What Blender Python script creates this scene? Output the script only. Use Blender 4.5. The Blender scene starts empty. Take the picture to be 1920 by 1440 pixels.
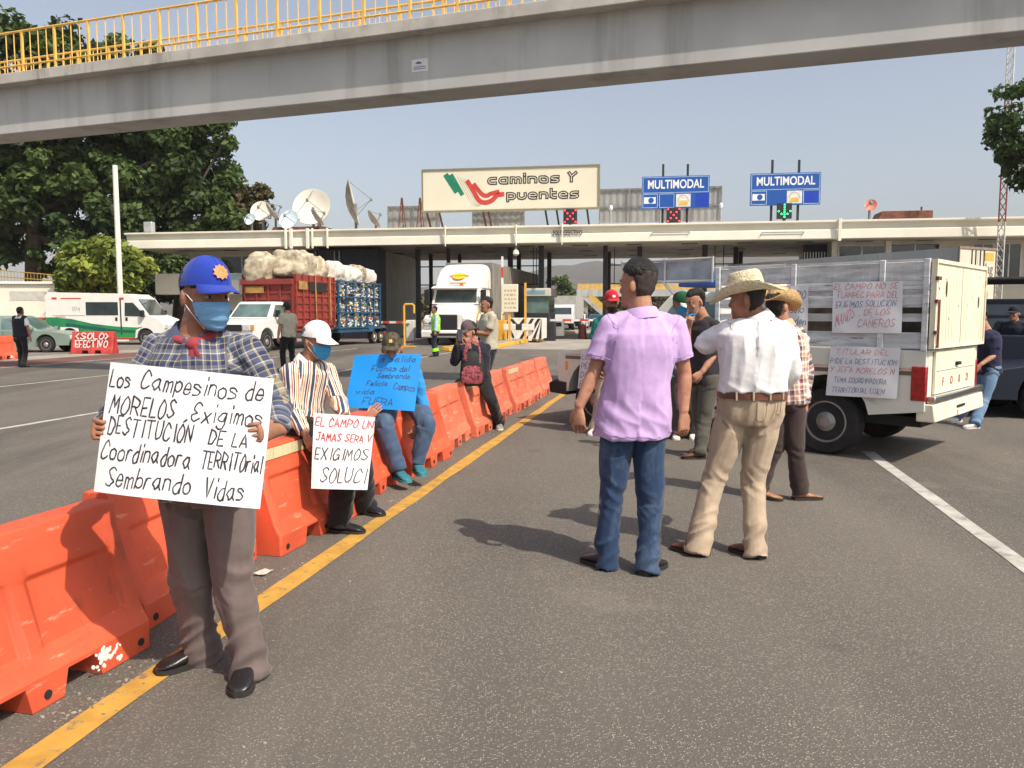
import bpy, bmesh, math, random
import numpy as np
from mathutils import Vector, Matrix, Quaternion, noise as mnoise
R = math.radians
rnd = random.Random(7)
S = bpy.context.scene
C = S.collection
# ------------------------------------------------------------------ camera, sky, sun, exposure
CAM_H = 1.5
FPX = 1500.0
PITCH = math.atan(132 / 1500.0)
cam_d = bpy.data.cameras.new('camera')
cam_d.sensor_width = 36
cam_d.lens = 36 * FPX / 1920
cam_d.clip_start = 0.05
cam_d.clip_end = 9000
cam = bpy.data.objects.new('camera', cam_d)
cam.location = (0, 0, CAM_H)
cam.rotation_euler = (R(90) - PITCH, 0, 0)
C.objects.link(cam)
S.camera = cam
SUN_EL = R(50)
SUN_DIR = Vector((0.72 * math.cos(SUN_EL), -0.694 * math.cos(SUN_EL), math.sin(SUN_EL))).normalized()
W = bpy.data.worlds.new('World')
S.world = W
W.use_nodes = True
wn = W.node_tree
wbg = wn.nodes['Background']
sky = wn.nodes.new('ShaderNodeTexSky')
sky.sky_type = 'NISHITA'
sky.sun_disc = False
sky.sun_elevation = SUN_EL
sky.sun_rotation = R(134)
sky.air_density = 1.0
sky.dust_density = 3.4
sky.ozone_density = 1.6
hs = wn.nodes.new('ShaderNodeHueSaturation')
hs.inputs['Saturation'].default_value = 0.62
wn.links.new(sky.outputs[0], hs.inputs['Color'])
wn.links.new(hs.outputs[0], wbg.inputs[0])
wbg.inputs[1].default_value = 0.14
sun_d = bpy.data.lights.new('sun', 'SUN')
sun_d.energy = 4.3
sun_d.angle = R(0.6)
sun_d.color = (1.0, 0.90, 0.76)
sun = bpy.data.objects.new('sun', sun_d)
sun.rotation_euler = SUN_DIR.to_track_quat('Z', 'Y').to_euler()
sun.location = (20, -20, 40)
C.objects.link(sun)
vs = S.view_settings
vs.view_transform = 'Standard'
vs.look = 'None'
vs.gamma = 1
vs.exposure = 0.31
S.cycles.max_bounces = 6
S.cycles.transparent_max_bounces = 12
S.cycles.volume_bounces = 0
S.cycles.use_denoising = True

# ------------------------------------------------------------------ pixels of the photograph to points in space
_cp, _sp = math.cos(PITCH), math.sin(PITCH)
def _ray(px, py):
    dx = (px - 960) / FPX; dz = (720 - py) / FPX
    return Vector((dx, _cp + dz * _sp, -_sp + dz * _cp))
def at(px, py, Y):
    d = _ray(px, py)
    return Vector((0, 0, CAM_H)) + d * (Y / d.y)
def gnd(px, py, z=0.0):
    d = _ray(px, py)
    return Vector((0, 0, CAM_H)) + d * ((z - CAM_H) / d.z)
ROAD_A = R(11.8)
RD = Vector((math.sin(ROAD_A), math.cos(ROAD_A), 0))       # along the road, away
RN = Vector((math.cos(ROAD_A), -math.sin(ROAD_A), 0))      # across the road, to the right
def road(d, s, z=0.0):
    return RN * d + RD * s + Vector((0, 0, z))

# ------------------------------------------------------------------ materials
MATS = {}
def nd(nt, t, **kw):
    n = nt.nodes.new(t)
    for k, v in kw.items():
        setattr(n, k, v)
    return n
def M(name, col, rough=0.6, var=0.12, scale=3.0, bump=0.0, bscale=40.0, metal=0.0, col2=None, dirt=0.0, dirtcol=(0.12, 0.09, 0.06), spec=0.5, coat=0.0, emit=None, detail=4.0, coord='Object', stretch=(1, 1, 1), dirtlo=0.55, sss=0.0):
    if name in MATS:
        return MATS[name]
    m = bpy.data.materials.new(name)
    m.use_nodes = True
    nt = m.node_tree
    b = nt.nodes['Principled BSDF']
    tc = nd(nt, 'ShaderNodeTexCoord')
    mp = nd(nt, 'ShaderNodeMapping')
    mp.inputs['Scale'].default_value = stretch
    nt.links.new(tc.outputs[coord], mp.inputs[0])
    nz = nd(nt, 'ShaderNodeTexNoise')
    nz.inputs['Scale'].default_value = scale
    nz.inputs['Detail'].default_value = detail
    nt.links.new(mp.outputs[0], nz.inputs['Vector'])
    rp = nd(nt, 'ShaderNodeValToRGB')
    c1 = col2 if col2 else tuple(max(0, c * (1 - var)) for c in col)
    c2 = col if col2 else tuple(min(1, c * (1 + var)) for c in col)
    rp.color_ramp.elements[0].color = (*c1, 1); rp.color_ramp.elements[0].position = 0.35
    rp.color_ramp.elements[1].color = (*c2, 1); rp.color_ramp.elements[1].position = 0.65
    nt.links.new(nz.outputs[0], rp.inputs[0])
    out = rp.outputs[0]
    if dirt > 0:
        n2 = nd(nt, 'ShaderNodeTexNoise')
        n2.inputs['Scale'].default_value = scale * 0.6
        n2.inputs['Detail'].default_value = 8
        n2.inputs['Roughness'].default_value = 0.7
        nt.links.new(mp.outputs[0], n2.inputs['Vector'])
        r2 = nd(nt, 'ShaderNodeValToRGB')
        r2.color_ramp.elements[0].position = dirtlo; r2.color_ramp.elements[0].color = (0, 0, 0, 1)
        r2.color_ramp.elements[1].position = min(1, dirtlo + 0.2); r2.color_ramp.elements[1].color = (dirt, dirt, dirt, 1)
        nt.links.new(n2.outputs[0], r2.inputs[0])
        mx = nd(nt, 'ShaderNodeMix', data_type='RGBA')
        mx.inputs[7].default_value = (*dirtcol, 1)
        nt.links.new(r2.outputs[0], mx.inputs[0])
        nt.links.new(out, mx.inputs[6])
        out = mx.outputs[2]
    nt.links.new(out, b.inputs['Base Color'])
    b.inputs['Roughness'].default_value = rough
    b.inputs['Metallic'].default_value = metal
    b.inputs['Specular IOR Level'].default_value = spec
    b.inputs['Coat Weight'].default_value = coat
    if sss > 0:
        b.inputs['Subsurface Weight'].default_value = sss
        b.inputs['Subsurface Radius'].default_value = (0.012, 0.005, 0.003)
        b.inputs['Subsurface Scale'].default_value = 0.6
    if emit:
        b.inputs['Emission Color'].default_value = (*emit[0], 1)
        b.inputs['Emission Strength'].default_value = emit[1]
    if bump > 0:
        nb = nd(nt, 'ShaderNodeTexNoise')
        nb.inputs['Scale'].default_value = bscale
        nb.inputs['Detail'].default_value = 5
        nt.links.new(mp.outputs[0], nb.inputs['Vector'])
        bp = nd(nt, 'ShaderNodeBump')
        bp.inputs['Strength'].default_value = bump
        bp.inputs['Distance'].default_value = 0.02
        nt.links.new(nb.outputs[0], bp.inputs['Height'])
        nt.links.new(bp.outputs[0], b.inputs['Normal'])
    MATS[name] = m
    return m
def wear(m, col, amt, scale, lo, hi, stretch=(1, 1, 1), detail=8, rough=.7):
    """scuffs, streaks or stains of another colour laid over a material"""
    nt = m.node_tree; b = nt.nodes['Principled BSDF']; old = b.inputs['Base Color'].links[0].from_socket
    tc = nd(nt, 'ShaderNodeTexCoord'); mp = nd(nt, 'ShaderNodeMapping'); mp.inputs['Scale'].default_value = stretch
    n = nd(nt, 'ShaderNodeTexNoise'); n.inputs['Scale'].default_value = scale; n.inputs['Detail'].default_value = detail; n.inputs['Roughness'].default_value = rough
    r = nd(nt, 'ShaderNodeMapRange'); r.inputs[1].default_value = lo; r.inputs[2].default_value = hi; r.inputs[3].default_value = 0; r.inputs[4].default_value = amt
    k = nd(nt, 'ShaderNodeMix', data_type='RGBA'); k.inputs[7].default_value = (*col, 1)
    L = nt.links; L.new(tc.outputs['Object'], mp.inputs[0]); L.new(mp.outputs[0], n.inputs['Vector']); L.new(n.outputs[0], r.inputs[0]); L.new(r.outputs[0], k.inputs[0]); L.new(old, k.inputs[6]); L.new(k.outputs[2], b.inputs['Base Color'])
    return m
def srgb(r, g, b):
    f = lambda c: (c / 255 / 12.92) if c / 255 <= 0.04045 else ((c / 255 + 0.055) / 1.055) ** 2.4
    return (f(r), f(g), f(b))

def glass(name, col=(0.02, 0.03, 0.035), rough=0.05):
    return M(name, col, rough=rough, var=0.3, scale=1.5, spec=0.8, coat=0.3)

# ------------------------------------------------------------------ mesh collector
class MB:
    def __init__(s):
        s.v = []; s.f = []; s.mi = []; s.cur = 0
    def add(s, vs, fs):
        o = len(s.v)
        s.v += [tuple(v) for v in vs]
        s.f += [tuple(i + o for i in f) for f in fs]
        s.mi += [s.cur] * len(fs)
        return s
    def mm(s, x0, x1, y0, y1, z0, z1):
        return s.add([(x0,y0,z0),(x1,y0,z0),(x1,y1,z0),(x0,y1,z0),(x0,y0,z1),(x1,y0,z1),(x1,y1,z1),(x0,y1,z1)],
                     [(0,3,2,1),(4,5,6,7),(0,1,5,4),(1,2,6,5),(2,3,7,6),(3,0,4,7)])
    def box(s, c, sz, mat=None):
        x, y, z = [q / 2 for q in sz]
        vs = [Vector(p) for p in [(-x,-y,-z),(x,-y,-z),(x,y,-z),(-x,y,-z),(-x,-y,z),(x,-y,z),(x,y,z),(-x,y,z)]]
        if mat is not None:
            vs = [mat @ v for v in vs]
        return s.add([v + Vector(c) for v in vs], [(0,3,2,1),(4,5,6,7),(0,1,5,4),(1,2,6,5),(2,3,7,6),(3,0,4,7)])
    def loft(s, rings, cap=True, closed=True):
        n = len(rings[0]); vs = []; fs = []
        for r in rings: vs += list(r)
        k = n if closed else n - 1
        for i in range(len(rings) - 1):
            for j in range(k):
                j2 = (j + 1) % n
                fs.append((i*n + j, i*n + j2, (i+1)*n + j2, (i+1)*n + j))
        if cap and closed:
            fs.append(tuple(range(n - 1, -1, -1)))
            fs.append(tuple((len(rings)-1)*n + j for j in range(n)))
        return s.add(vs, fs)
    def tube(s, pts, rad, n=8, ref=None, flat=1.0, cap=True):
        pts = [Vector(p) for p in pts]
        if not hasattr(rad, '__len__'): rad = [rad] * len(pts)
        rings = []; side = None
        for i, p in enumerate(pts):
            a = pts[max(i-1, 0)]; b = pts[min(i+1, len(pts)-1)]
            t = (b - a)
            t = t.normalized() if t.length > 1e-9 else Vector((0,0,1))
            if side is None:
                rf = Vector(ref) if ref is not None else (Vector((0,0,1)) if abs(t.z) < 0.9 else Vector((1,0,0)))
                side = (rf - t * rf.dot(t)).normalized()
            else:
                q = side - t * side.dot(t)
                if q.length > 1e-6: side = q.normalized()
            o = t.cross(side)
            rings.append([p + (side * math.cos(2*math.pi*j/n) + o * math.sin(2*math.pi*j/n) * flat) * rad[i] for j in range(n)])
        return s.loft(rings, cap)
    def bar(s, a, b, w, h=None, up=(0,0,1)):
        a = Vector(a); b = Vector(b); h = h or w
        t = (b - a).normalized(); u = Vector(up)
        if abs(t.dot(u)) > 0.95: u = Vector((0,1,0)) if abs(t.y) < 0.9 else Vector((1,0,0))
        sd = t.cross(u).normalized(); u2 = sd.cross(t)
        r = lambda p: [p + sd*x*w/2 + u2*y*h/2 for x, y in ((-1,-1),(1,-1),(1,1),(-1,1))]
        return s.loft([r(a), r(b)])
    def prism(s, poly, y0, y1, f=None):
        # poly: (x, z) outline, extruded along y
        n = len(poly)
        vs = [(x, y0, z) for x, z in poly] + [(x, y1, z) for x, z in poly]
        if f: vs = [f(Vector(v)) for v in vs]
        fs = [tuple(range(n)), tuple(range(2*n - 1, n - 1, -1))]
        fs += [(i, i + n, (i+1) % n + n, (i+1) % n) for i in range(n)]
        return s.add(vs, fs)
    def lathe(s, prof, n=24, mat=None, cap=True):
        rings = []
        for r, z in prof:
            ring = [Vector((r*math.cos(2*math.pi*j/n), r*math.sin(2*math.pi*j/n), z)) for j in range(n)]
            rings.append([mat @ v for v in ring] if mat is not None else ring)
        return s.loft(rings, cap)
    def ell(s, c, r, nu=16, nv=10, mat=None, fn=None):
        rings = []
        c = Vector(c)
        for i in range(nv + 1):
            a = -math.pi/2 + math.pi * (0.02 + 0.96 * i / nv)
            ring = []
            for j in range(nu):
                b = 2*math.pi*j/nu
                v = Vector((r[0]*math.cos(a)*math.cos(b), r[1]*math.cos(a)*math.sin(b), r[2]*math.sin(a)))
                if fn: v = fn(v)
                if mat is not None: v = mat @ v
                ring.append(c + v)
            rings.append(ring)
        return s.loft(rings)
    def move(s, off):
        s.v = [(v[0]+off[0], v[1]+off[1], v[2]+off[2]) for v in s.v]
        return s
    def xf(s, mat):
        s.v = [tuple(mat @ Vector(v)) for v in s.v]
        return s
    def mesh(s, name):
        me = bpy.data.meshes.new(name)
        me.from_pydata(s.v, [], s.f)
        return me
    def build(s, name, mat, parent=None, bevel=0, smooth=40, segs=2, fix=True):
        me = s.mesh(name)
        if fix:
            bm = bmesh.new(); bm.from_mesh(me)
            bmesh.ops.recalc_face_normals(bm, faces=bm.faces)
            bm.to_mesh(me); bm.free()
        mats = mat if isinstance(mat, (list, tuple)) else [mat]
        for m in mats: me.materials.append(m)
        if len(mats) > 1:
            me.polygons.foreach_set('material_index', s.mi)
        return link(name, me, parent, bevel, smooth, segs)
def link(name, me, parent=None, bevel=0, smooth=40, segs=2):
    if smooth:
        me.shade_smooth(); me.set_sharp_from_angle(angle=R(smooth))
    o = bpy.data.objects.new(name, me)
    C.objects.link(o)
    if parent: o.parent = parent
    if bevel:
        b = o.modifiers.new('bevel', 'BEVEL'); b.width = bevel; b.segments = segs; b.limit_method = 'ANGLE'; b.angle_limit = R(35)
        b.harden_normals = False
    return o
def tag(o, label, cat=None, group=None, kind=None):
    if label: o['label'] = label
    if cat: o['category'] = cat
    if group: o['group'] = group
    if kind: o['kind'] = kind
    return o
def thing(name, label, cat, loc=(0,0,0), rz=0, group=None):
    o = bpy.data.objects.new(name, None)
    o.empty_display_size = 0.2
    C.objects.link(o)
    o.location = loc; o.rotation_euler = (0, 0, rz)
    return tag(o, label, cat, group)
def dup(root, loc, rz, label=None, group=None):
    r = root.copy(); C.objects.link(r); r.location = loc; r.rotation_euler = (0, 0, rz)
    if label: r['label'] = label
    if group: r['group'] = group
    for ch in list(root.children):
        c = ch.copy(); C.objects.link(c); c.parent = r
        for g in list(ch.children):
            d = g.copy(); C.objects.link(d); d.parent = c
    return r
def struct(o):
    o['kind'] = 'structure'
    return o
def catmull(pts, k=5, closed=False):
    pts = [Vector(p) for p in pts]
    if len(pts) < 3: return pts
    out = []
    n = len(pts)
    for i in range(n - 1):
        p0 = pts[max(i-1, 0)]; p1 = pts[i]; p2 = pts[i+1]; p3 = pts[min(i+2, n-1)]
        for j in range(k):
            t = j / k
            out.append(0.5 * ((2*p1) + (p2-p0)*t + (2*p0-5*p1+4*p2-p3)*t*t + (3*p1-p0-3*p2+p3)*t**3))
    out.append(pts[-1])
    return out

# ------------------------------------------------------------------ lettering: a stroke alphabet and the built-in font
G = {
'A':'02 29 52/14 44','B':'02 09/~09 38 47 36 06/~06 46 54 42 02','C':'~57 39 17 04 12 32 53','D':'02 09/~09 38 56 44 32 02','E':'49 09 02 42/05 35',
'F':'59 09 02/05 35','G':'~58 39 17 04 12 32 54/55 35/55 52','H':'09 02/59 52/06 55','I':'22 29','J':'~49 44 32 12 03/29 59','L':'09 02 42',
'M':'02 19 34 59 62','N':'02 09 52 59','O':'~39 17 04 12 32 54 57 39','P':'02 09/~09 38 57 45 05','Q':'~39 17 04 12 32 54 57 39/34 61','R':'02 09/~09 38 57 45 05/25 52',
'S':'~58 39 18 17 35 54 43 22 03','T':'09 69/39 32','U':'~09 04 12 32 54 59','V':'09 22 59','X':'09 52/59 02','Y':'09 35/59 22','Z':'09 59 02 52',
'a':'~46 26 04 13 22 44 46/46 43 52','b':'09 02/~05 26 45 43 22 03','c':'~45 26 04 12 32 43','d':'~46 26 04 12 32 44/49 42','e':'04 44/~44 36 16 03 12 32 43',
'f':'~49 38 26 22/06 46','g':'~46 26 04 13 33 46/~46 42 30 10 01','h':'09 02/~05 26 45 42','i':'16 12/18 19','l':'19 12','m':'02 06/~05 16 25 22/~25 46 55 52',
'n':'02 06/~05 16 36 45 42','o':'~26 05 03 12 32 43 45 26','p':'06 00/~05 26 45 43 22 03','r':'02 06/~04 16 36','s':'~45 26 06 05 34 43 22 02','t':'29 23 32 42/06 46',
'u':'~06 03 22 43/46 42','v':'06 22 46','x':'06 42/46 02','z':'06 46 02 42','y':'06 23/46 10','k':'09 02/04 46/25 52','q':'~46 26 04 12 32 44/46 40','j':'~26 21 10',
'.':'12 22','0':'~39 17 04 12 32 54 57 39','1':'18 29 22','2':'~08 29 47 04 02/02 52','5':'49 09 06/~06 36 54 32 03','6':'~49 17 03 12 32 44 36 06','7':'09 59 22',
'Ó':'~39 17 04 12 32 54 57 39/3: 5;','Ɛ':'~58 39 18 16 35/~35 04 12 32 53','Λ':'02 29 52',
'<':'48 15 42','>':'08 35 02','Ñ':'02 09 52 59/1; 4;',
}
def glyph(ch):
    st = G.get(ch)
    if st is None: return [], 3
    out = []; w = 0
    for s in st.split('/'):
        sm = s.startswith('~')
        p = [((ord(q[0]) - 48), (ord(q[1]) - 48 - 2) / 7.0) for q in s.lstrip('~').split()]
        w = max(w, max(q[0] for q in p))
        p = [Vector((q[0] / 7.0, q[1], 0)) for q in p]
        out.append(catmull(p, 4) if sm else p)
    return out, (w + 2.0) / 7.0
def hand_strokes(text, jit=0.05, slant=0.12, seed=0, space=0.55):
    """polylines in units of the capital height, and the width of the line"""
    rg = random.Random(seed)
    x = 0; res = []
    for ch in text:
        if ch == ' ':
            x += space; continue
        st, w = glyph(ch)
        dy = rg.uniform(-jit, jit); sx = rg.uniform(0.9, 1.1); sl = slant + rg.uniform(-0.06, 0.06)
        for p in st:
            res.append([Vector((x + q.x * sx + q.y * sl, q.y + dy, 0)) + Vector((rg.uniform(-1, 1), rg.uniform(-1, 1), 0)) * jit * 0.35 for q in p])
        x += w * sx
    return res, x
def ribbon(mb, pts, w, fn, lift, vary=0):
    """flat stroke of width w along pts (u, v in metres on the sheet); fn maps (u, v, lift) to space"""
    n = len(pts)
    if n < 2: return
    L = []; Rr = []
    w0 = w
    for i, p in enumerate(pts):
        a = pts[max(i-1, 0)]; b = pts[min(i+1, n-1)]
        t = b - a
        t = t.normalized() if t.length > 1e-9 else Vector((1, 0, 0))
        nn = Vector((-t.y, t.x, 0))
        if vary: w = w0 * (.85 + .45 * mnoise.noise(Vector((p.x * vary, p.y * vary, n))))
        e = t * (w * 0.4) * (-1 if i == 0 else (1 if i == n-1 else 0))
        L.append(p + nn * w / 2 + e); Rr.append(p - nn * w / 2 + e)
    vs = [fn(q.x, q.y, lift) for q in L] + [fn(q.x, q.y, lift) for q in Rr]
    mb.add(vs, [(i, i+1, n+i+1, n+i) for i in range(n-1)])
def hand_line(mb, text, u0, u1, v0, h, w, fn, lift=0.0015, slope=0.0, seed=0, jit=0.05, slant=0.12):
    st, tot = hand_strokes(text, jit, slant, seed)
    sx = (u1 - u0) / max(tot, 0.1)
    for p in st:
        q = []
        for i in range(len(p) - 1):
            for k in range(3):
                t = k / 3
                q.append(p[i] * (1-t) + p[i+1] * t)
        q.append(p[-1])
        ribbon(mb, [Vector((u0 + a.x * sx, v0 + a.y * h + a.x * sx * slope, 0)) for a in q], w, fn, lift, 30)
def font_mesh(text, size, extrude=0.0, bold=0.0, align='CENTER', spacing=1.0, sx=1.0):
    cu = bpy.data.curves.new('lettering', 'FONT')
    cu.body = text; cu.size = size; cu.extrude = extrude; cu.offset = bold; cu.align_x = align; cu.align_y = 'CENTER'
    cu.space_character = spacing
    o = bpy.data.objects.new('lettering', cu)
    C.objects.link(o)
    bpy.context.view_layer.update()
    me = bpy.data.meshes.new_from_object(o.evaluated_get(bpy.context.evaluated_depsgraph_get()))
    bpy.data.objects.remove(o); bpy.data.curves.remove(cu)
    if sx != 1.0: me.transform(Matrix.Diagonal((sx, 1, 1, 1)))
    return me
def font_part(text, size, mat, parent, mtx, extrude=0.002, bold=0.0, align='CENTER', spacing=1.0, sx=1.0, name='lettering', fit=None):
    me = font_mesh(text, size, extrude, bold, align, spacing, sx)
    if fit:
        xs = [v.co.x for v in me.vertices]; me.transform(Matrix.Diagonal((fit / (max(xs) - min(xs)), 1, 1, 1)))
    me.transform(mtx)
    me.materials.clear(); me.materials.append(mat)
    return link(name, me, parent, smooth=0)
FRONT = Matrix(((1,0,0,0),(0,0,-1,0),(0,1,0,0),(0,0,0,1)))   # text plane XY -> XZ, facing -Y
# ================================================================== ground and road
def asphalt(name, a=(0.104, 0.092, 0.078), b=(0.166, 0.147, 0.125), chip=(0.36, 0.325, 0.275), amt=0.72):
    m = bpy.data.materials.new(name); m.use_nodes = True
    nt = m.node_tree; L = nt.links; bs = nt.nodes['Principled BSDF']
    tc = nd(nt, 'ShaderNodeTexCoord')
    def noise(sc, det=4, stretch=None, rough=0.5):
        n = nd(nt, 'ShaderNodeTexNoise'); n.inputs['Scale'].default_value = sc; n.inputs['Detail'].default_value = det; n.inputs['Roughness'].default_value = rough
        if stretch:
            mp = nd(nt, 'ShaderNodeMapping'); mp.inputs['Rotation'].default_value = (0, 0, ROAD_A); mp.inputs['Scale'].default_value = stretch
            L.new(tc.outputs['Object'], mp.inputs[0]); L.new(mp.outputs[0], n.inputs['Vector'])
        else:
            L.new(tc.outputs['Object'], n.inputs['Vector'])
        return n.outputs[0]
    def ramp(x, p0, p1, c0=(0,0,0), c1=(1,1,1)):
        r = nd(nt, 'ShaderNodeValToRGB'); e = r.color_ramp.elements
        e[0].position = p0; e[1].position = p1; e[0].color = (*c0, 1); e[1].color = (*c1, 1)
        L.new(x, r.inputs[0]); return r.outputs[0]
    def mix(f, x, y):
        k = nd(nt, 'ShaderNodeMix', data_type='RGBA')
        for i, v in ((0, f), (6, x), (7, y)):
            if hasattr(v, 'links'): L.new(v, k.inputs[i])
            elif i == 0: k.inputs[0].default_value = v
            else: k.inputs[i].default_value = (*v, 1)
        return k.outputs[2]
    big = ramp(noise(0.5, 6, (1.0, 0.16, 1)), 0.36, 0.66, a, b)
    patch = ramp(noise(0.22, 5), 0.42, 0.62)
    base = mix(patch, big, mix(0.5, big, b))
    vo = nd(nt, 'ShaderNodeTexVoronoi'); vo.inputs['Scale'].default_value = 125
    L.new(tc.outputs['Object'], vo.inputs['Vector'])
    sp = nd(nt, 'ShaderNodeSeparateColor'); L.new(vo.outputs['Color'], sp.inputs[0])
    lump = noise(1.3, 3)
    ad = nd(nt, 'ShaderNodeMath', operation='MULTIPLY_ADD'); ad.inputs[1].default_value = 0.35; ad.inputs[2].default_value = -0.17
    L.new(lump, ad.inputs[0])
    ad2 = nd(nt, 'ShaderNodeMath', operation='ADD'); L.new(sp.outputs[0], ad2.inputs[0]); L.new(ad.outputs[0], ad2.inputs[1])
    chips = ramp(ad2.outputs[0], amt - 0.06, amt + 0.04)
    tone = mix(sp.outputs[1], tuple(c * 0.55 for c in chip), chip)
    dist = ramp(vo.outputs['Distance'], 0.25, 0.62, (1,1,1), (0,0,0))
    mm_ = nd(nt, 'ShaderNodeMath', operation='MULTIPLY'); L.new(chips, mm_.inputs[0]); L.new(dist, mm_.inputs[1])
    fine = mix(ramp(noise(160, 2), 0.35, 0.7), mix(0.3, base, (0.02, 0.018, 0.016)), base)
    c = mix(mm_.outputs[0], fine, tone)
    stain = ramp(noise(0.9, 7, None, 0.65), 0.62, 0.74)
    c = mix(stain, c, mix(0.45, c, (0.03, 0.028, 0.026)))
    L.new(c, bs.inputs['Base Color'])
    bs.inputs['Roughness'].default_value = 0.82
    bs.inputs['Specular IOR Level'].default_value = 0.3
    bp = nd(nt, 'ShaderNodeBump'); bp.inputs['Strength'].default_value = 0.55; bp.inputs['Distance'].default_value = 0.006
    hs = nd(nt, 'ShaderNodeMath', operation='ADD'); L.new(noise(70, 3), hs.inputs[0]); L.new(mm_.outputs[0], hs.inputs[1])
    L.new(hs.outputs[0], bp.inputs['Height']); L.new(bp.outputs[0], bs.inputs['Normal'])
    return m
m_road = asphalt('asphalt')
m_lot = asphalt('lot_asphalt', (0.17, 0.15, 0.127), (0.25, 0.22, 0.185), amt=0.9)
wear(m_road, (.06, .054, .048), .75, .22, .50, .66, (1.6, .25, 1))
wear(m_road, (.045, .042, .04), .7, 1.7, .66, .72)
wear(m_road, (.26, .23, .19), .45, .35, .56, .70)
m_dirt = M('dirt', (0.26, 0.21, 0.15), rough=0.95, var=0.35, scale=0.4, bump=0.3, bscale=6)
m_conc = M('concrete_slab', (0.30, 0.275, 0.235), rough=0.85, var=0.2, scale=0.8, bump=0.15, bscale=30, dirt=0.5, dirtcol=(0.14,0.125,0.105), dirtlo=0.5)
m_yline = M('yellow_road_paint', (0.46, 0.26, 0.045), rough=0.7, var=0.15, scale=8, bump=0.25, bscale=90, dirt=0.7, dirtcol=(0.16, 0.13, 0.09), dirtlo=0.6)
m_wline = M('white_road_paint', (0.42, 0.405, 0.365), rough=0.75, var=0.15, scale=6, bump=0.2, bscale=90, dirt=0.7, dirtcol=(0.17, 0.155, 0.13), dirtlo=0.56)
m_red_strip = M('red_road_paint', (0.15, 0.062, 0.05), rough=0.8, var=0.25, scale=1.5, dirt=0.6, dirtcol=(0.13,0.11,0.09), dirtlo=0.5)

def sheet(name, pts, z, mat):
    mb = MB(); mb.add([(p[0], p[1], z) for p in pts], [tuple(range(len(pts)))])
    return struct(mb.build(name, mat, smooth=0))
def strip(name, d0, d1, s0, s1, z, mat):
    return sheet(name, [road(d0, s0), road(d1, s0), road(d1, s1), road(d0, s1)], z, mat)
sheet('ground', [(-3500, -400), (3500, -400), (3500, 4500), (-3500, 4500)], 0.0, m_dirt)
strip('road', -18.2, 40, -20, 190, 0.004, m_road)
strip('parking_lot', -70, -22.2, -10, 70, 0.004, m_lot)
strip('median', -20.6, -18.2, -20, 120, 0.008, m_red_strip)
strip('median_kerb', -22.2, -20.6, -20, 120, 0.005, m_conc)
strip('toll_apron', -9.5, 40, 33.0, 74, 0.008, m_conc)
# painted lines
def line(d, s0, s1, w, mat, name='road_line', z=0.008, wob=0.012):
    mb = MB(); n = max(2, int((s1 - s0) / 0.7)); rg = random.Random(int(d * 100) + int(s0))
    L = [road(d - w/2 + rg.uniform(-wob, wob), s0 + (s1 - s0) * i / n, z) for i in range(n + 1)]
    Q = [road(d + w/2 + rg.uniform(-wob, wob), s0 + (s1 - s0) * i / n, z) for i in range(n + 1)]
    mb.add(L + Q, [(i, n+1+i, n+2+i, i+1) for i in range(n)])
    return struct(mb.build(name, mat, smooth=0))
line(-2.095, -1.0, 32.5, 0.125, m_yline)
line(2.03, 1.0, 9.2, 0.125, m_wline)
line(-8.62, 2, 32.5, 0.11, m_wline)
line(-13.6, 4, 32.5, 0.11, m_wline)
line(-18.25, 4, 70, 0.14, m_wline, z=0.012)

# ================================================================== water-filled barriers
m_black = M('black_rubber', (0.018, 0.018, 0.019), rough=0.7, var=0.3, scale=6)
m_or1 = M('orange_plastic', (0.64, 0.098, 0.042), rough=0.5, var=0.14, scale=3, bump=0.05, bscale=25, dirt=0.55, dirtcol=(0.42, 0.10, 0.05), dirtlo=0.55, spec=0.4)
m_or2 = M('faded_orange_plastic', (0.66, 0.155, 0.085), rough=0.6, var=0.18, scale=3, bump=0.05, bscale=25, dirt=0.5, dirtcol=(0.5, 0.16, 0.10), dirtlo=0.5, spec=0.35)
m_refl = M('cream_reflective', (0.62, 0.56, 0.34), rough=0.4, var=0.1, scale=6)
m_white_splat = M('white_paint', (0.72, 0.70, 0.66), rough=0.6)
wear(m_or1, (.80, .42, .30), .6, 5, .60, .68, (1, 1, 4)); wear(m_or1, (.16, .05, .03), .75, 2.2, .60, .74, (2.5, 2.5, .6)); wear(m_or2, (.80, .50, .40), .6, 4, .58, .68, (1, 1, 4)); wear(m_or2, (.22, .07, .045), .7, 2.2, .58, .72, (2.5, 2.5, .6))
wear(m_wline, (.17, .155, .135), .9, 5, .54, .66); wear(m_yline, (.15, .13, .10), .85, 14, .58, .63)
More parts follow.
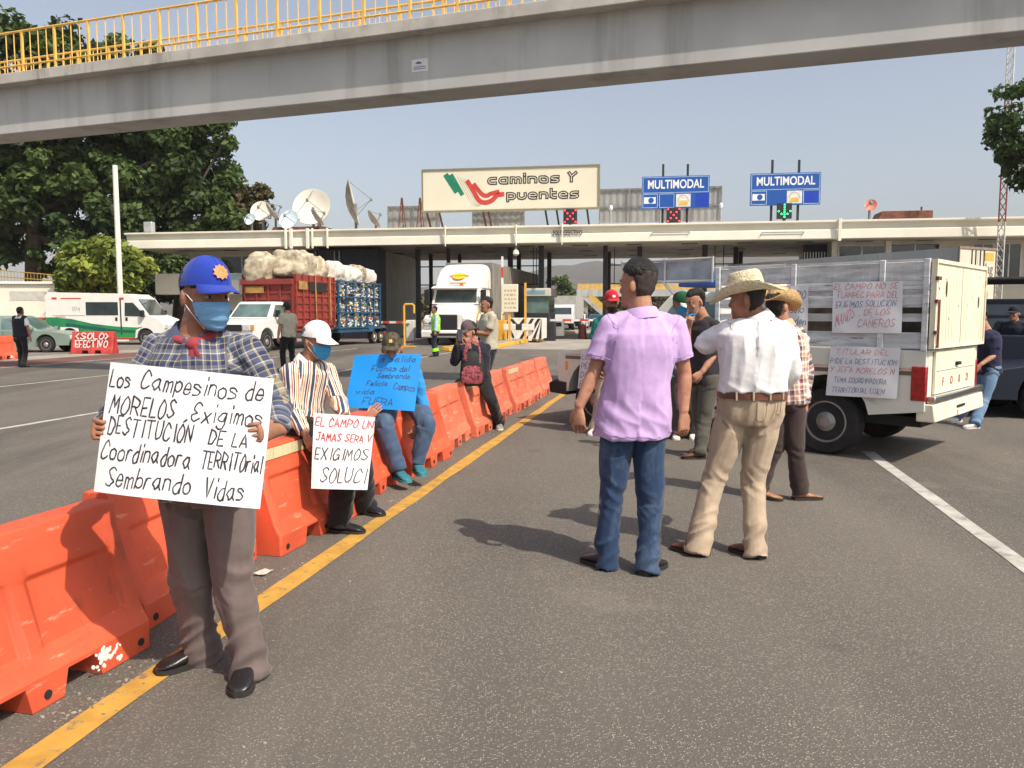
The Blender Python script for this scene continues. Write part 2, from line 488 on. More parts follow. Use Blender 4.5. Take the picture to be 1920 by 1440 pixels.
def barrier_mesh():
    hl = 0.572
    def prof(x, zb, rec, ins):
        k = 1 - ins
        pr = [(0.235, zb), (0.235, max(0.125, zb + 0.02)), (0.21, 0.165), (0.20, 0.185)]
        d, e = ((0.165, 0.205), (0.092, 0.455)) if rec else ((0.192, 0.205), (0.112, 0.455))
        pr += [d, e, (0.104, 0.48), (0.092, 0.525), (0.078, 0.56), (0.070, 0.65), (0.062, 0.662)]
        a = [(x, -w * k, z) for w, z in pr]
        b = [(x, w * k, z) for w, z in reversed(pr)]
        return a + b
    nz = 0.105
    secs = [(-hl, 0, 0, 0.05), (-hl + 0.015, 0, 0, 0), (-0.50, 0, 0, 0), (-0.47, 0, 1, 0), (-0.275, 0, 1, 0), (-0.25, nz, 1, 0), (-0.10, nz, 1, 0), (-0.075, 0, 1, 0),
            (-0.06, 0, 1, 0), (-0.03, 0, 0, 0), (0.03, 0, 0, 0), (0.06, 0, 1, 0), (0.075, 0, 1, 0), (0.10, nz, 1, 0), (0.25, nz, 1, 0), (0.275, 0, 1, 0), (0.47, 0, 1, 0), (0.50, 0, 0, 0), (hl - 0.015, 0, 0, 0), (hl, 0, 0, 0.05)]
    mb = MB(); mb.loft([prof(*s) for s in secs])
    return mb
RZ_ROAD = R(90) - ROAD_A          # local x along the road
mb = barrier_mesh()
b0 = thing('traffic_barrier', 'x', 'traffic barrier', road(-2.6, 3.0), RZ_ROAD, 'orange plastic barriers along the yellow line')
body = mb.build('shell', m_or1, b0, bevel=0.012, smooth=30)
cp = MB(); cp.lathe([(0.045, 0.655), (0.045, 0.672), (0.035, 0.676), (0.01, 0.676)], 14); cp.move((-0.42, 0, 0)); cp.build('filler_cap', m_or1, b0)
for x in (-.5, -.005, .5):
    dh = MB(); dh.lathe([(.017, 0), (.017, .006), (.002, .006)], 10, Matrix.Translation((x, -.236, .05)) @ Matrix.Rotation(R(90), 4, 'X')); dh.build('drain_hole', m_black, b0)
BL = [  # s of the centre, d, turn in degrees, cream panel, label
    (3.02, -2.57, -3.0, 0, 'orange barrier with a white paint splash, nearest end of the row'),
    (4.27, -2.70, 3.5, 0, 'orange barrier in shade right behind the man in the blue cap'),
    (5.50, -2.58, -3.0, 1, 'orange barrier with cream reflector the striped shirt man sits on'),
    (6.72, -2.64, 2.5, 0, 'orange barrier behind the black trousers, between the two seated men'),
    (7.94, -2.57, -2.5, 0, 'orange barrier the man behind the blue poster sits on'),
    (9.16, -2.65, 2.0, 0, 'faded orange barrier just beyond the man in teal sneakers'),
    (10.38, -2.58, -2.5, 1, 'faded orange barrier with cream reflector, directly under the man with the phone'),
    (11.60, -2.64, 2.5, 0, 'faded orange barrier beside the outstretched leg of the man with the phone'),
    (12.82, -2.60, -1.0, 1, 'faded orange barrier with cream reflector, far from the seated people'),
    (14.04, -2.61, 0.5, 0, 'faded orange barrier second from the far end, level with the pickup bonnet'),
    (15.26, -2.60, -0.5, 0, 'faded orange barrier at the far end of the row beyond the pickup bumper'),
]
barriers = []
shell2 = None
for i, (s, d, t, ref, lab) in enumerate(BL):
    o = b0 if i == 0 else dup(b0, (0, 0, 0), 0)
    o.location = road(d, s - .49, 0.004); o.rotation_euler = (0, 0, RZ_ROAD + R(t)); o['label'] = lab
    if i >= 5:
        for ch in o.children:
            if shell2 is None and ch.name.startswith('shell'):
                shell2 = ch.data.copy(); shell2.materials[0] = m_or2
            if ch.name.startswith('shell'): ch.data = shell2
    barriers.append((o, ref))
for o, ref in barriers:
    if ref:
        r = MB()
        for k in range(6):
            r.mm(-0.50 + k * 0.114, -0.50 + k * 0.114 + 0.110, -0.0830, -0.0775, 0.575, 0.645)
        r.build('reflector', m_refl, o, smooth=0)
sp = MB(); rg = random.Random(3)
for k in range(46):
    x = 0.10 + rg.gauss(0, 0.04); z = 0.075 + rg.gauss(0, 0.02); w = rg.uniform(0.004, 0.016)
    sp.ell((x, -0.2355, max(.02, z)), (w * 1.1, .0022, w * .7), 7, 4, Matrix.Rotation(rg.uniform(-.9, .9), 3, 'Y'))
sp.move((0.2, 0, 0))
o = sp.build('paint_splash', m_white_splat, barriers[0][0], smooth=0)

# ================================================================== overhead footbridge
m_beam = M('grey_concrete', (0.45, 0.455, 0.44), rough=0.85, var=0.10, scale=0.5, bump=0.08, bscale=18, dirt=0.35, dirtcol=(0.31, 0.30, 0.27), dirtlo=0.5, detail=8)
m_deck = M('pale_concrete', (0.44, 0.42, 0.38), rough=0.85, var=0.12, scale=1.5, bump=0.1, bscale=20, dirt=0.5, dirtcol=(0.22, 0.2, 0.17), dirtlo=0.55)
m_yel = M('yellow_rail_paint', (0.78, 0.46, 0.10), rough=0.5, var=0.08, scale=4, dirt=0.3, dirtcol=(0.4, 0.2, 0.05), dirtlo=0.62)
wear(m_beam, (.20, .19, .165), .55, .9, .52, .70, (1.2, 1.2, .10)); wear(m_beam, (.52, .50, .46), .5, .5, .55, .7); wear(m_deck, (.22, .20, .17), .7, 2.2, .52, .68, (1, 1, .3)); wear(m_yel, (.30, .13, .04), .6, 5, .60, .68)
BRZ = math.atan2(-0.333, 0.943)
fb = thing('footbridge', 'grey concrete footbridge with yellow railing crossing above the road in the foreground', 'footbridge', (0, 15.4, 0), BRZ)
mb = MB(); mb.prism([(-24, 5.8), (21, 5.8), (21, 6.9), (-24, 6.9)], 0.0, 0.82); mb.build('beam', m_beam, fb, bevel=0.02)
mb = MB(); mb.mm(-24, 21, -0.30, 1.45, 6.86, 7.10); mb.build('deck', m_deck, fb, bevel=0.015)
for x in (-23, 20):
    mb = MB(); mb.mm(x - 0.4, x + 0.4, 0.05, 1.05, 0, 5.8); mb.build('pier', m_beam, fb, bevel=0.03)
for yy in (-0.2, 1.35):
    mb = MB()
    mb.tube([(-24, yy, 8.03), (21, yy, 8.03)], 0.028, 8)
    if yy > 1: mb.tube([(-24, yy, 7.5), (21, yy, 7.5)], 0.022, 8)
    else: mb.tube([(-24, yy, 7.27), (21, yy, 7.27)], 0.024, 8)
    for i in range(180):
        x = -24 + i * 0.25
        if i % 4: mb.tube([(x, yy, 7.10), (x, yy, 8.01)], 0.0125, 6)
    rl = mb.build('railing', m_yel, fb)
    for i in range(45):
        x = -24 + i * 1.0
        pb = MB(); pb.mm(x - 0.024, x + 0.024, yy - 0.024, yy + 0.024, 7.10, 8.02); pb.build('post', m_yel, rl, smooth=0)
fb_inv = Matrix.Translation((0, 15.4, 0)) @ Matrix.Rotation(BRZ, 4, 'Z')
def on_plane(frame, px, py, d):
    """local point of the plane y = d of a frame, under a pixel"""
    inv = frame.inverted()
    o = inv @ Vector((0, 0, CAM_H)); r = inv.to_3x3() @ _ray(px, py)
    return o + r * ((d - o.y) / r.y)
p0 = on_plane(fb_inv, 772, 136, -0.003); p1 = on_plane(fb_inv, 802, 109, -0.003)
st = thing('notice_sticker', 'small white notice stuck on the side of the grey footbridge beam', 'sticker', fb_inv @ Vector((p0.x, -0.004, p0.z)), BRZ)
sw, sh = p1.x - p0.x, p1.z - p0.z
mb = MB(); mb.mm(0, sw, -0.002, 0.002, 0, sh); mb.build('sheet', M('notice_white', (0.66, 0.67, 0.68), rough=0.6), st, smooth=0)
mb = MB()
for k in range(5):
    mb.mm(sw * (0.25 + 0.05 * k), sw * (0.33 + 0.07 * k), -0.005, -0.003, sh * (0.62 + 0.05 * (k % 2)), sh * (0.72 + 0.05 * (k % 3)))
mb.mm(sw * 0.12, sw * 0.88, -0.005, -0.003, sh * 0.36, sh * 0.42); mb.mm(sw * 0.12, sw * 0.88, -0.005, -0.003, sh * 0.2, sh * 0.26)
mb.build('print', M('notice_ink', (0.12, 0.15, 0.28), rough=0.6), st, smooth=0)

# ================================================================== toll plaza canopy
TRZ = R(-9.5)
TF = Matrix.Translation((0, 45, 0)) @ Matrix.Rotation(TRZ, 4, 'Z')
def fl(px, py, d): return on_plane(TF, px, py, d)
def tloc(v): return TF @ Vector(v)
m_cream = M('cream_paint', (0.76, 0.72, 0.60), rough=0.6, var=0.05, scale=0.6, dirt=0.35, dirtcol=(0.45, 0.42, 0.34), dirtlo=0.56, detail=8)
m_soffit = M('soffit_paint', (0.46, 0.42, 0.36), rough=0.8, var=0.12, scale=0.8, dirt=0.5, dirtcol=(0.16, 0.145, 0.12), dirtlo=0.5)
m_steel = M('dark_steel', (0.022, 0.024, 0.030), rough=0.5, var=0.2, scale=5)
m_wall = M('beige_wall', (0.52, 0.49, 0.42), rough=0.8, var=0.08, scale=1, dirt=0.35, dirtcol=(0.3, 0.27, 0.22), dirtlo=0.55)
m_dark = M('dark_interior', (0.02, 0.021, 0.024), rough=0.5, var=0.3, scale=1)
m_glassd = glass('dark_window_glass')
m_alu = M('aluminium', (0.55, 0.55, 0.53), rough=0.4, metal=0.6, var=0.1)
m_rust = M('rusty_steel', (0.16, 0.055, 0.035), rough=0.75, var=0.3, scale=3)
m_grey_metal = M('grey_steel', (0.20, 0.20, 0.20), rough=0.6, metal=0.2, var=0.2, scale=3)
xl = fl(235, 433, 0).x
cn = thing('toll_canopy', 'long cream canopy roof spanning the toll lanes on dark columns', 'toll canopy', (0, 45, 0), TRZ)
ZT, ZB = fl(960, 424, 0).z, fl(960, 456, 0).z
mb = MB()
pass
def fasc(x): # section of the front beam
    h = ZT - ZB
    return [(x, -0.16, ZT), (x, -0.16, ZT - 0.10), (x, 0.06, ZT - 0.14), (x, 0.10, ZT - 0.44 * h), (x, -0.06, ZT - 0.52 * h), (x, -0.09, ZB), (x, 0.5, ZB), (x, 0.5, ZT)]
mb = MB(); mb.loft([fasc(xl), fasc(48)]); mb.build('fascia', m_cream, cn, bevel=0.01, smooth=25)
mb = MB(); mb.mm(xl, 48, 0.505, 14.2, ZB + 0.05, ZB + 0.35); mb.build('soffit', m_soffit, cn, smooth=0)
mb = MB(); mb.mm(xl, 48, 0.505, 14.2, ZB + 0.353, ZT - 0.15); mb.build('roof_slab', m_cream, cn, smooth=0)
for i in range(22):
    for j in range(3):
        x = xl + 2 + i * 3.1; y = 2.2 + j * 4.4; mb = MB()
        mb.mm(x, x + 0.9, y, y + 0.45, ZB + 0.02, ZB + 0.045)
        mb.build('soffit_lamp', M('lamp_recess', (0.05, 0.045, 0.04), rough=0.5), cn, smooth=0)
# downpipes and clips on the fascia
for px, w in ((536, .12), (546, .16), (577, .16), (586, .08), (614, .08), (835, .05), (968, .05), (1054, .05), (1574, .16)):
    x = fl(px, 440, -0.2).x
    mb = MB(); mb.mm(x - w/2, x + w/2, -0.30, -0.165, ZB - 0.15, ZT + 0.06); mb.build('downpipe', m_cream, cn, bevel=0.01)
# columns: pixel of the shaft where it meets the soffit, set back d metres
COLS = [(784, 3.5, .26), (808, 8, .22), (841, 3.5, .2), (862, 8, .2), (957, 3.5, .28), (973, 8, .26), (1015, 2.5, .30), (1030, 7.5, .26), (1135, 3.0, .26), (1142, 8, .22), (1199, 4, .28), (1321, 3.5, .3), (1379, 5.5, .26), (1388, 9, .26)]
for px, d, w in COLS:
    x = fl(px, 500, d).x
    mb = MB(); mb.mm(x - w/2, x + w/2, d - w/2, d + w/2, 0.01, ZB + 0.05); mb.build('column', m_steel, cn, smooth=0)
for a, b in ((784, 841), (957, 1015), (1135, 1199), (1321, 1379)):
    for z in (4.35, 3.25):
        mb = MB(); mb.tube([Vector((fl(a, 500, 3.5).x, 3.5, z)), Vector((fl(b, 500, 3.5).x, 3.5, z))], 0.035, 6); mb.build('cross_pipe', m_steel, cn)
for px in (1000, 1006, 1152, 1340, 1356):
    mb = MB(); x = fl(px, 500, 3.5).x; mb.tube([(x, 3.5, 3.25), (x, 3.5, ZB)], 0.025, 6); mb.build('cable_pipe', m_steel, cn)
# small black word on the fascia
mtx = lambda px, py, d: Matrix.Translation(fl(px, py, d)) @ FRONT
font_part('SOLO EFECTIVO', 0.36, m_dark, cn, mtx(1064, 436.5, -0.12), 0.012, 0.004, sx=0.62)
# thin lamp brackets drawn on the fascia
for px0, px1 in ((1219, 1294), (1425, 1508)):
    mb = MB(); a = fl(px0, 443, -0.13); b = fl(px0 + 4, 436, -0.13); c = fl(px1, 435, -0.13); e = fl(px1 - 5, 441, -0.13)
    mb.tube([a, b, c, e], 0.02, 6); mb.build('bracket', m_grey_metal, cn)
# hanging lamp
p = fl(968, 462, 0.3)
hl = thing('hanging_lamp', 'white hanging lamp under the front edge of the toll canopy', 'lamp', tloc((p.x, 0.2, ZB)), TRZ)
mb = MB(); mb.tube([(0, 0, 0), (0, 0, -0.3)], 0.02, 6); mb.build('stem', m_alu, hl)
mb = MB(); mb.lathe([(0.04, -0.28), (0.16, -0.42), (0.19, -0.58), (0.12, -0.66), (0.01, -0.68)], 14); mb.build('shade', m_cream, hl)

def buildbox(name, label, cat, x0, x1, y0, y1, z0, z1, mat, wins=(), part='wall', win_mat=None):
    t = thing(name, label, cat, tloc((x0, y0, 0)), TRZ)
    mb = MB(); mb.mm(0, x1 - x0, 0, y1 - y0, z0, z1); mb.build(part, mat, t, bevel=0.02)
    for (a, b, c, e) in wins:   # x, x, z, z in the frame of the plaza
        f = MB(); w = 0.06
        a -= x0; b -= x0
        f.mm(a, b, -0.045, -0.003, c, c + w); f.mm(a, b, -0.045, -0.003, e - w, e); f.mm(a, a + w, -0.044, -0.003, c + w, e - w); f.mm(b - w, b, -0.044, -0.003, c + w, e - w)
        m = (a + b) / 2; f.mm(m - w/2, m + w/2, -0.044, -0.003, c + w, e - w)
        fo = f.build('window', m_alu, t, smooth=0)
        g = MB(); g.mm(a + w, b - w, -0.02, -0.004, c + w, e - w); g.build('pane', win_mat or m_glassd, fo, smooth=0)
    return t
def X(px, d=0): return fl(px, 480, d).x
def Z(py, d, px=960): return fl(px, py, d).z
# left office under the canopy
d = 3.0
lo = buildbox('toll_office', 'beige two storey office with dark windows under the left end of the canopy', 'building', X(356, d), X(704, d), d, 12, 0, ZB + 0.04, m_wall,
              wins=[(X(414, d), X(494, d), 3.75, 5.15), (X(500, d), X(560, d), 3.75, 5.15)])
mb = MB(); mb.mm(X(296, 2) - X(356, d), X(452, 2) - X(356, d), -1.4, -0.01, Z(552, 2, 400), Z(513, 2, 400)); mb.build('balcony', m_cream, lo, bevel=0.02)
mb = MB(); mb.mm(X(415, 1.5) - X(356, d), X(451, 1.5) - X(356, d), -1.44, -1.405, Z(524, 1.5, 430), Z(513.5, 1.5, 430)); mb.build('sign_board', M('pale_blue_board', (0.35, 0.50, 0.52), rough=0.5), lo, smooth=0)
ds = thing('steel_shed', 'dark blue black corrugated booth under the canopy behind the recycling trailer', 'booth', tloc((X(568, 1.2), 1.2, 0)), TRZ)
wds = X(706, 1.2) - X(568, 1.2)
mb = MB(); mb.mm(0, wds, 0, 1.7, 0.02, ZB - 0.1)
for k in range(24):
    mb.mm(k * wds / 24, k * wds / 24 + wds / 48, -0.05, -0.002, 0.02, ZB - 0.15)
mb.build('cladding', M('navy_cladding', (0.012, 0.016, 0.026), rough=0.6), ds, smooth=0)
fr = MB()
for z in (3.2, 4.4): fr.mm(0.8, wds * 0.5, -0.14, -0.06, z, z + 0.08)
for x in (0.8, 2.0, wds * 0.5): fr.mm(x, x + 0.08, -0.14, -0.06, 2.0, ZB - 0.2)
fr.build('ladder_frame', m_grey_metal, ds, smooth=0)
# right office
d = 2.5
ro = buildbox('toll_office', 'pale office with dark ribbon windows under the right end of the canopy', 'building', X(1558, d), 46, d, 12, 0, ZB + 0.04, m_wall,
              wins=[(X(1571, d), X(1660, d), 3.6, ZB - 0.15), (X(1668, d), X(1762, d), 3.6, ZB - 0.1), (X(1822, d), X(1862, d), 3.0, ZB - 0.15), (X(1868, d), X(1915, d), 3.0, ZB - 0.15)])
for px in (1563, 1664):
    mb = MB(); x = X(px, d) - X(1558, d); mb.mm(x - 0.13, x + 0.16, -0.12, -0.046, 0, ZB + 0.03); mb.build('pilaster', m_cream, ro, smooth=0)
gr = thing('barred_gate', 'dark barred gate left of the pale office under the canopy', 'gate', tloc((X(1508, 3.2), 3.2, 0)), TRZ)
mb = MB(); w = X(1556, 3.2) - X(1508, 3.2)
mb.mm(0, w, 0.3, 0.36, 0.02, ZB); mb.build('panel', m_dark, gr, smooth=0)
mb = MB()
for k in range(9): mb.mm(k * w / 9, k * w / 9 + 0.05, 0.0, 0.05, 0.02, ZB - 0.45)
mb.build('bars', m_alu, gr, smooth=0)

# ------------------------------------------------------------------ things on the roof
def flat_sign(name, label, cat, px0, py0, px1, py1, d, group=None):
    """an Empty at the lower left corner of a panel facing the cars; returns it and the panel's width and height"""
    a = fl(px0, py1, d); b = fl(px1, py0, d)
    t = thing(name, label, cat, tloc((a.x, d, a.z)), TRZ, group)
    return t, b.x - a.x, b.z - a.z
m_signface = M('cream_sign_face', (0.74, 0.69, 0.53), rough=0.5, var=0.03, scale=0.4, dirt=0.12, dirtcol=(0.5, 0.45, 0.34))
m_signframe = M('olive_frame', (0.22, 0.21, 0.13), rough=0.5)
ink_b = M('sign_black', (0.035, 0.03, 0.03), rough=0.5)
sg, w, h = flat_sign('billboard', 'big cream sign reading caminos y puentes with a green white and red ribbon emblem', 'sign', 794, 311, 1122, 395.5, 0.9)
mb = MB(); mb.mm(0, w, 0, 0.25, 0, h); mb.build('panel', m_signface, sg, smooth=0)
mb = MB(); t = 0.09
mb.mm(-t, w + t, -0.05, 0.28, h, h + t); mb.mm(-t, w + t, -0.05, 0.28, -t, 0); mb.mm(-t, 0, -0.05, 0.28, 0.002, h - 0.002); mb.mm(w, w + t, -0.05, 0.28, 0.002, h - 0.002)
mb.build('frame', m_signframe, sg, smooth=0)
# emblem: bands that slant down and turn up into a ribbon. u, v in units of the panel (read off the photograph)
def band(mb, pts, wd, y, k=5):
    pts = [Vector((u * w, v * h, 0)) for u, v in pts]
    if len(pts) > 2: pts = catmull(pts, k)
    ribbon(mb, pts, wd, lambda a, b, l: Vector((a, -l, b)), y)
m_grn = M('sign_green', (0.01, 0.19, 0.11), rough=0.5); m_red = M('sign_red', (0.56, 0.055, 0.04), rough=0.5)
mb = MB(); band(mb, [(0.138, 0.86), (0.192, 0.49)], 0.30, 0.008); band(mb, [(0.168, 0.86), (0.226, 0.41)], 0.24, 0.008); mb.build('emblem_green', m_grn, sg, smooth=0)
mb = MB(); band(mb, [(0.262, 0.70), (0.295, 0.46), (0.325, 0.24), (0.36, 0.175), (0.40, 0.22), (0.43, 0.345), (0.462, 0.37)], 0.26, 0.008)
band(mb, [(0.300, 0.62), (0.328, 0.46), (0.352, 0.36), (0.375, 0.35), (0.395, 0.39), (0.435, 0.43)], 0.24, 0.008); mb.build('emblem_red', m_red, sg, smooth=0)
mb = MB()
for dx in (0, 0.014, 0.028, 0.042): band(mb, [(0.200 + dx, 0.84 - dx * 1.5), (0.245 + dx, 0.45), (0.285 + dx * 0.8, 0.16 + dx), (0.315 + dx * 0.4, 0.09 + dx * 1.2), (0.345, 0.13 + dx * 0.6)], 0.03, 0.006)
mb.build('emblem_lines', M('sign_line', (0.50, 0.47, 0.38), rough=0.6), sg, smooth=0)
# the words: rounded striped letters
RG = {'c': '~36 16 05 03 12 32', 'a': '~36 16 05 03 12 32/36 32', 'm': '02 06/~06 16 25 22/~25 36 45 42', 'i': '02 06/08 09', 'n': '02 06/~06 26 35 32', 'o': '~26 06 05 03 12 32 34 35 26',
      's': '~36 16 05 14 24 33 22 02', 'y': '09 16/39 16/16 12', 'p': '00 06/~06 26 35 33 22 02', 'u': '~06 03 12 22 33 36', 'e': '04 34/~34 35 26 16 05 03 12 32', 't': '09 03/~03 12 22/06 26'}
def round_word(text, u0, v0, hh, adv):
    dk = MB(); lt = MB(); x = u0 * w
    for ch in text:
        if ch == ' ': x += adv * 0.5; continue
        wmax = 0
        for s in RG[ch].split('/'):
            pts = [(ord(q[0]) - 48, (ord(q[1]) - 50) / 7) for q in s.lstrip('~').split()]
            wmax = max(wmax, max(q[0] for q in pts))
            pts = [Vector((x + q[0] * adv / 5.4, v0 * h + q[1] * hh, 0)) for q in pts]
            if s.startswith('~'): pts = catmull(pts, 4)
            fn = lambda a, b, l: Vector((a, -l, b))
            ribbon(dk, pts, 0.185, fn, 0.010)
            ribbon(lt, pts, 0.045, fn, 0.014)
        x += (wmax + 1.9) * adv / 5.4
    L = dk.build('lettering', ink_b, sg, smooth=0)
    lt.build('inline', m_signface, L, smooth=0)
round_word('caminos y', 0.385, 0.65, 0.46, 0.70)
round_word('puentes', 0.492, 0.26, 0.46, 0.68)
for px in (800, 823, 905, 915, 1022, 1043, 1100):
    x = fl(px, 400, 1.3).x - fl(794, 400, 0.9).x
    mb = MB(); mb.bar((x, 0.3, 0.1), (x + 0.15, 1.1, ZT - 0.2 - fl(794, 395.5, 0.9).z), 0.09); mb.build('strut', m_rust if px < 1000 else m_steel, sg, smooth=0)
m_blue = M('sign_blue', (0.010, 0.085, 0.36), rough=0.45, var=0.06, scale=0.8)
m_blue2 = M('sign_blue_patch', (0.006, 0.045, 0.40), rough=0.45)
m_whitesign = M('sign_white', (0.78, 0.79, 0.80), rough=0.5)
m_cool = M('seal_white', (0.70, 0.70, 0.68), rough=0.5); m_gold = M('seal_gold', (0.70, 0.46, 0.10), rough=0.5)
def multimodal(label, px0, py0, px1, py1, polepx, order):
    t, w, h = flat_sign('lane_sign', label, 'sign', px0, py0, px1, py1, 1.0, 'blue lane signs on the toll canopy')
    mb = MB(); mb.mm(0, w, 0, 0.12, 0, h); mb.build('panel', m_blue, t, bevel=0.01)
    fn = lambda a, b, l: Vector((a, -l, b))
    mb = MB()
    def rect(x0, z0, x1, z1, lw=0.035):
        for a, b in (((x0, z0), (x1, z0)), ((x1, z0), (x1, z1)), ((x1, z1), (x0, z1)), ((x0, z1), (x0, z0))):
            ribbon(mb, [Vector((*a, 0)), Vector((*b, 0))], lw, fn, 0.006)
    rect(0.06, h * 0.49, w - 0.06, h - 0.06)
    rect(0.06, 0.06, w * 0.235, h * 0.45)
    rect(w * (0.265 if order == 0 else 0.76), 0.06, w * (0.48 if order == 0 else 0.985), h * 0.45)
    mb.build('border', M('sign_pale_blue', (0.35, 0.47, 0.66), rough=0.5), t, smooth=0)
    font_part('MULTIMODAL', h * 0.37, m_whitesign, t, Matrix.Translation((w / 2, -0.006, h * 0.735)) @ FRONT, 0.004, 0.014, fit=w * 0.83)
    mb = MB(); mb.mm(0.12, w * 0.21, -0.008, -0.004, h * 0.16, h * 0.36); mb.build('banknote', m_whitesign, t, smooth=0)
    mb = MB(); mb.lathe([(h * 0.085, 0.0), (h * 0.085, 0.006), (h * 0.05, 0.006)], 16, Matrix.Translation((w * 0.14, -0.012, h * 0.26)) @ FRONT); mb.build('coin', m_blue, t)
    x0 = w * (0.51 if order == 0 else 0.525)
    mb = MB(); mb.mm(x0, x0 + w * 0.215, -0.010, -0.004, 0.08, h * 0.44); mb.build('seal_plate', m_cool, t, smooth=0)
    mb = MB(); mb.mm(x0 + w * 0.045, x0 + w * 0.17, -0.014, -0.011, h * 0.09, h * 0.2)
    mb.mm(x0 + w * 0.06, x0 + w * 0.155, -0.014, -0.011, h * 0.203, h * 0.24); mb.build('seal_motif', m_gold, t, smooth=0)
    mb = MB()
    arc = [Vector((x0 + w * 0.1075 + math.cos(R(a)) * h * 0.15, h * 0.245 + math.sin(R(a)) * h * 0.15, 0)) for a in range(-10, 191, 10)]
    ribbon(mb, arc, 0.04, fn, 0.014); mb.build('seal_ring', M('seal_grey', (0.45, 0.43, 0.36), rough=0.5), t, smooth=0)
    mb = MB()
    if order == 0: mb.mm(w * 0.80, w * 0.985, -0.006, -0.002, 0.07, h * 0.46)
    else: mb.mm(w * 0.78, w * 0.96, -0.006, -0.002, 0.09, h * 0.43)
    mb.build('blank_patch', m_blue2, t, smooth=0)
    for px in polepx:
        x = fl(px, 350, 1.2).x - fl(px0, py1, 1.0).x
        b = MB(); b.mm(x - 0.06, x + 0.06, 0.125, 0.24, ZT - 0.2 - fl(px0, py1, 1.0).z, fl(px, 308 if order == 0 else 300, 1.2).z - fl(px0, py1, 1.0).z); b.build('post', m_steel, t, smooth=0)
multimodal('left blue lane sign above a red cross signal', 1203, 328, 1331, 392, (1243, 1289), 0)
multimodal('right blue lane sign above a green arrow signal', 1406, 322, 1540, 386, (1447, 1497), 1)
def signal(label, px, py, pat, col):
    a = fl(px, py, 0.55)
    t = thing('lane_signal', label, 'traffic signal', tloc((a.x, 0.55, a.z - 0.42)), TRZ, 'lane signals on the canopy edge')
    mb = MB(); mb.mm(-0.38, 0.38, 0, 0.2, 0, 0.82); mb.build('housing', m_dark, t, bevel=0.02)
    mb = MB()
    mb.mm(-0.08, 0.08, 0.06, 0.14, ZT - a.z + 0.2, 0.0); mb.build('bracket', m_steel, t, smooth=0)
    mb = MB()
    for u, v in pat: mb.ell((u * 0.3, -0.01, 0.41 + v * 0.32), (0.048, 0.03, 0.048), 10, 6)
    mb.build('lamps', M('signal_' + col[0], col[1], rough=0.4, emit=(col[1], 3.0)), t)
CROSS = [(-1, 1), (1, 1), (-.5, .5), (.5, .5), (0, 0), (-.5, -.5), (.5, -.5), (-1, -1), (1, -1)]
ARROW = [(0, 1), (0, .6), (0, .2), (0, -.2), (0, -.6), (0, -1), (-.5, -.5), (.5, -.5), (-1, -.05), (1, -.05)]
RED = ('red', (0.85, 0.03, 0.05)); GRN = ('green', (0.02, 0.75, 0.18))
signal('red cross lane signal beneath the big cream sign', 1069, 405, CROSS, RED)
signal('red cross lane signal beneath the left blue sign', 1263, 403, CROSS, RED)
signal('green arrow lane signal beneath the right blue sign', 1471, 395, ARROW, GRN)
m_corr = M('galvanised_sheet', (0.30, 0.30, 0.29), rough=0.55, metal=0.3, var=0.15, scale=0.5, dirt=0.5, dirtcol=(0.17, 0.155, 0.14), dirtlo=0.5)
def screen(label, px0, py0, px1, py1, d):
    t, w, h = flat_sign('metal_screen', label, 'screen', px0, py0, px1, py1, d, 'grey sheet metal backs of signs on the canopy')
    mb = MB(); n = max(8, int(w / 0.2))
    poly = []
    for i in range(n + 1):
        poly.append((w * i / n, 0.03 if i % 2 else 0.0))
    vs = [(x, y, 0) for x, y in poly] + [(x, y, h) for x, y in poly]
    mb.add(vs, [(i, i+1, n+2+i, n+1+i) for i in range(n)])
    mb.build('sheet', m_corr, t, smooth=0)
    mb = MB()
    mb.mm(0, w, -0.1, -0.03, h - 0.08, h); mb.mm(0, w, -0.1, -0.03, h * 0.45, h * 0.45 + 0.07)
    k = max(2, int(w / 1.6))
    for i in range(k + 1):
        x = (w - 0.07) * i / k; mb.mm(x, x + 0.07, -0.15, -0.10, ZT - 0.2 - fl(px0, py1, d).z, h)
    mb.build('frame', m_grey_metal, t, smooth=0)
screen('grey sheet metal screen left of the big cream sign', 728, 385, 825, 428, 5)
screen('grey sheet metal screen seen below the big cream sign', 886, 395, 984, 424, 5)
screen('wide grey sheet metal screen behind the left blue sign', 1123, 349, 1354, 418, 5)
# small white lamp posts and struts on the roof
for px, lab in ((1145, 'thin white lamp post on the canopy roof right of the big cream sign'), (1352, 'thin white lamp post on the canopy roof between the two blue signs')):
    a = fl(px, 418, 0.4)
    t = thing('lamp_post', lab, 'lamp post', tloc((a.x, 0.6, ZT - 0.16)), TRZ)
    mb = MB(); mb.tube([(0, 0, 0), (0, 0, 1.0)], 0.035, 8); mb.build('post', m_alu, t)
    mb = MB(); mb.ell((0, 0, 1.12), (0.1, 0.1, 0.15), 12, 8); mb.build('globe', m_whitesign, t)
for px, lab in ((754, 'tapering red mast on the roof left of the big cream sign, farther out'), (788, 'tapering red mast on the roof touching the left edge of the big cream sign')):
    a = fl(px, 425, 3)
    t = thing('mast', lab, 'mast', tloc((a.x, 3, ZT - 0.15)), TRZ)
    mb = MB(); top = fl(px, 366, 3).z - ZT
    for s in (-1, 1): mb.bar((s * 0.28, 0, 0), (s * 0.03, 0, top), 0.05)
    mb.bar((0, 0.3, 0), (0, 0.0, top), 0.05)
    for k in range(6): mb.bar((-0.26 + 0.04 * k, 0, top * k / 6.2), (0.26 - 0.04 * k - 0.03, 0, top * (k + 0.8) / 6.2), 0.03)
    mb.build('lattice', m_rust, t, smooth=0)

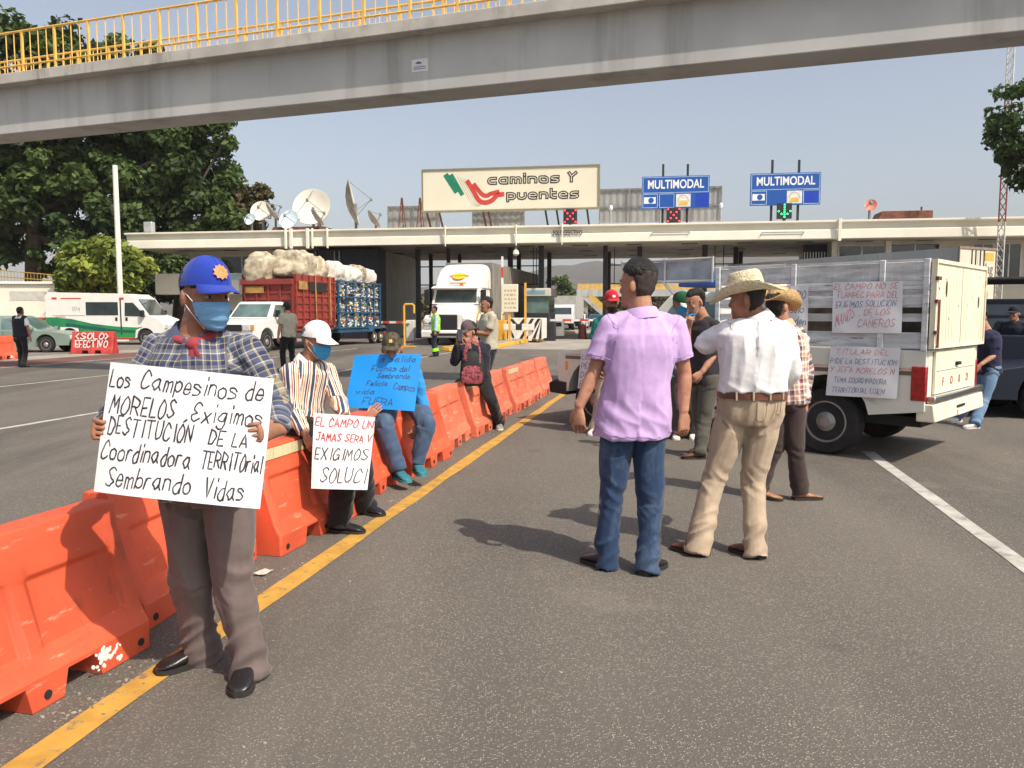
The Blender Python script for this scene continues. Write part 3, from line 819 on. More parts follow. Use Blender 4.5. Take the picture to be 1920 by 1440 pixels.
# ------------------------------------------------------------------ satellite dishes
m_dish = M('dish_cream', (0.70, 0.66, 0.56), rough=0.55, var=0.05, scale=1.5)
m_dishb = M('dish_back', (0.30, 0.27, 0.24), rough=0.6, metal=0.2, var=0.25, scale=2, dirt=0.5, dirtcol=(0.2, 0.1, 0.06))
m_dishw = M('dish_blue_white', (0.60, 0.72, 0.78), rough=0.5)
m_dishr = M('dish_coral', (0.85, 0.26, 0.19), rough=0.6)
def dish(label, px, py, rpx, ydir, d, mat, back=None, boom=True, elev=25, zbase=None, mesh=False):
    c = fl(px, py, d)
    rad = rpx / FPX * (45 + d)
    zb_ = (ZT - 0.15)
    t = thing('satellite_dish', label, 'satellite dish', tloc((c.x, d, zb_)), TRZ, 'satellite dishes on the toll canopy roof')
    cz = c.z - zb_
    mtx = Matrix.Translation((0, 0, cz)) @ Matrix.Rotation(R(ydir), 4, 'Z') @ Matrix.Rotation(R(90 - elev), 4, 'X')   # bowl axis +Z turns towards -Y
    mb = MB(); mb.lathe([(0.02, -rad * 0.30), (rad * 0.35, -rad * 0.26), (rad * 0.7, -rad * 0.15), (rad * 0.94, -rad * 0.02), (rad, 0.0), (rad, -0.05), (rad * 0.7, -rad * 0.15 - 0.06), (rad * 0.35, -rad * 0.26 - 0.06), (0.02, -rad * 0.3 - 0.06)], 36, mtx)
    me = mb
    me.mi = []
    nr = 36
    for f in range(len(me.f)): me.mi.append(0 if f < nr * 4 else 1)
    me.build('bowl', [mat, back or m_dishb], t, smooth=35, fix=True)
    mb = MB(); mb.tube([(0, 0.25, 0), (0, 0.25, max(0.15, cz - 0.02))], 0.06 + rad * 0.02, 8)
    mb.bar(mtx @ Vector((0, 0, -rad * 0.3 - 0.05)), (0, 0.25, max(0.15, cz - 0.05)), 0.08); mb.build('mount', m_grey_metal, t)
    mb = MB()
    foc = mtx @ Vector((0, 0, rad * 0.75))
    for k in range(3):
        mb.tube([mtx @ Vector((math.cos(k * 2.094 + 1.57) * rad * 0.9, math.sin(k * 2.094 + 1.57) * rad * 0.9, 0)), foc], 0.02, 5)
    mb.build('feed_struts', m_grey_metal, t)
    mb = MB(); mb.ell(foc, (0.09, 0.09, 0.12), 8, 6); mb.build('receiver', m_grey_metal, t)
dish('small pale blue dish at the far left of the dish cluster', 468, 410.5, 12, -10, 1.2, m_dishw, elev=20)
dish('medium cream dish behind the small pale blue dish', 489, 395, 20.5, 8, 2.5, m_dish, elev=20)
dish('dark backed tilted dish right of the medium cream dish', 513, 396, 22, 112, 1.8, m_dishb, elev=35)
dish('grey white dish in front of the biggest cream dish', 541, 411, 20, -5, 0.9, m_dishw, elev=22, back=m_dishb)
dish('biggest cream dish facing the road on the canopy roof', 584, 387, 37, 6, 3.0, m_dish, elev=18)
dish('small dark dish tilted in front of the biggest cream dish', 597, 407, 18, 118, 1.0, m_dishb, elev=35)
dish('tall grey dish seen nearly edge on, on its own thick post', 664, 380, 44, 108, 2.0, m_dish, elev=12)
dish('small tilted dish at the right end of the dish cluster', 702, 410, 19, 118, 1.2, m_dish, elev=35)
dish('small coral red dish on the right part of the canopy roof', 1633, 384, 10, -15, 1.0, m_dishr, back=m_dishr, elev=15)
for px0, px1, py0, py1, lab in ((502, 606, 424, 429, 'low dark red roof box under the dish cluster'), (1641, 1750, 394, 405, 'long dark red roof box at the right of the canopy roof')):
    a = fl(px0, py1, 1.5); b = fl(px1, py0, 1.5)
    t = thing('roof_box', lab, 'roof box', tloc((a.x, 1.5, ZT - 0.15)), TRZ)
    mb = MB(); mb.prism([(0, 0), (b.x - a.x, 0), (b.x - a.x, b.z - ZT + 0.15), (0.35, b.z - ZT + 0.15)], 0, 1.5); mb.build('casing', m_rust, t, bevel=0.02)
    mb = MB(); mb.tube([((b.x - a.x) * 0.85, 0.5, b.z - ZT + 0.15), ((b.x - a.x) * 0.85, 0.5, b.z - ZT + 0.4)], 0.05, 8); mb.build('vent', m_rust, t)
a = fl(277, 433, 0.5)
t = thing('floodlight', 'grey floodlight on the left end of the canopy roof', 'floodlight', tloc((a.x, 0.5, ZT)), TRZ)
mb = MB(); mb.mm(-0.28, 0.28, 0, 0.35, 0.12, 0.72); mb.build('housing', m_alu, t, bevel=0.03)
mb = MB(); mb.mm(-0.23, 0.23, -0.02, -0.002, 0.17, 0.67); mb.build('lens', M('lens_grey', (0.35, 0.36, 0.36), rough=0.2), t, smooth=0)
mb = MB(); mb.tube([(0, 0.17, -0.02), (0, 0.17, 0.13)], 0.05, 8); mb.build('foot', m_steel, t)
# white pole and red and white lattice mast
p = at(226, 560, 43.5)
t = thing('pole', 'tall white pole at the left end of the toll canopy', 'pole', (p.x, p.y, 0))
mb = MB(); mb.tube([(0, 0, 0), (0, 0, at(224, 310, 43.5).z)], [0.15, 0.13], 12); mb.build('shaft', m_cream, t)
mb = MB(); mb.mm(-0.25, 0.25, -0.25, 0.25, 0.0, 0.12); mb.build('base_plate', m_cream, t, bevel=0.01)
p = at(1878, 470, 40)
t = thing('radio_mast', 'red and white lattice radio mast on the right in front of the canopy', 'mast', (p.x, p.y, 0))
m_mw = M('mast_white', (0.62, 0.60, 0.56), rough=0.6); m_mr = M('mast_red', (0.30, 0.075, 0.05), rough=0.6)
HM = 21.0; k = 0
for band_i in range(7):
    z0 = band_i * 3.0; mb = MB()
    for q in range(3):
        a1 = q * 2.094 + 0.5; a2 = (q + 1) * 2.094 + 0.5
        P = lambda a, z: (0.19 * math.cos(a), 0.19 * math.sin(a), z)
        mb.tube([P(a1, z0), P(a1, z0 + 3)], 0.04, 6)
        for s in range(6):
            za = z0 + s * 0.5
            mb.tube([P(a1, za), P(a2, za + 0.5)], 0.024, 5)
    mb.build('section', m_mr if band_i in (2, 3, 5) else m_mw, t)
# ================================================================== people
def cloth_mat(name, build, rough=0.85, bump=0.35, bscale=260.0, weave=True):
    """build(nt, u, v) returns a colour socket or a tuple; u across, v along the limb or trunk, in metres"""
    if name in MATS: return MATS[name]
    m = bpy.data.materials.new(name); m.use_nodes = True
    nt = m.node_tree; L = nt.links; b = nt.nodes['Principled BSDF']
    at_ = nd(nt, 'ShaderNodeAttribute', attribute_name='cloth')
    sp = nd(nt, 'ShaderNodeSeparateXYZ'); L.new(at_.outputs['Vector'], sp.inputs[0])
    c = build(nt, sp.outputs[0], sp.outputs[1])
    nz = nd(nt, 'ShaderNodeTexNoise'); nz.inputs['Scale'].default_value = 14; nz.inputs['Detail'].default_value = 6
    tc = nd(nt, 'ShaderNodeTexCoord'); L.new(tc.outputs['Object'], nz.inputs['Vector'])
    mr = nd(nt, 'ShaderNodeMapRange'); mr.inputs[1].default_value = 0.3; mr.inputs[2].default_value = 0.7; mr.inputs[3].default_value = 0.88; mr.inputs[4].default_value = 1.1
    L.new(nz.outputs[0], mr.inputs[0])
    mx = nd(nt, 'ShaderNodeMix', data_type='RGBA', blend_type='MULTIPLY'); mx.inputs[0].default_value = 1
    if hasattr(c, 'links'): L.new(c, mx.inputs[6])
    else: mx.inputs[6].default_value = (*c, 1)
    L.new(mr.outputs[0], mx.inputs[7])
    L.new(mx.outputs[2], b.inputs['Base Color'])
    b.inputs['Roughness'].default_value = rough
    b.inputs['Specular IOR Level'].default_value = 0.25
    b.inputs['Sheen Weight'].default_value = 0.15
    nb = nd(nt, 'ShaderNodeTexNoise'); nb.inputs['Scale'].default_value = 22; nb.inputs['Detail'].default_value = 7; nb.inputs['Roughness'].default_value = 0.62
    L.new(tc.outputs['Object'], nb.inputs['Vector'])
    bp = nd(nt, 'ShaderNodeBump'); bp.inputs['Strength'].default_value = bump; bp.inputs['Distance'].default_value = 0.012
    L.new(nb.outputs[0], bp.inputs['Height']); L.new(bp.outputs[0], b.inputs['Normal'])
    MATS[name] = m
    return m
def frac(nt, x, freq, off=0.0):
    a = nd(nt, 'ShaderNodeMath', operation='MULTIPLY_ADD'); a.inputs[1].default_value = freq; a.inputs[2].default_value = off
    nt.links.new(x, a.inputs[0])
    f = nd(nt, 'ShaderNodeMath', operation='FRACT'); nt.links.new(a.outputs[0], f.inputs[0])
    return f.outputs[0]
def bands(nt, x, stops):
    r = nd(nt, 'ShaderNodeValToRGB'); r.color_ramp.interpolation = 'CONSTANT'
    e = r.color_ramp.elements
    while len(e) < len(stops): e.new(0.5)
    for i, (p, c) in enumerate(stops):
        e[i].position = p; e[i].color = (*c, 1)
    nt.links.new(x, r.inputs[0]); return r.outputs[0]
def mixc(nt, f, a, b, mode='MIX'):
    k = nd(nt, 'ShaderNodeMix', data_type='RGBA', blend_type=mode); k.inputs[0].default_value = f
    for i, v in ((6, a), (7, b)):
        if hasattr(v, 'links'): nt.links.new(v, k.inputs[i])
        else: k.inputs[i].default_value = (*v, 1)
    return k.outputs[2]
def plain(name, c, **kw): return cloth_mat(name, lambda nt, u, v: c, **kw)
def stripes(name, period, stops, **kw): return cloth_mat(name, lambda nt, u, v: bands(nt, frac(nt, u, 1 / period), stops), **kw)
def plaid(name, period, su, sv, **kw):
    return cloth_mat(name, lambda nt, u, v: mixc(nt, 0.5, bands(nt, frac(nt, u, 1 / period), su), bands(nt, frac(nt, v, 1 / period), sv)), **kw)

m_skin = M('tan_skin', (0.40, 0.20, 0.125), rough=0.55, var=0.16, scale=9, bump=0.08, bscale=120, spec=0.35, sss=0.12)
m_skin2 = M('dark_tan_skin', (0.32, 0.148, 0.09), rough=0.55, var=0.18, scale=9, bump=0.1, bscale=110, spec=0.35, sss=0.1)
wear(m_skin, (.24, .09, .055), .6, 26, .52, .66); wear(m_skin2, (.17, .065, .04), .6, 26, .52, .66)
m_hair = M('black_hair', (0.012, 0.010, 0.009), rough=0.45, var=0.4, scale=30, bump=0.9, bscale=140, stretch=(1, 1, 0.3), spec=0.4)
m_hairg = M('grey_hair', (0.16, 0.15, 0.14), rough=0.6, var=0.35, scale=30, bump=0.8, bscale=140)
m_hairs = M('cropped_hair', (0.045, 0.03, 0.022), rough=0.6, var=0.3, scale=40, bump=0.6, bscale=200)
m_eye = M('eye_white', (0.34, 0.31, 0.28), rough=0.15)
m_iris = M('iris', (0.02, 0.012, 0.01), rough=0.15)
m_lip = M('lip', (0.24, 0.085, 0.065), rough=0.5)
m_leather = M('black_leather', (0.014, 0.013, 0.013), rough=0.32, var=0.3, scale=12, bump=0.15, bscale=60, spec=0.5, dirt=0.4, dirtcol=(0.07, 0.06, 0.05), dirtlo=0.6)
m_brownl = M('brown_leather', (0.14, 0.052, 0.028), rough=0.4, var=0.3, scale=10, bump=0.1, bscale=60)
m_sole = M('shoe_sole', (0.02, 0.018, 0.017), rough=0.8)

HEADR = [(-.122,.026,.078,.020),(-.108,.044,.091,-.010),(-.085,.055,.094,-.045),(-.055,.063,.093,-.066),(-.025,.069,.092,-.082),(.006,.073,.089,-.092),(.030,.0755,.094,-.098),
         (.058,.0765,.090,-.100),(.082,.071,.076,-.092),(.102,.057,.053,-.074),(.116,.036,.026,-.046),(.122,.012,-.002,-.022)]
def head_surf(ang, z, grow=0.0):
    """point of the head at an angle from straight ahead (+Y) and a height from the centre"""
    zs = [r[0] for r in HEADR]
    z = max(zs[0], min(zs[-1], z))
    i = max(0, min(len(zs) - 2, next((k for k in range(len(zs) - 1) if zs[k+1] >= z), len(zs) - 2)))
    t = (z - zs[i]) / (zs[i+1] - zs[i])
    w, yf, yb = [HEADR[i][k] * (1-t) + HEADR[i+1][k] * t for k in (1, 2, 3)]
    c = (yf + yb) / 2; h = (yf - yb) / 2
    s_, co = math.sin(ang), math.cos(ang)
    e = 2.25
    rr = (abs(s_) ** e + abs(co) ** e) ** (-1 / e)
    return Vector((s_ * rr * (w + grow), c + co * rr * (h + grow), z))
def head_mb():
    mb = MB(); n = 28
    mb.loft([[head_surf(2*math.pi*j/n, r[0]) for j in range(n)] for r in HEADR])
    # nose, brows, lips, ears
    mb.loft([[Vector((x * wd, y, z)) for x, y in ((-1, yb), (-.45, yt), (.45, yt), (1, yb))] for z, wd, yb, yt in ((.022,.010,.080,.092),(-.002,.012,.080,.101),(-.020,.016,.078,.112),(-.034,.020,.076,.116),(-.044,.019,.078,.104))])
    for sx in (-1, 1):
        mb.ell((sx * .034, .086, .024), (.024, .010, .007), 10, 6)
        mb.ell((sx * .040, .072, -.025), (.022, .018, .018), 10, 6)
        mb.ell((sx * .083, -.010, -.008), (.013, .020, .035), 10, 8, Matrix.Rotation(sx * R(-30), 3, 'Z'))
    mb.ell((0, .092, -.066), (.024, .009, .008), 10, 6)
    mb.ell((0, .090, -.078), (.020, .010, .008), 10, 6)
    mb.ell((0, .083, -.106), (.024, .016, .016), 10, 6)
    return mb
def basis(f, up=(0, 0, 1)):
    f = Vector(f).normalized(); u = Vector(up)
    r = f.cross(u).normalized(); u = r.cross(f).normalized()
    return Matrix((r, f, u)).transposed()          # columns: right, forward, up
def hand_mb(wrist, fdir, back, side, curl=0.35, s=1.0, spread=0.12, thumb=0.5):
    """fdir: towards the finger tips, back: out of the back of the hand, side: +1 when the thumb is on back x fdir"""
    f = Vector(fdir).normalized(); b = Vector(back); b = (b - f * b.dot(f)).normalized()
    t = b.cross(f) * side                     # towards the thumb
    W = Vector(wrist); mb = MB(); palm = MB()
    def P(x, y, z): return W + (f * x + t * y + b * z) * s
    rings = []
    for x, hw, th in ((-.05, .023, .021), (-.02, .0255, .021), (.0, .028, .020), (.02, .034, .0195), (.05, .041, .017), (.08, .041, .014), (.094, .036, .011)):
        rings.append([P(x, math.cos(a) * hw, math.sin(a) * th) for a in [2*math.pi*k/12 for k in range(12)]])
    palm.loft(rings)
    for i, (y, L, r) in enumerate(((.031, .072, .0088), (.0105, .080, .0092), (-.0105, .074, .0088), (-.030, .058, .0078))):
        c = curl * (1 + 0.12 * i) * 1.25
        ang = 0; p = Vector((.084, y, 0)); pts = [Vector((.070, y, -.002)), p]
        sp = y * spread * 5
        for k, fr in enumerate((.45, .31, .24)):
            ang += c * (0.9, 1.15, 0.8)[k]
            p = p + Vector((math.cos(ang) * L * fr, sp * L * fr * math.cos(ang), -math.sin(ang) * L * fr))
            pts.append(p)
        pts.append(p + (pts[-1] - pts[-2]).normalized() * r * 0.5)
        mb.tube([P(*q) for q in pts], [r*1.05*s, r*1.1*s, r*1.0*s, r*0.95*s, r*0.82*s, r*0.4*s], 8)
    a = thumb
    pts = [(.012, .026, -.004), (.038, .046, -.010 - .01 * curl), (.038 + .034 * math.cos(a), .046 + .03 * math.sin(a) * .7, -.016 - .03 * curl), (.038 + .062 * math.cos(a), .046 + .044 * math.sin(a) * .55, -.022 - .05 * curl)]
    mb.tube([P(*q) for q in pts], [.0145*s, .0125*s, .0105*s, .007*s], 8)
    return palm, mb
def remesh(mb, voxel, smooth=3, name='tmp'):
    me = mb.mesh(name)
    bm = bmesh.new(); bm.from_mesh(me); bmesh.ops.recalc_face_normals(bm, faces=bm.faces); bm.to_mesh(me); bm.free()
    o = bpy.data.objects.new(name, me); C.objects.link(o)
    m = o.modifiers.new('r', 'REMESH'); m.mode = 'VOXEL'; m.voxel_size = voxel
    s = o.modifiers.new('s', 'SMOOTH'); s.factor = 0.5; s.iterations = smooth
    bpy.context.view_layer.update()
    out = bpy.data.meshes.new_from_object(o.evaluated_get(bpy.context.evaluated_depsgraph_get()))
    bpy.data.objects.remove(o); bpy.data.meshes.remove(me)
    return out
def join_mb(me, mb):
    """append a collector's shapes to a mesh"""
    bm = bmesh.new(); bm.from_mesh(me)
    m2 = mb.mesh('x'); b2 = bmesh.new(); b2.from_mesh(m2); bmesh.ops.recalc_face_normals(b2, faces=b2.faces); b2.to_mesh(m2); b2.free()
    bm.from_mesh(m2); bm.to_mesh(me); bm.free(); bpy.data.meshes.remove(m2)
def ik(a, c, l1, l2, pole):
    a = Vector(a); c = Vector(c); d = c - a; L = min(d.length, (l1 + l2) * 0.999)
    n = d.normalized(); x = (l1*l1 - l2*l2 + L*L) / (2*L); h = math.sqrt(max(0, l1*l1 - x*x))
    p = Vector(pole); p = (p - n * p.dot(n)).normalized()
    return a + n * x + p * h
def stand(loc, ang, H=1.72, hands=None, lean=0.0, stance=0.13, step=0.06, headyaw=0.0, headpitch=0.0):
    """joints of a standing figure; ang: heading in degrees from +X; a = its left, b = its right"""
    s = H / 1.72; f = Vector((math.cos(R(ang)), math.sin(R(ang)), 0)); r = Vector((f.y, -f.x, 0)); u = Vector((0, 0, 1)); B = Vector((loc[0], loc[1], 0))
    P = B + u * .90 * s; N = B + u * 1.46 * s + f * lean
    J = dict(pel=P, neck=N, head=N + u * .145 * s + f * (.035 + lean * .3), bf=f, H=H)
    for k, sg in (('a', -1), ('b', 1)):
        J['sh' + k] = N - u * .055 * s + r * sg * .185 * s
        J['hip' + k] = P + r * sg * .09 * s - u * .02 * s
        st = step * (1 if k == 'a' else -1)
        J['an' + k] = B + u * .085 * s + r * sg * stance * .8 * s + f * st
        J['kn' + k] = ik(J['hip' + k], J['an' + k], .41 * s, .40 * s, f + r * sg * .2)
        J['toe' + k] = J['an' + k] + f * .17 * s + r * sg * .05 - u * .06 * s
        w = (hands or {}).get(k)
        wr = (N + r * w[0] + f * w[1] + u * w[2]) if w else (J['sh' + k] + r * sg * .07 * s + f * .06 - u * .53 * s)
        J['el' + k] = ik(J['sh' + k], wr, .285 * s, .25 * s, (-f * .8 + r * sg * .6 - u * .5))
        J['wr' + k] = J['el' + k] + (wr - J['el' + k]).normalized() * .25 * s
    hd = Matrix.Rotation(R(headyaw), 3, 'Z') @ f
    J['face'] = (hd + Vector((0, 0, math.tan(R(headpitch))))).normalized()
    return J
def pix(Y, **kw):
    """joints from pixels: name=(px, py, dY)"""
    J = {}
    for k, v in kw.items():
        if isinstance(v, tuple) and k not in ('face', 'bf'):
            J[k] = at(v[0], v[1], Y + (v[2] if len(v) > 2 else 0))
        elif k in ('face', 'bf'):
            J[k] = Vector(v).normalized()
        else:
            J[k] = v
    return J

def seg_tube(mb, pts, rads, n=14, k=4, flat=1.0, ref=None):
    P = catmull(pts, k); Rr = [Vector((r, 0, 0)) for r in rads]; Rr = [q.x for q in catmull(Rr, k)] if len(rads) > 2 else None
    if Rr is None: P = [Vector(p) for p in pts]; Rr = rads
    mb.tube(P, Rr, n, ref=ref, flat=flat)
    # round the ends
    mb.ell(P[0], (Rr[0],) * 3, 10, 8); 
def torso(mb, J, s, ease, lo, hi, girth=1.0, belly=0.0, flare=0.0):
    """stacked ellipses from pelvis to neck; lo, hi in fractions of the trunk"""
    P, N = J['pel'], J['neck']
    L = (N - P).length; k = L / (.56 * s)
    lat0 = (J['hipb'] - J['hipa']).normalized(); lat1 = (J['shb'] - J['sha']).normalized()
    f0 = Vector(J['bf'])
    mid = (P + N) / 2 - f0 * J.get('slump', -0.015) * -1 * 1.0
    LV = [(-.20, .125, .105), (-.12, .160, .118), (0, .172, .122), (.15, .166, .118), (.32, .155, .115), (.5, .164, .120), (.68, .178, .124), (.82, .182, .116), (.92, .150, .098), (1.0, .080, .078), (1.06, .066, .068)]
    rings = []
    def lev(f):
        for i in range(len(LV) - 1):
            if LV[i+1][0] >= f:
                t = (f - LV[i][0]) / (LV[i+1][0] - LV[i][0]); return [LV[i][q] * (1-t) + LV[i+1][q] * t for q in (1, 2)]
        return LV[-1][1:]
    fs_ = [lo] + [x for x in np.linspace(-.2, 1.06, 22) if lo < x < hi] + [hi]
    for f in fs_:
        if f >= 0: c = P * (1-f)**2 + mid * 2*f*(1-f) + N * f*f
        else: c = P + (P - N).normalized() * (-f) * L
        w, d = lev(max(f, .02) if flare else f)
        lat = lat0.lerp(lat1, max(0, min(1, f))).normalized()
        up = (N - P).normalized() if 0 <= f <= 1 else (N - P).normalized()
        fw = up.cross(lat).normalized()
        if fw.dot(f0) < 0: fw = -fw
        e = ease * (1 if f < .85 else 0.5) + (flare * max(0, (.35 - f) / .5) if flare else 0)
        w = (w * girth) * s + e; d = d * girth * s + e
        bl = belly * math.exp(-((f - .22) / .22) ** 2)
        ring = []
        for j in range(28):
            a = 2*math.pi*j/28
            x, y = math.cos(a), math.sin(a)
            rr = (abs(x)**2.4 + abs(y)**2.4) ** (-1/2.4)
            dd = d + (bl if y > 0 else 0)
            ring.append(c + lat * x * rr * w + fw * y * rr * dd)
        rings.append(ring)
    mb.loft(rings)
def body_parts(J, s, girth=1.0, belly=0.0):
    mb = MB()
    torso(mb, J, s, -.012, -.18, 1.0, girth, belly)
    up = (J['head'] - J['neck']).normalized()
    mb.tube([J['neck'] - up * .07 * s, J['neck'] + up * .03 * s, J['head'] - up * .03 * s], [.080 * s, .067 * s, .060 * s], 16)
    for k in 'ab':
        mb.tube([J['sh' + k] - Vector((0, 0, .012)), J['neck'] - Vector((0, 0, .025))], [.044 * s, .044 * s], 12)
        seg_tube(mb, [J['sh' + k], J['sh' + k].lerp(J['el' + k], .5), J['el' + k]], [.054 * s, .046 * s, .038 * s], 14)
        seg_tube(mb, [J['el' + k], J['el' + k].lerp(J['wr' + k], .3), J['wr' + k]], [.038 * s, .040 * s, .027 * s], 14)
        seg_tube(mb, [J['hip' + k], J['hip' + k].lerp(J['kn' + k], .5), J['kn' + k]], [.078 * s, .070 * s, .052 * s], 14)
        seg_tube(mb, [J['kn' + k], J['kn' + k].lerp(J['an' + k], .35), J['an' + k]], [.050 * s, .052 * s, .036 * s], 14)
    return mb
def cloth_attr(me, J, bones, base):
    """cloth coordinates per vertex: across and along the nearest bone"""
    n = len(me.vertices); co = np.empty(n * 3, dtype=np.float32); me.vertices.foreach_get('co', co); co = co.reshape(-1, 3) + np.array(base, dtype=np.float32)
    best = np.full(n, 1e9); uv = np.zeros((n, 3), dtype=np.float32)
    for bi, (A, B, r, e1) in enumerate(bones):
        A = np.array(A); B = np.array(B); d = B - A; L = np.linalg.norm(d); d = d / L
        e1 = np.array(e1); e1 = e1 - d * e1.dot(d); e1 = e1 / np.linalg.norm(e1); e2 = np.cross(d, e1)
        rel = co - A; t = rel @ d; tc = np.clip(t, 0, L)
        dist = np.linalg.norm(rel - tc[:, None] * d, axis=1) - r
        u = rel @ e1; w = rel @ e2
        m = dist < best
        best[m] = dist[m]
        uv[m, 0] = (u + 0.55 * w * np.sign(u))[m] if bi == 0 else (u + 0.6 * w)[m]
        uv[m, 1] = t[m]; uv[m, 2] = bi
    a = me.attributes.new('cloth', 'FLOAT_VECTOR', 'POINT'); a.data.foreach_set('vector', uv.ravel())
    return uv
def wrinkle(me, uv, amp, seed=0, mode='shirt', J=None, fold=1.0):
    n = len(me.vertices)
    co = np.empty(n * 3, dtype=np.float32); me.vertices.foreach_get('co', co); co = co.reshape(-1, 3)
    no = np.empty(n * 3, dtype=np.float32); me.vertex_normals.foreach_get('vector', no); no = no.reshape(-1, 3)
    out = co.copy()
    for i in range(n):
        u, v, b = uv[i]
        p = co[i]
        rid = lambda x, y, z: .45 - abs(mnoise.noise(Vector((x + seed, y, z)))) * 1.9
        n1 = mnoise.noise(Vector((p[0] * 4 + seed, p[1] * 4, p[2] * 4)))
        fv = rid(u * 10, v * 3.2 + u * 3, b * 5.3)
        if mode == 'trousers':
            lg = (b + 1) // 2; vv = v + (.42 if b in (2, 4) else 0)
            if b == 0: lg = 1; vv = 0
            w = min(1, max(0, (vv - .52) / .22)); w2 = max(0, 1 - vv / .16); w3 = max(0, 1 - abs(vv - .43) / .13)
            fv = rid(u * 10, vv * 3.2 + u * 3, lg * 5.3)
            dsp = amp * 1.35 * (.4 * n1 + .8 * fv * (1 - w) + 1.25 * w * rid(u * 5, vv * 13 + u * 9, lg * 3.7) + .9 * w2 * rid(u * 5 + 2, vv * 9 - u * 8, lg * 1.7) + .9 * w3 * rid(u * 4, vv * 12 - u * 9, lg))
        elif b == 0:
            t = v / .75; w = math.exp(-((t - .24) / .24) ** 2)
            dsp = amp * 1.3 * (.5 * n1 + 1.2 * w * rid(u * 3.5, v * 10 + u * 4 * (1 if n1 > 0 else 1.3), 1) + .75 * (1 - w * .6) * rid(u * 8 + 5, v * 3 + abs(u) * 4, 2))
        else:
            am = (b + 1) // 2; vv = v + (.285 if b in (2, 4) else 0)
            dsp = amp * (.5 * n1 + (.7 + .6 * max(0, 1 - abs(vv - .29) / .12)) * rid(u * 6, vv * 10 + u * 9, am * 9.1))
        out[i] += no[i] * dsp
    me.vertices.foreach_set('co', out.ravel()); me.update()
from mathutils.bvhtree import BVHTree
def seam(o, lines, mat, r=.0022, name='seam', lift=.0005, step=.012, flat=1.0):
    """stitched lines laid on the nearest surface of a garment (its own local space)"""
    bv = BVHTree.FromPolygons([v.co for v in o.data.vertices], [p.vertices[:] for p in o.data.polygons])
    mb = MB()
    for ln in lines:
        pts = []
        for a, b in zip(ln[:-1], ln[1:]):
            a = Vector(a); b = Vector(b); k = max(1, int((b - a).length / step))
            pts += [a.lerp(b, i / k) for i in range(k)]
        pts.append(Vector(ln[-1])); q = []
        for p in pts:
            h = bv.find_nearest(p)
            if h[0] is not None: q.append(h[0] + h[1] * lift)
        if len(q) > 1: mb.tube(q, r, 5)
    return mb.build(name, mat, o, fix=False)
def ring_pts(c, ax, rad, n=28):
    ax = Vector(ax).normalized(); a = ax.orthogonal().normalized(); b = ax.cross(a)
    return [Vector(c) + (a * math.cos(2*math.pi*k/n) + b * math.sin(2*math.pi*k/n)) * rad for k in range(n + 1)]
def kid(t, nm): return [c for c in t.children if c.name.split('.')[0] == nm][0]
def garment_seams(t, J, ms, mt, short=True, view=-1, pockets=True, yoke=True, hem=None):
    """yoke, sleeve hems, arm holes, back pockets, side seams"""
    b = t.location; f = Vector(J['bf']) * view; lat = (J['shb'] - J['sha']).normalized(); s = J['H'] / 1.72
    if ms:
        sh = kid(t, 'shirt'); L = []
        if yoke: L.append([J['neck'].lerp(J['pel'], .24) - b + lat * x * s + f * .3 for x in (-.16, -.08, 0, .08, .16)])
        for k in 'ab':
            d = J['el' + k] - J['sh' + k]
            L.append(ring_pts(J['sh' + k] - b + lat * (.02 if k == 'a' else -.02), lat + Vector((0, 0, -.5 if k == 'b' else .5)) , .10))
            if short: L.append(ring_pts(J['sh' + k].lerp(J['el' + k], .62) - b, d, .12))
        if hem is not None: L.append(ring_pts(J['pel'].lerp(J['neck'], hem) - b, J['neck'] - J['pel'], .3, 40))
        seam(sh, L, ms)
    if mt:
        tr = kid(t, 'trousers'); L = []
        for k, sg in (('a', -1), ('b', 1)):
            o = lat * sg; h = J['hip' + k] - b
            L.append([h + o * .2 + Vector((0, 0, .06)), J['kn' + k] - b + o * .2, J['an' + k] - b + o * .2])
            if pockets:
                c = h + f * .3 + Vector((0, 0, -.005)) + o * .005
                L.append([c + lat * x * s + Vector((0, 0, z)) for x, z in ((-.055, .075), (-.058, -.04), (0, -.075), (.058, -.04), (.055, .075), (-.055, .075))])
        if pockets: L.append([J['pel'] - b + f * .3 + Vector((0, 0, z)) for z in (.08, 0, -.1)])
        seam(tr, L, mt)
def hat_frame(J):
    f = Vector(J['face']); up = J.get('hup', Vector((0, 0, 1)))
    return Matrix.Translation(J['head']) @ basis(f, up).to_4x4()
def shell_part(name, mat, T, ang0, ang1, z0, z1, grow, thick, parent, na=20, nz=8, fn=None, s=1.0, bump=0):
    """a sheet that follows the head"""
    mb = MB(); A = []; B = []
    for i in range(nz + 1):
        z = z0 + (z1 - z0) * i / nz
        for j in range(na + 1):
            a = ang0 + (ang1 - ang0) * j / na
            p = head_surf(a, z, grow); q = head_surf(a, z, grow + thick)
            if fn: 
                d = fn(a, z); p = p + d; q = q + d
            A.append(T @ (p * s)); B.append(T @ (q * s))
    n = na + 1; o = len(A); fs_ = []
    for i in range(nz):
        for j in range(na):
            k = i * n + j
            fs_.append((k, k + 1, k + n + 1, k + n)); fs_.append((o + k, o + k + n, o + k + n + 1, o + k + 1))
    for j in range(na):
        fs_.append((j, o + j, o + j + 1, j + 1)); k = nz * n + j; fs_.append((k, k + 1, o + k + 1, o + k))
    for i in range(nz):
        k = i * n; fs_.append((k, k + n, o + k + n, o + k)); k = i * n + na; fs_.append((k, o + k, o + k + n, k + n))
    mb.add(A + B, fs_)
    return mb.build(name, mat, parent)

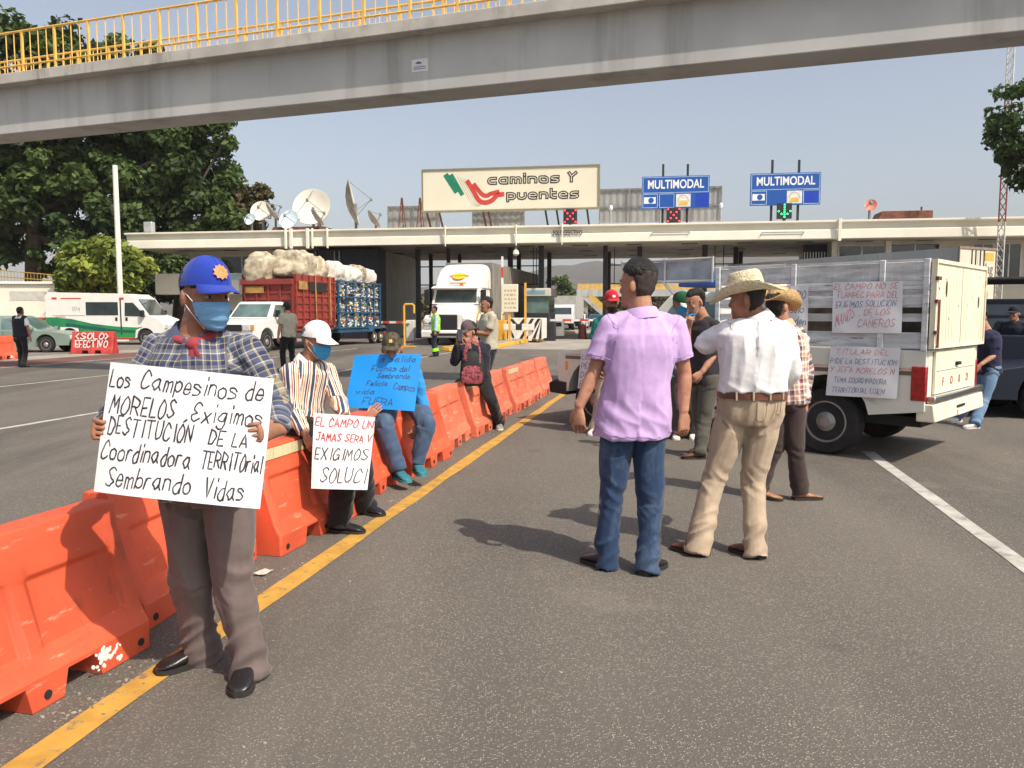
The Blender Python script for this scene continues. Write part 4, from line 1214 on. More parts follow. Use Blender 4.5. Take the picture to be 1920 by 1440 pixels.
def person(label, J, skin=None, shirt=None, sleeve='long', shirt_ease=.020, hem=-.05, flare=0.0, trousers=None, tr_ease=.018, leg_r=(.084, .073, .060, .058, .068), shoe=None, shoe_kind='shoe', girth=1.0, belly=0.0,
           hair=None, hairline='full', hands=None, voxel=.009, wr=.010, wrt=.011, seed=1, collar=None, belt=None, eyes=True, sock=None, headmat=None, foot_s=1.0, hem_cut=1.0, vest=None):
    s = J.get('H', 1.72) / 1.72
    skin = skin or m_skin
    base = Vector(((J['ana'].x + J['anb'].x) / 2, (J['ana'].y + J['anb'].y) / 2, 0))
    t = thing('person', label, 'person', base)
    T = hat_frame(J); hs = J.get('hs', 1.0) * s
    # the body: one continuous surface
    mb = body_parts(J, s, girth, belly)
    hm = head_mb(); hm.xf(T @ Matrix.Scale(hs, 4)); mb.add(hm.v, hm.f)
    fing = []
    for k in 'ab':
        h = (hands or {}).get(k, {})
        fd = h.get('dir', (J['wr' + k] - J['el' + k])); bk = h.get('back', Vector(J['bf']) * 0.3 + (J['sh' + k] - J['neck']).normalized())
        q = hand_mb(J['wr' + k] + Vector(fd).normalized() * .012, fd, bk, h.get('side', 1 if k == 'a' else -1), h.get('curl', .35), s, h.get('spread', .1), h.get('thumb', .5))
        mb.add(q[0].v, q[0].f); fing.append(q[1])
    mb.move(-base)
    me = remesh(mb, min(voxel, .0075), 2, 'body')
    for q in fing: q.move(-base); join_mb(me, q)
    me.materials.clear(); me.materials.append(skin)
    body = link('body', me, t, smooth=60)
    Tl = Matrix.Translation(-base) @ T
    if eyes:
        mb = MB()
        for sx in (-1, 1):
            mb.ell((sx * .032, .0815, .004), (.0145, .0115, .0085), 10, 8); mb.mi[:] = [0] * len(mb.f)
        w0 = len(mb.f)
        for sx in (-1, 1): mb.ell((sx * .032, .0905, .004), (.0062, .004, .0062), 8, 6)
        mb.mi = [0] * w0 + [1] * (len(mb.f) - w0)
        mb.xf(Tl @ Matrix.Scale(hs, 4)); mb.build('eyes', [m_eye, m_iris], body)
        mb = MB()
        for sx in (-1, 1):
            mb.tube([(sx * .014, .0945, .024), (sx * .032, .0965, .031), (sx * .052, .083, .026)], [.004, .005, .002], 6, flat=0.6)
        mb.xf(Tl @ Matrix.Scale(hs, 4)); mb.build('eyebrows', hair[0] if hair else m_hair, body)
    if hair:
        hmat, style = hair
        mb = MB(); n = 40; rows = 26; rings = []
        rg = random.Random(seed)
        for i in range(rows + 1):
            z = -.112 + (.122 + .112) * i / rows
            ring = []
            for j in range(n):
                a = 2*math.pi*j/n; c = math.cos(a)      # c=1 at the face
                if style == 'short': lim = -.085 + .158 * max(0, min(1, (c + .55) / .95)) ** 1.1
                elif style == 'low': lim = -.075 + .10 * max(0, min(1, (c + .5) / .6))
                elif style == 'fade': lim = -.02 + .065 * max(0, min(1, (c + .5) / .9))
                else: lim = -.1 + .172 * max(0, min(1, (c + .55) / .8))
                lim += .05 * math.exp(-((c + .08) / .22) ** 2) + .006 * mnoise.noise(Vector((a * 4, seed, 0)))
                d = z - lim
                g = max(-.012, min(1, d / .06)) ** .8 if d > 0 else 0
                thick = {'short': .011, 'low': .010, 'fade': .012, 'quiff': .016}.get(style, .012)
                top = max(0, (z - .04) / .08)
                q = 0.0065 * mnoise.noise(Vector((math.sin(a) * 13, math.cos(a) * 13, z * 60 + seed)))
                gr = (thick * (1 + .8 * top * (1.0 if style in ('short', 'fade', 'quiff') else .2)) * min(1, max(0, g)) + q) if d > 0 else -.012
                p = head_surf(a, z, gr)
                p.z += ((.012 if style in ('short', 'fade', 'quiff') else .003) * top * (1.0 + 1.2 * (1 - min(1, (p.x ** 2 + p.y ** 2) / .0064)))) * (1 if d > 0 else 0)
                ring.append(p)
            rings.append(ring)
        mb.loft(rings); mb.xf(Tl @ Matrix.Scale(hs, 4)); mb.build('hair', hmat, body, smooth=75)
    lat = (J['shb'] - J['sha'])
    trunk = (J['pel'] - (J['neck'] - J['pel']).normalized() * .2, J['neck'], .13 * s, lat)
    fw = Vector(J['bf'])
    def arm_bones():
        r = []
        for k in 'ab':
            r += [(J[x + k], J[y + k], q, (J[y + k] - J[x + k]).cross(fw)) for x, y, q in (('sh', 'el', .05), ('el', 'wr', .045))]
        return r
    if shirt:
        mb = MB(); e = shirt_ease
        torso(mb, J, s, e, hem, .99, girth, belly, flare)
        for k in 'ab':
            mb.tube([J['sh' + k] + Vector((0, 0, -.004)), J['neck'] - Vector((0, 0, .014))], [.060 * s, .066 * s], 12)
            ee = e * 0.6
            if sleeve == 'short':
                q = J['sh' + k].lerp(J['el' + k], .70)
                seg_tube(mb, [J['sh' + k], J['sh' + k].lerp(J['el' + k], .4), q], [(.053 * s + ee), (.058 * s + ee), (.064 * s + ee)])
            elif sleeve == 'long':
                seg_tube(mb, [J['sh' + k], J['sh' + k].lerp(J['el' + k], .5), J['el' + k]], [.054 * s + ee, .050 * s + ee, .046 * s + ee])
                q = J['el' + k].lerp(J['wr' + k], .96)
                seg_tube(mb, [J['el' + k], J['el' + k].lerp(q, .4), q], [.047 * s + ee, .045 * s + ee, .034 * s + ee * .7])
            else:
                mb.ell(J['sh' + k], (.066 * s,) * 3)
        mb.move(-base)
        me = remesh(mb, voxel, 3, 'shirt')
        uv = cloth_attr(me, J, [trunk] + (arm_bones() if sleeve != 'none' else []), base)
        wrinkle(me, uv, wr, seed)
        me.materials.clear(); me.materials.append(shirt)
        sh = link('shirt', me, t, smooth=70)
        if collar:
            up = (J['head'] - J['neck']).normalized()
            mb = MB(); c0 = J['neck'] + up * -.005; n = 24; f_ = (fw - up * fw.dot(up)).normalized(); l_ = up.cross(f_)
            rings = []
            for rr, hh, dr in ((.078, -.025, 0), (.076, .030, 0), (.079, .040, 0), (.087, .034, 0), (.106, -.024, .010), (.102, -.026, .010), (.083, .022, 0)):
                rings.append([c0 + (f_ * math.cos(2*math.pi*j/n) + l_ * math.sin(2*math.pi*j/n)) * (rr * s + (dr if math.cos(2*math.pi*j/n) > .3 else 0)) + up * (hh * s - (.035 * s * max(0, math.cos(2*math.pi*j/n)) ** 2)) for j in range(n)])
            mb.loft(rings, cap=False); mb.move(-base)
            mb.build('collar', collar, sh, smooth=60)
    if vest:
        mb = MB(); torso(mb, J, s, shirt_ease + .014, hem if hem > -.1 else -.06, .93, girth, belly)
        for k in 'ab': mb.ell(J['sh' + k].lerp(J['neck'], .18), (.068 * s + shirt_ease,) * 3)
        mb.move(-base); me = remesh(mb, voxel, 3, 'vest'); uv = cloth_attr(me, J, [trunk], base); wrinkle(me, uv, wr * .6, seed + 2)
        me.materials.clear(); me.materials.append(vest); link('vest', me, t, smooth=70)
    if trousers:
        mb = MB(); e = tr_ease
        torso(mb, J, s, e * .7, -.20, .165 if belt or hem > -.02 else .06, girth)
        r = [x * s for x in leg_r]
        for k in 'ab':
            d = (J['kn' + k] - J['an' + k]).normalized()
            low = J['an' + k] - d * .035 * hem_cut
            seg_tube(mb, [J['hip' + k], J['hip' + k].lerp(J['kn' + k], .5), J['kn' + k]], [r[0] + e, r[1] + e, r[2] + e * .8], 16)
            seg_tube(mb, [J['kn' + k], J['kn' + k].lerp(low, .5), low], [r[2] + e * .8, r[3] + e * .8, r[4] + e * .4], 16)
        mb.move(-base)
        me = remesh(mb, voxel, 3, 'trousers')
        uv = cloth_attr(me, J, [(J['neck'], J['pel'], .16 * s, lat)] + [b for k in 'ab' for b in ((J['hip' + k], J['kn' + k], .06, lat), (J['kn' + k], J['an' + k] - Vector((0, 0, .05)), .055, lat))], base)
        wrinkle(me, uv, wrt, seed + 5, 'trousers')
        me.materials.clear(); me.materials.append(trousers)
        tr = link('trousers', me, t, smooth=70)
        if belt:
            up = (J['neck'] - J['pel']).normalized(); c0 = J['pel'] + up * .072 * s
            lt = lat.normalized(); f_ = up.cross(lt); 
            if f_.dot(fw) < 0: f_ = -f_
            mb = MB(); n = 32; rings = []
            for g, h in ((-.004, -.018), (.006, -.018), (.006, .018), (-.004, .018)):
                ring = []
                for j in range(n):
                    a = 2*math.pi*j/n; x, y = math.cos(a), math.sin(a); rr = (abs(x)**2.4 + abs(y)**2.4) ** (-1/2.4)
                    ring.append(c0 + lt * x * rr * (.168 * girth * s + e + g + .006) + f_ * y * rr * (.120 * girth * s + e + g + .006 + (belly * .8 if y > 0 else 0)) + up * h)
                rings.append(ring)
            rings.append(rings[0]); mb.loft(rings, cap=False)
            mb.move(-base); mb.build('belt', belt, tr)
    if shoe:
        for k in 'ab':
            an, toe = J['an' + k], J['toe' + k]
            f_ = toe - an; zt = J.get('pitch' + k, None)
            f2 = Vector((f_.x, f_.y, 0)).normalized() if zt is None else f_.normalized()
            B3 = basis(f2); fl_ = foot_s * s
            org = Vector((an.x, an.y, J.get('floor' + k, 0.006)))
            Fm = Matrix.Translation(org) @ B3.to_4x4()
            if zt is not None: Fm = Matrix.Translation(an) @ B3.to_4x4() @ Matrix.Translation((0, 0, -.085 * s))
            sec = [(-.064, .018, .050), (-.056, .029, .076), (-.03, .035, .090), (.0, .037, .094), (.04, .038, .085), (.08, .043, .066), (.12, .047, .054), (.155, .044, .044), (.178, .032, .034), (.19, .014, .022)]
            if shoe_kind == 'sandal': sec = [(a, b * .95, h * (1 if a < .02 else .8)) for a, b, h in sec]
            mb = MB(); rings = []
            for y, w_, h in sec:
                ring = []
                for j in range(16):
                    a = 2*math.pi*j/16; ca, sa = math.cos(a), math.sin(a)
                    ring.append(Fm @ (Vector((math.copysign(abs(ca) ** .75, ca) * w_, y, .018 + (h - .018) * (.5 + .5 * math.copysign(abs(sa) ** .8, sa)))) * fl_))
                rings.append(ring)
            mb.loft(rings); mb.move(-base)
            so = mb.build('shoe', shoe, t, smooth=60)
            sb = MB(); rings = []
            for y, w_, h in sec:
                w2 = w_ + .004; y2 = y * 1.02
                hz = .020 if y > -.03 else .026
                rings.append([Fm @ (Vector(q) * fl_) for q in ((-w2, y2, 0), (w2, y2, 0), (w2, y2, hz), (-w2, y2, hz))])
            sb.loft(rings); sb.move(-base); sb.build('sole', sock or m_sole, so, smooth=30)
    return t, Tl @ Matrix.Scale(hs, 4), base

# ------------------------------------------------------------------ headgear and masks (parts of a person)
def cap(t, Tl, mat, brim=None, tilt=0.0, turn=0.0, logo=None, size=1.0):
    Tm = Tl @ Matrix.Rotation(R(turn), 4, 'Z') @ Matrix.Rotation(R(tilt), 4, 'X')
    mb = MB(); n = 32; rings = []
    for i in range(13):
        f = i / 12; a = f * math.pi / 2 * .985
        ring = []
        for j in range(n):
            b = 2*math.pi*j/n
            x = math.sin(b) * (.0865 * math.cos(a) ** .93); y = -.004 + math.cos(b) * (.107 * math.cos(a) ** (.80 if math.cos(b) > 0 else .95))
            z = .036 + .112 * math.sin(a) + .012 * math.cos(b) * math.cos(a)
            ring.append(Tm @ (Vector((x, y, z)) * size))
        rings.append(ring)
    mb.loft(rings); c = mb.build('cap', mat, t, smooth=60)
    mb = MB()
    for j in range(0, n, 6): mb.tube([r_[j] + (r_[j] - Tm @ Vector((0, 0, .06))).normalized() * .0008 for r_ in rings[:-1]], .0016, 5)
    mb.build('panel_seams', mat, c, fix=False)
    mb = MB(); A = []; B = []; na = 18; nr = 5
    for i in range(nr + 1):
        r_ = i / nr
        for j in range(na + 1):
            a = R(-52) + R(104) * j / na
            p0 = Vector((math.sin(a) * .086, -.004 + math.cos(a) * .106, .048))
            ext = .085 * (math.cos(a * 1.70) ** .55 if math.cos(a * 1.70) > 0 else 0)
            p = p0 + Vector((math.sin(a) * .25, 1, 0)).normalized() * ext * r_
            p.z += -.016 * r_ - .30 * abs(p.x) ** 1.2 * r_
            A.append(Tm @ (p * size)); B.append(Tm @ ((p + Vector((0, 0, -.004))) * size))
    o = len(A); w_ = na + 1; fs_ = []
    for i in range(nr):
        for j in range(na):
            k = i * w_ + j; fs_ += [(k, k + 1, k + w_ + 1, k + w_), (o + k, o + k + w_, o + k + w_ + 1, o + k + 1)]
    for j in range(na):
        k = nr * w_ + j; fs_.append((k, k + 1, o + k + 1, o + k))
    mb.add(A + B, fs_); mb.build('brim', brim or mat, c, smooth=60)
    mb = MB(); mb.ell(Tm @ (Vector((0, -.004, .143)) * size), (.008,) * 3, 8, 6); mb.build('button', mat, c)
    return c, Tm
def cap_patch(c, Tm, mat, w, h, z=.078, shape='round', lift=.008, turn=0.0, name='badge', size=1.0):
    mb = MB(); n = 20; pts = []
    for rr in (1.0,):
        for j in range(n):
            a = 2*math.pi*j/n
            k = 1.0 if shape == 'round' else (1.0 if j % 2 else .78) if shape == 'star' else (abs(math.cos(a))**4 + abs(math.sin(a))**4) ** (-.25)
            u = math.cos(a) * w * k; v = z + math.sin(a) * h * k
            sa = max(-.99, min(.99, (v - .043) / .107)); el = math.asin(sa); b = u / .095 + R(turn)
            x = math.sin(b) * .0875 * math.cos(el) ** .8; y = -.004 + math.cos(b) * .108 * math.cos(el) ** .8
            d = Vector((math.sin(b), math.cos(b), .6 * sa)).normalized()
            pts.append(Vector((x, y, v)) + d * lift)
    cen = sum(pts, Vector()) / n
    cen += Vector((math.sin(R(turn)), math.cos(R(turn)), .3)) * .004
    vs = [Tm @ (p * size) for p in pts] + [Tm @ (cen * size)]
    mb.add(vs, [(j, (j + 1) % n, n) for j in range(n)])
    return mb.build(name, mat, c, smooth=60)
def cowboy(t, Tl, mat, band, tilt=0.0, turn=0.0, curl=.07, size=1.0):
    Tm = Tl @ Matrix.Rotation(R(turn), 4, 'Z') @ Matrix.Rotation(R(tilt), 4, 'X') @ Matrix.Scale(size, 4)
    mb = MB(); n = 40; rings = []
    def ring(r, z, pinch=0.0, dent=0.0):
        o = []
        for j in range(n):
            a = 2*math.pi*j/n
            x = math.sin(a) * r * .83 * (1 - pinch * max(0, math.cos(a)) ** 2); y = math.cos(a) * r * 1.06 - .004
            o.append(Vector((x, y, z)))
        return o
    for r, z, p in ((.099, .040, 0), (.097, .065, .0), (.093, .095, .06), (.088, .125, .14), (.080, .148, .22), (.066, .158, .3), (.048, .152, .3), (.026, .138, .2), (.006, .134, 0)):
        rings.append(ring(r, z, p))
    mb.loft([[Tm @ q for q in r_] for r_ in rings]); c = mb.build('hat', mat, t, smooth=60)
    mb = MB(); A = []; B = []; nr = 8
    for i in range(nr + 1):
        f = i / nr
        for j in range(n):
            a = 2*math.pi*j/n
            r = .096 + f * .092
            x = math.sin(a) * r * (.83 + .10 * f); y = math.cos(a) * r * (1.06 + .06 * f) - .004
            z = .042 + curl * f ** 1.7 * abs(math.sin(a)) ** 2.5 - .030 * f * abs(math.cos(a)) ** 2
            x *= 1 - .22 * f ** 2 * abs(math.sin(a)) ** 3 * (curl / .07)
            A.append(Tm @ Vector((x, y, z))); B.append(Tm @ Vector((x, y, z - .005)))
    o = len(A); fs_ = []
    for i in range(nr):
        for j in range(n):
            k = i * n + j; k2 = i * n + (j + 1) % n
            fs_ += [(k, k2, k2 + n, k + n), (o + k, o + k + n, o + k2 + n, o + k2)]
    for j in range(n):
        k = nr * n + j; k2 = nr * n + (j + 1) % n; fs_.append((k, k2, o + k2, o + k))
    mb.add(A + B, fs_); mb.build('brim', mat, c, smooth=60)
    mb = MB(); mb.loft([[Tm @ q for q in r_] for r_ in (ring(.1005, .046), ring(.1000, .060))], cap=False); mb.build('hat_band', band, c)
    return c
def mask(t, Tl, mat, z0=-.118, z1=-.002, drop=0.0, half=68):
    def fn(a, z):
        k = max(0, math.cos(a)); q = (z - z0) / (z1 - z0)
        return Vector((0, (.026 * math.exp(-((q - .72) / .38) ** 2) + .010) * k ** 3 + .0025 * math.sin(q * 19) * k, -.012 * (1 - k) * (1 if q < .5 else -1) * -1 + drop))
    m = shell_part('face_mask', mat, Tl, R(-half), R(half), z0, z1, .003, .003, t, 26, 16, fn)
    for sx in (-1, 1):
        mb = MB(); a = head_surf(R(half) * sx, z1 - .004, .005); b = head_surf(R(88) * sx, .012, .010); c = head_surf(R(100) * sx, -.01, .012); d = head_surf(R(88) * sx, -.05, .008); e = head_surf(R(half) * sx, z0 + .012, .004)
        mb.tube([Tl @ (p + Vector((0, 0, drop))) for p in catmull([a, b, c, d, e], 4)], .0018, 6); mb.build('ear_loop', m_loop, m)
    return m
m_loop = M('ear_loop_white', (0.6, 0.62, 0.64), rough=0.7)
m_mask = M('pale_blue_mask', (0.16, 0.36, 0.60), rough=0.7, var=0.08, scale=12, bump=0.25, bscale=30, stretch=(0.3, 0.3, 3))
m_mask2 = M('bright_blue_mask', (0.03, 0.30, 0.58), rough=0.7, var=0.08, scale=12, bump=0.25, bscale=30, stretch=(0.3, 0.3, 3))
# ================================================================== the people in the photograph
def G3(px, py, z=.085): return gnd(px, py) + Vector((0, 0, z))
P = pix
navy_ = srgb(58, 66, 104); cream_ = srgb(196, 188, 165)
c_plaid = plaid('blue_cream_plaid', .062, [(0, srgb(72, 80, 106)), (.34, srgb(186, 178, 156)), (.42, srgb(116, 118, 128)), (.58, srgb(42, 50, 84)), (.86, srgb(170, 156, 112)), (.93, srgb(72, 80, 106))],
                [(0, srgb(66, 74, 100)), (.30, srgb(190, 184, 162)), (.38, srgb(114, 116, 126)), (.6, srgb(38, 46, 78)), (.88, srgb(174, 160, 118)), (.94, srgb(66, 74, 100))])
c_taupe = plain('taupe_trousers', srgb(102, 90, 87), bump=.25)
c_stripe = stripes('striped_shirt', .105, [(0, srgb(225, 215, 200)), (.13, srgb(62, 66, 92)), (.36, srgb(228, 220, 206)), (.44, srgb(150, 82, 50)), (.52, srgb(232, 222, 206)), (.60, srgb(206, 150, 96)), (.69, srgb(230, 222, 208)), (.76, srgb(70, 72, 98)), (.86, srgb(228, 220, 206)), (.92, srgb(158, 92, 60))])
c_blacktr = plain('black_trousers', (0.010, 0.010, 0.012), bump=.2)
c_azure = plain('azure_shirt', srgb(44, 132, 196))
c_denim = plain('blue_denim', srgb(34, 54, 84), bump=.3)
c_denim2 = plain('dark_denim', srgb(62, 82, 108), bump=.3)
c_denim3 = plain('light_denim', srgb(96, 124, 156), bump=.3)
c_navyhood = plain('navy_hooded_top', srgb(30, 30, 44))
c_lav = plain('lavender_polo', srgb(188, 158, 206), bump=.16)
c_white = cloth_mat('white_patterned_shirt', lambda nt, u, v: mixc(nt, .5, bands(nt, frac(nt, u, 1/.012), [(0, (.78, .77, .77)), (.7, (.70, .69, .70))]), bands(nt, frac(nt, v, 1/.012), [(0, (.80, .79, .78)), (.7, (.69, .68, .69))])), bump=.22)
c_khaki = plain('khaki_trousers', srgb(172, 154, 132), bump=.22)
c_plaid2 = plaid('orange_navy_plaid', .085, [(0, srgb(205, 160, 130)), (.25, srgb(240, 232, 222)), (.45, srgb(170, 96, 70)), (.62, srgb(60, 66, 92)), (.85, srgb(235, 225, 215))],
                 [(0, srgb(200, 150, 118)), (.28, srgb(238, 230, 220)), (.5, srgb(150, 90, 72)), (.68, srgb(56, 62, 90)), (.9, srgb(225, 210, 196))])
c_darkbrown = plain('dark_brown_trousers', srgb(62, 50, 48))
c_vestblack = plain('black_sleeveless_top', srgb(44, 38, 42))
c_greytr = plain('grey_green_trousers', srgb(78, 76, 68))
c_teal = plain('teal_green_shirt', srgb(20, 110, 100))
c_paleblue = plain('pale_blue_shirt', srgb(120, 175, 205))
c_navytee = plain('navy_tee', srgb(36, 36, 62))
c_navyuni = plain('navy_uniform', srgb(28, 30, 44))
c_uni = plain('grey_beige_uniform', srgb(172, 168, 148))
c_lime = cloth_mat('lime_reflective_vest', lambda nt, u, v: bands(nt, frac(nt, v, 1/.21), [(0, srgb(150, 225, 40)), (.72, srgb(200, 205, 200)), (.9, srgb(150, 225, 40))]))
c_pblue = plain('pale_blue_sleeves', srgb(160, 190, 205))
c_whiteplain = plain('white_shirt', (.72, .72, .72))
for m_, c_ in ((c_denim, (.085, .13, .19)), (c_denim2, (.11, .15, .20)), (c_denim3, (.22, .28, .36))): wear(m_, c_, .7, 5, .50, .68, (1, 1, .6))
wear(c_taupe, (.10, .075, .065), .6, 4, .5, .68, (1.5, 1.5, .5)); wear(c_khaki, (.26, .20, .15), .5, 4, .52, .7, (1.5, 1.5, .5)); wear(c_lav, (.36, .25, .46), .35, 3, .5, .7)
m_capblue = plain('royal_blue_cap', srgb(34, 58, 156), bump=.15); m_capwhite = plain('white_cap', (.76, .75, .73), bump=.12); m_capred = plain('red_cap', srgb(176, 30, 44), bump=.12)
m_capgreen = plain('green_cap', srgb(14, 78, 48), bump=.12); m_capgrey = plain('brown_grey_cap', srgb(88, 76, 78), bump=.12)
m_camo = M('camouflage_cap', srgb(92, 82, 62), rough=.85, var=.4, scale=38, col2=srgb(40, 40, 34), bump=.1, bscale=100)
m_straw = M('cream_straw', (0.72, 0.63, 0.42), rough=.75, var=.18, scale=60, bump=.8, bscale=120, dirt=.45, dirtcol=(.36, .28, .15), dirtlo=.56)
m_straw2 = M('tan_straw', (0.62, 0.40, 0.18), rough=.75, var=.22, scale=60, bump=.8, bscale=120, dirt=.4, dirtcol=(.3, .17, .07), dirtlo=.56)
m_hband = M('hat_band', (0.30, 0.2, 0.1), rough=.7)
m_orangelogo = M('orange_badge', (0.85, 0.28, 0.12), rough=.7, var=.2, scale=80, col2=(0.55, 0.20, 0.05))
m_teal_shoe = M('teal_mesh', (0.02, 0.15, 0.19), rough=.7, var=.3, scale=60, bump=.4, bscale=150)
m_tealsole = M('teal_sole', (0.04, 0.20, 0.24), rough=.6)
m_white_shoe = M('white_leather', (0.70, 0.68, 0.63), rough=.5); m_grey_shoe = M('grey_canvas', (0.22, 0.20, 0.19), rough=.8, var=.3, scale=30)
m_whitesole = M('white_sole', (0.62, 0.60, 0.56), rough=.6)

# ---- the man in front holding the big poster
J = P(3.24, head=(386, 556, -.03), neck=(367, 628, 0), sha=(297, 655, .03), shb=(466, 655, -.02), ela=(240, 752, -.03), wra=(189, 800, -.20), elb=(519, 758, -.05), wrb=(521, 806, -.20),
      pel=(386, 884, .03), hipa=(345, 892, .03), hipb=(428, 892, .02), kna=(357, 1078, 0), knb=(437, 1085, -.04), face=(.74, -.67, -.08), bf=(.08, -1, 0), H=1.72, hs=1.06)
J.update(ana=G3(378, 1243), toea=gnd(312, 1262), anb=G3(463, 1270), toeb=gnd(447, 1312))
t, T, _ = person('man in blue plaid shirt and royal blue cap holding the big handwritten poster', J, m_skin2, c_plaid, 'long', .022, -.16, .015, c_taupe, .016, (.090, .078, .064, .060, .076),
    m_leather, girth=1.08, belly=.03, hair=(m_hair, 'low'), voxel=.0085, wr=.012, wrt=.016, seed=3, hem_cut=2.0,
    hands=dict(a=dict(dir=(.25, -1, .02), back=(-1, -.2, .1), side=1, curl=.95, thumb=.2), b=dict(dir=(-.50, -1, .05), back=(1, -.45, .2), side=-1, curl=.8, thumb=.2)), collar=c_plaid)
man1 = t
c, Tm = cap(t, T, m_capblue, tilt=0, size=1.03); cap_patch(c, Tm, m_orangelogo, .034, .026, z=.092, shape='star', turn=-4, size=1.03)
mask(t, T, m_mask, z0=-.128, z1=-.012)
# red neckerchief
m_scarf = plain('red_neckerchief', srgb(150, 56, 66), bump=.4)
mb = MB(); nk = J['neck']; up = (J['head'] - nk).normalized(); base = t.location
ring = [nk + up * .02 + Vector((math.sin(a) * .085, -math.cos(a) * .088, -.045 * math.cos(a) ** 1 * (1 if math.cos(a) > 0 else .2))) for a in [2*math.pi*k/24 for k in range(25)]]
mb.tube(ring, [.017 + .004 * math.sin(k * 2.1) for k in range(25)], 10)
kn = ring[0] + Vector((.02, -.012, -.008))
mb.ell(kn, (.028, .022, .024), 12, 8)
for dx, dz in ((.012, -.10), (.045, -.085)): mb.tube([kn, kn + Vector((dx * .5, -.018, dz * .5)), kn + Vector((dx, -.012, dz))], [.018, .020, .008], 8, flat=.4)
mb.move(-base); mb.build('neckerchief', m_scarf, t)

# ---- the seated man in the striped shirt
J = P(5.6, head=(592, 641, -.02), neck=(580, 676, 0), sha=(545, 698, -.12), shb=(614, 697, .12), ela=(549, 772, -.16), wra=(572, 812, -.30), elb=(634, 752, .02), wrb=(646, 782, -.22),
      pel=(566, 788, .0), hipa=(556, 794, -.06), hipb=(582, 794, .08), kna=(648, 862, -.24), knb=(676, 855, .06), face=(.86, -.50, -.08), bf=(.75, -.66, 0), H=1.68, slump=-.06)
J.update(ana=G3(636, 999), toea=gnd(686, 1002), anb=G3(684, 964), toeb=gnd(732, 972))
t, T, _ = person('seated man in striped shirt and white cap with a small poster on his knees', J, m_skin2, c_stripe, 'long', .022, -.10, .01, c_blacktr, .020, (.09, .08, .07, .07, .085), m_leather, girth=.96,
    hair=(m_hairg, 'low'), voxel=.009, wr=.012, wrt=.012, seed=8, hands=dict(a=dict(dir=(.45, -.35, -.9), back=(-.6, -.8, .1), side=-1, curl=.6)), collar=c_stripe)
c, Tm = cap(t, T, m_capwhite, tilt=-8, size=1.06)
mask(t, T, m_mask2, z0=-.126, z1=-.012)

# ---- the seated man behind the blue poster
J = P(7.3, head=(735, 655, -.30), neck=(740, 690, -.06), sha=(704, 704, -.02), shb=(780, 702, -.02), ela=(686, 768, -.16), wra=(690, 786, -.56), elb=(794, 762, -.04), wrb=(783, 796, -.20),
      pel=(752, 740, .38), hipa=(735, 744, .36), hipb=(772, 744, .36), kna=(719, 794, -.46), knb=(801, 796, -.30), face=(.05, -.95, -.28), bf=(.05, -1, 0), H=1.70, slump=-.09)
J.update(ana=at(747, 880, 6.82), toea=at(773, 908, 6.60), anb=at(782, 868, 6.98), toeb=at(797, 896, 6.76))
J['floora'] = J['ana'].z - .085; J['floorb'] = J['anb'].z - .085
t, T, _ = person('seated man in azure shirt and camouflage cap hidden behind a blue poster', J, m_skin, c_azure, 'long', .02, -.06, 0, c_denim2, .018, (.088, .08, .068, .062, .062), m_teal_shoe,
    hair=(m_hair, 'short'), voxel=.01, seed=12, sock=m_tealsole, foot_s=1.05, hem_cut=.2,
    hands=dict(a=dict(dir=(.60, .12, .75), back=(-.3, -.95, -.05), side=1, curl=.22, spread=.35), b=dict(dir=(-.35, -.35, -.8), back=(.5, -.8, 0), side=1, curl=.5)))
c, Tm = cap(t, T, m_camo, tilt=8, size=1.05); cap_patch(c, Tm, M('gold_badge', (0.65, 0.42, 0.10), rough=.6, var=.3, scale=90), .015, .014, z=.092, shape='square')
man3 = t

# ---- the man with the phone astride the barrier
J = P(10.1, head=(880, 622, -.05), neck=(888, 643, 0), sha=(868, 655, -.08), shb=(912, 653, .10), ela=(852, 678, -.14), wra=(858, 644, -.25), elb=(872, 684, -.18), wrb=(880, 650, -.27),
      pel=(894, 712, .2), hipa=(884, 715, .15), hipb=(906, 715, .2), kna=(862, 722, -.1), knb=(922, 752, -.06), face=(-.75, -.62, -.15), bf=(-.6, -.8, 0), H=1.66, slump=-.04)
J.update(ana=gnd(862, 762) + Vector((0, 0, .09)), toea=gnd(848, 768), anb=G3(936, 804), toeb=gnd(939, 814))
t, T, _ = person('man in navy hooded top and brown grey cap astride the barrier looking at his phone', J, m_skin, c_navyhood, 'long', .026, -.08, 0, c_blacktr, .018, shoe=m_grey_shoe, sock=m_whitesole,
    hair=(m_hair, 'short'), voxel=.011, seed=15, hands=dict(a=dict(dir=(.15, -.2, 1), back=(-.6, -.7, 0), side=-1, curl=.7), b=dict(dir=(-.2, -.2, 1), back=(.5, -.8, 0), side=1, curl=.8)))
c, Tm = cap(t, T, m_capgrey, tilt=-4, size=1.07)
ph = J['wra'] + Vector((.03, -.05, .10))
o = thing('mobile_phone', 'dark mobile phone held up by the man astride the barrier', 'phone', ph)
mb = MB(); mb.box((0, 0, 0), (.075, .009, .15), Matrix.Rotation(R(40), 3, 'Z')); mb.build('casing', M('phone_black', (.02, .02, .022), rough=.2), o, bevel=.004)
mb = MB(); mb.box((.004, -.0052, 0), (.066, .001, .135), Matrix.Rotation(R(40), 3, 'Z')); mb.build('screen', M('phone_glass', (.05, .06, .08), rough=.08), o, smooth=0)
bg = at(886, 668, 9.72)
o = thing('backpack', 'black backpack with red and pink pattern worn by the man with the phone', 'backpack', bg)
m_bag = M('bag_black', (.014, .013, .015), rough=.8, var=.3, scale=10); m_bagp = M('red_pink_pattern', (.42, .10, .12), rough=.8, var=.3, scale=34, col2=(.03, .012, .016), bump=.3, bscale=40)
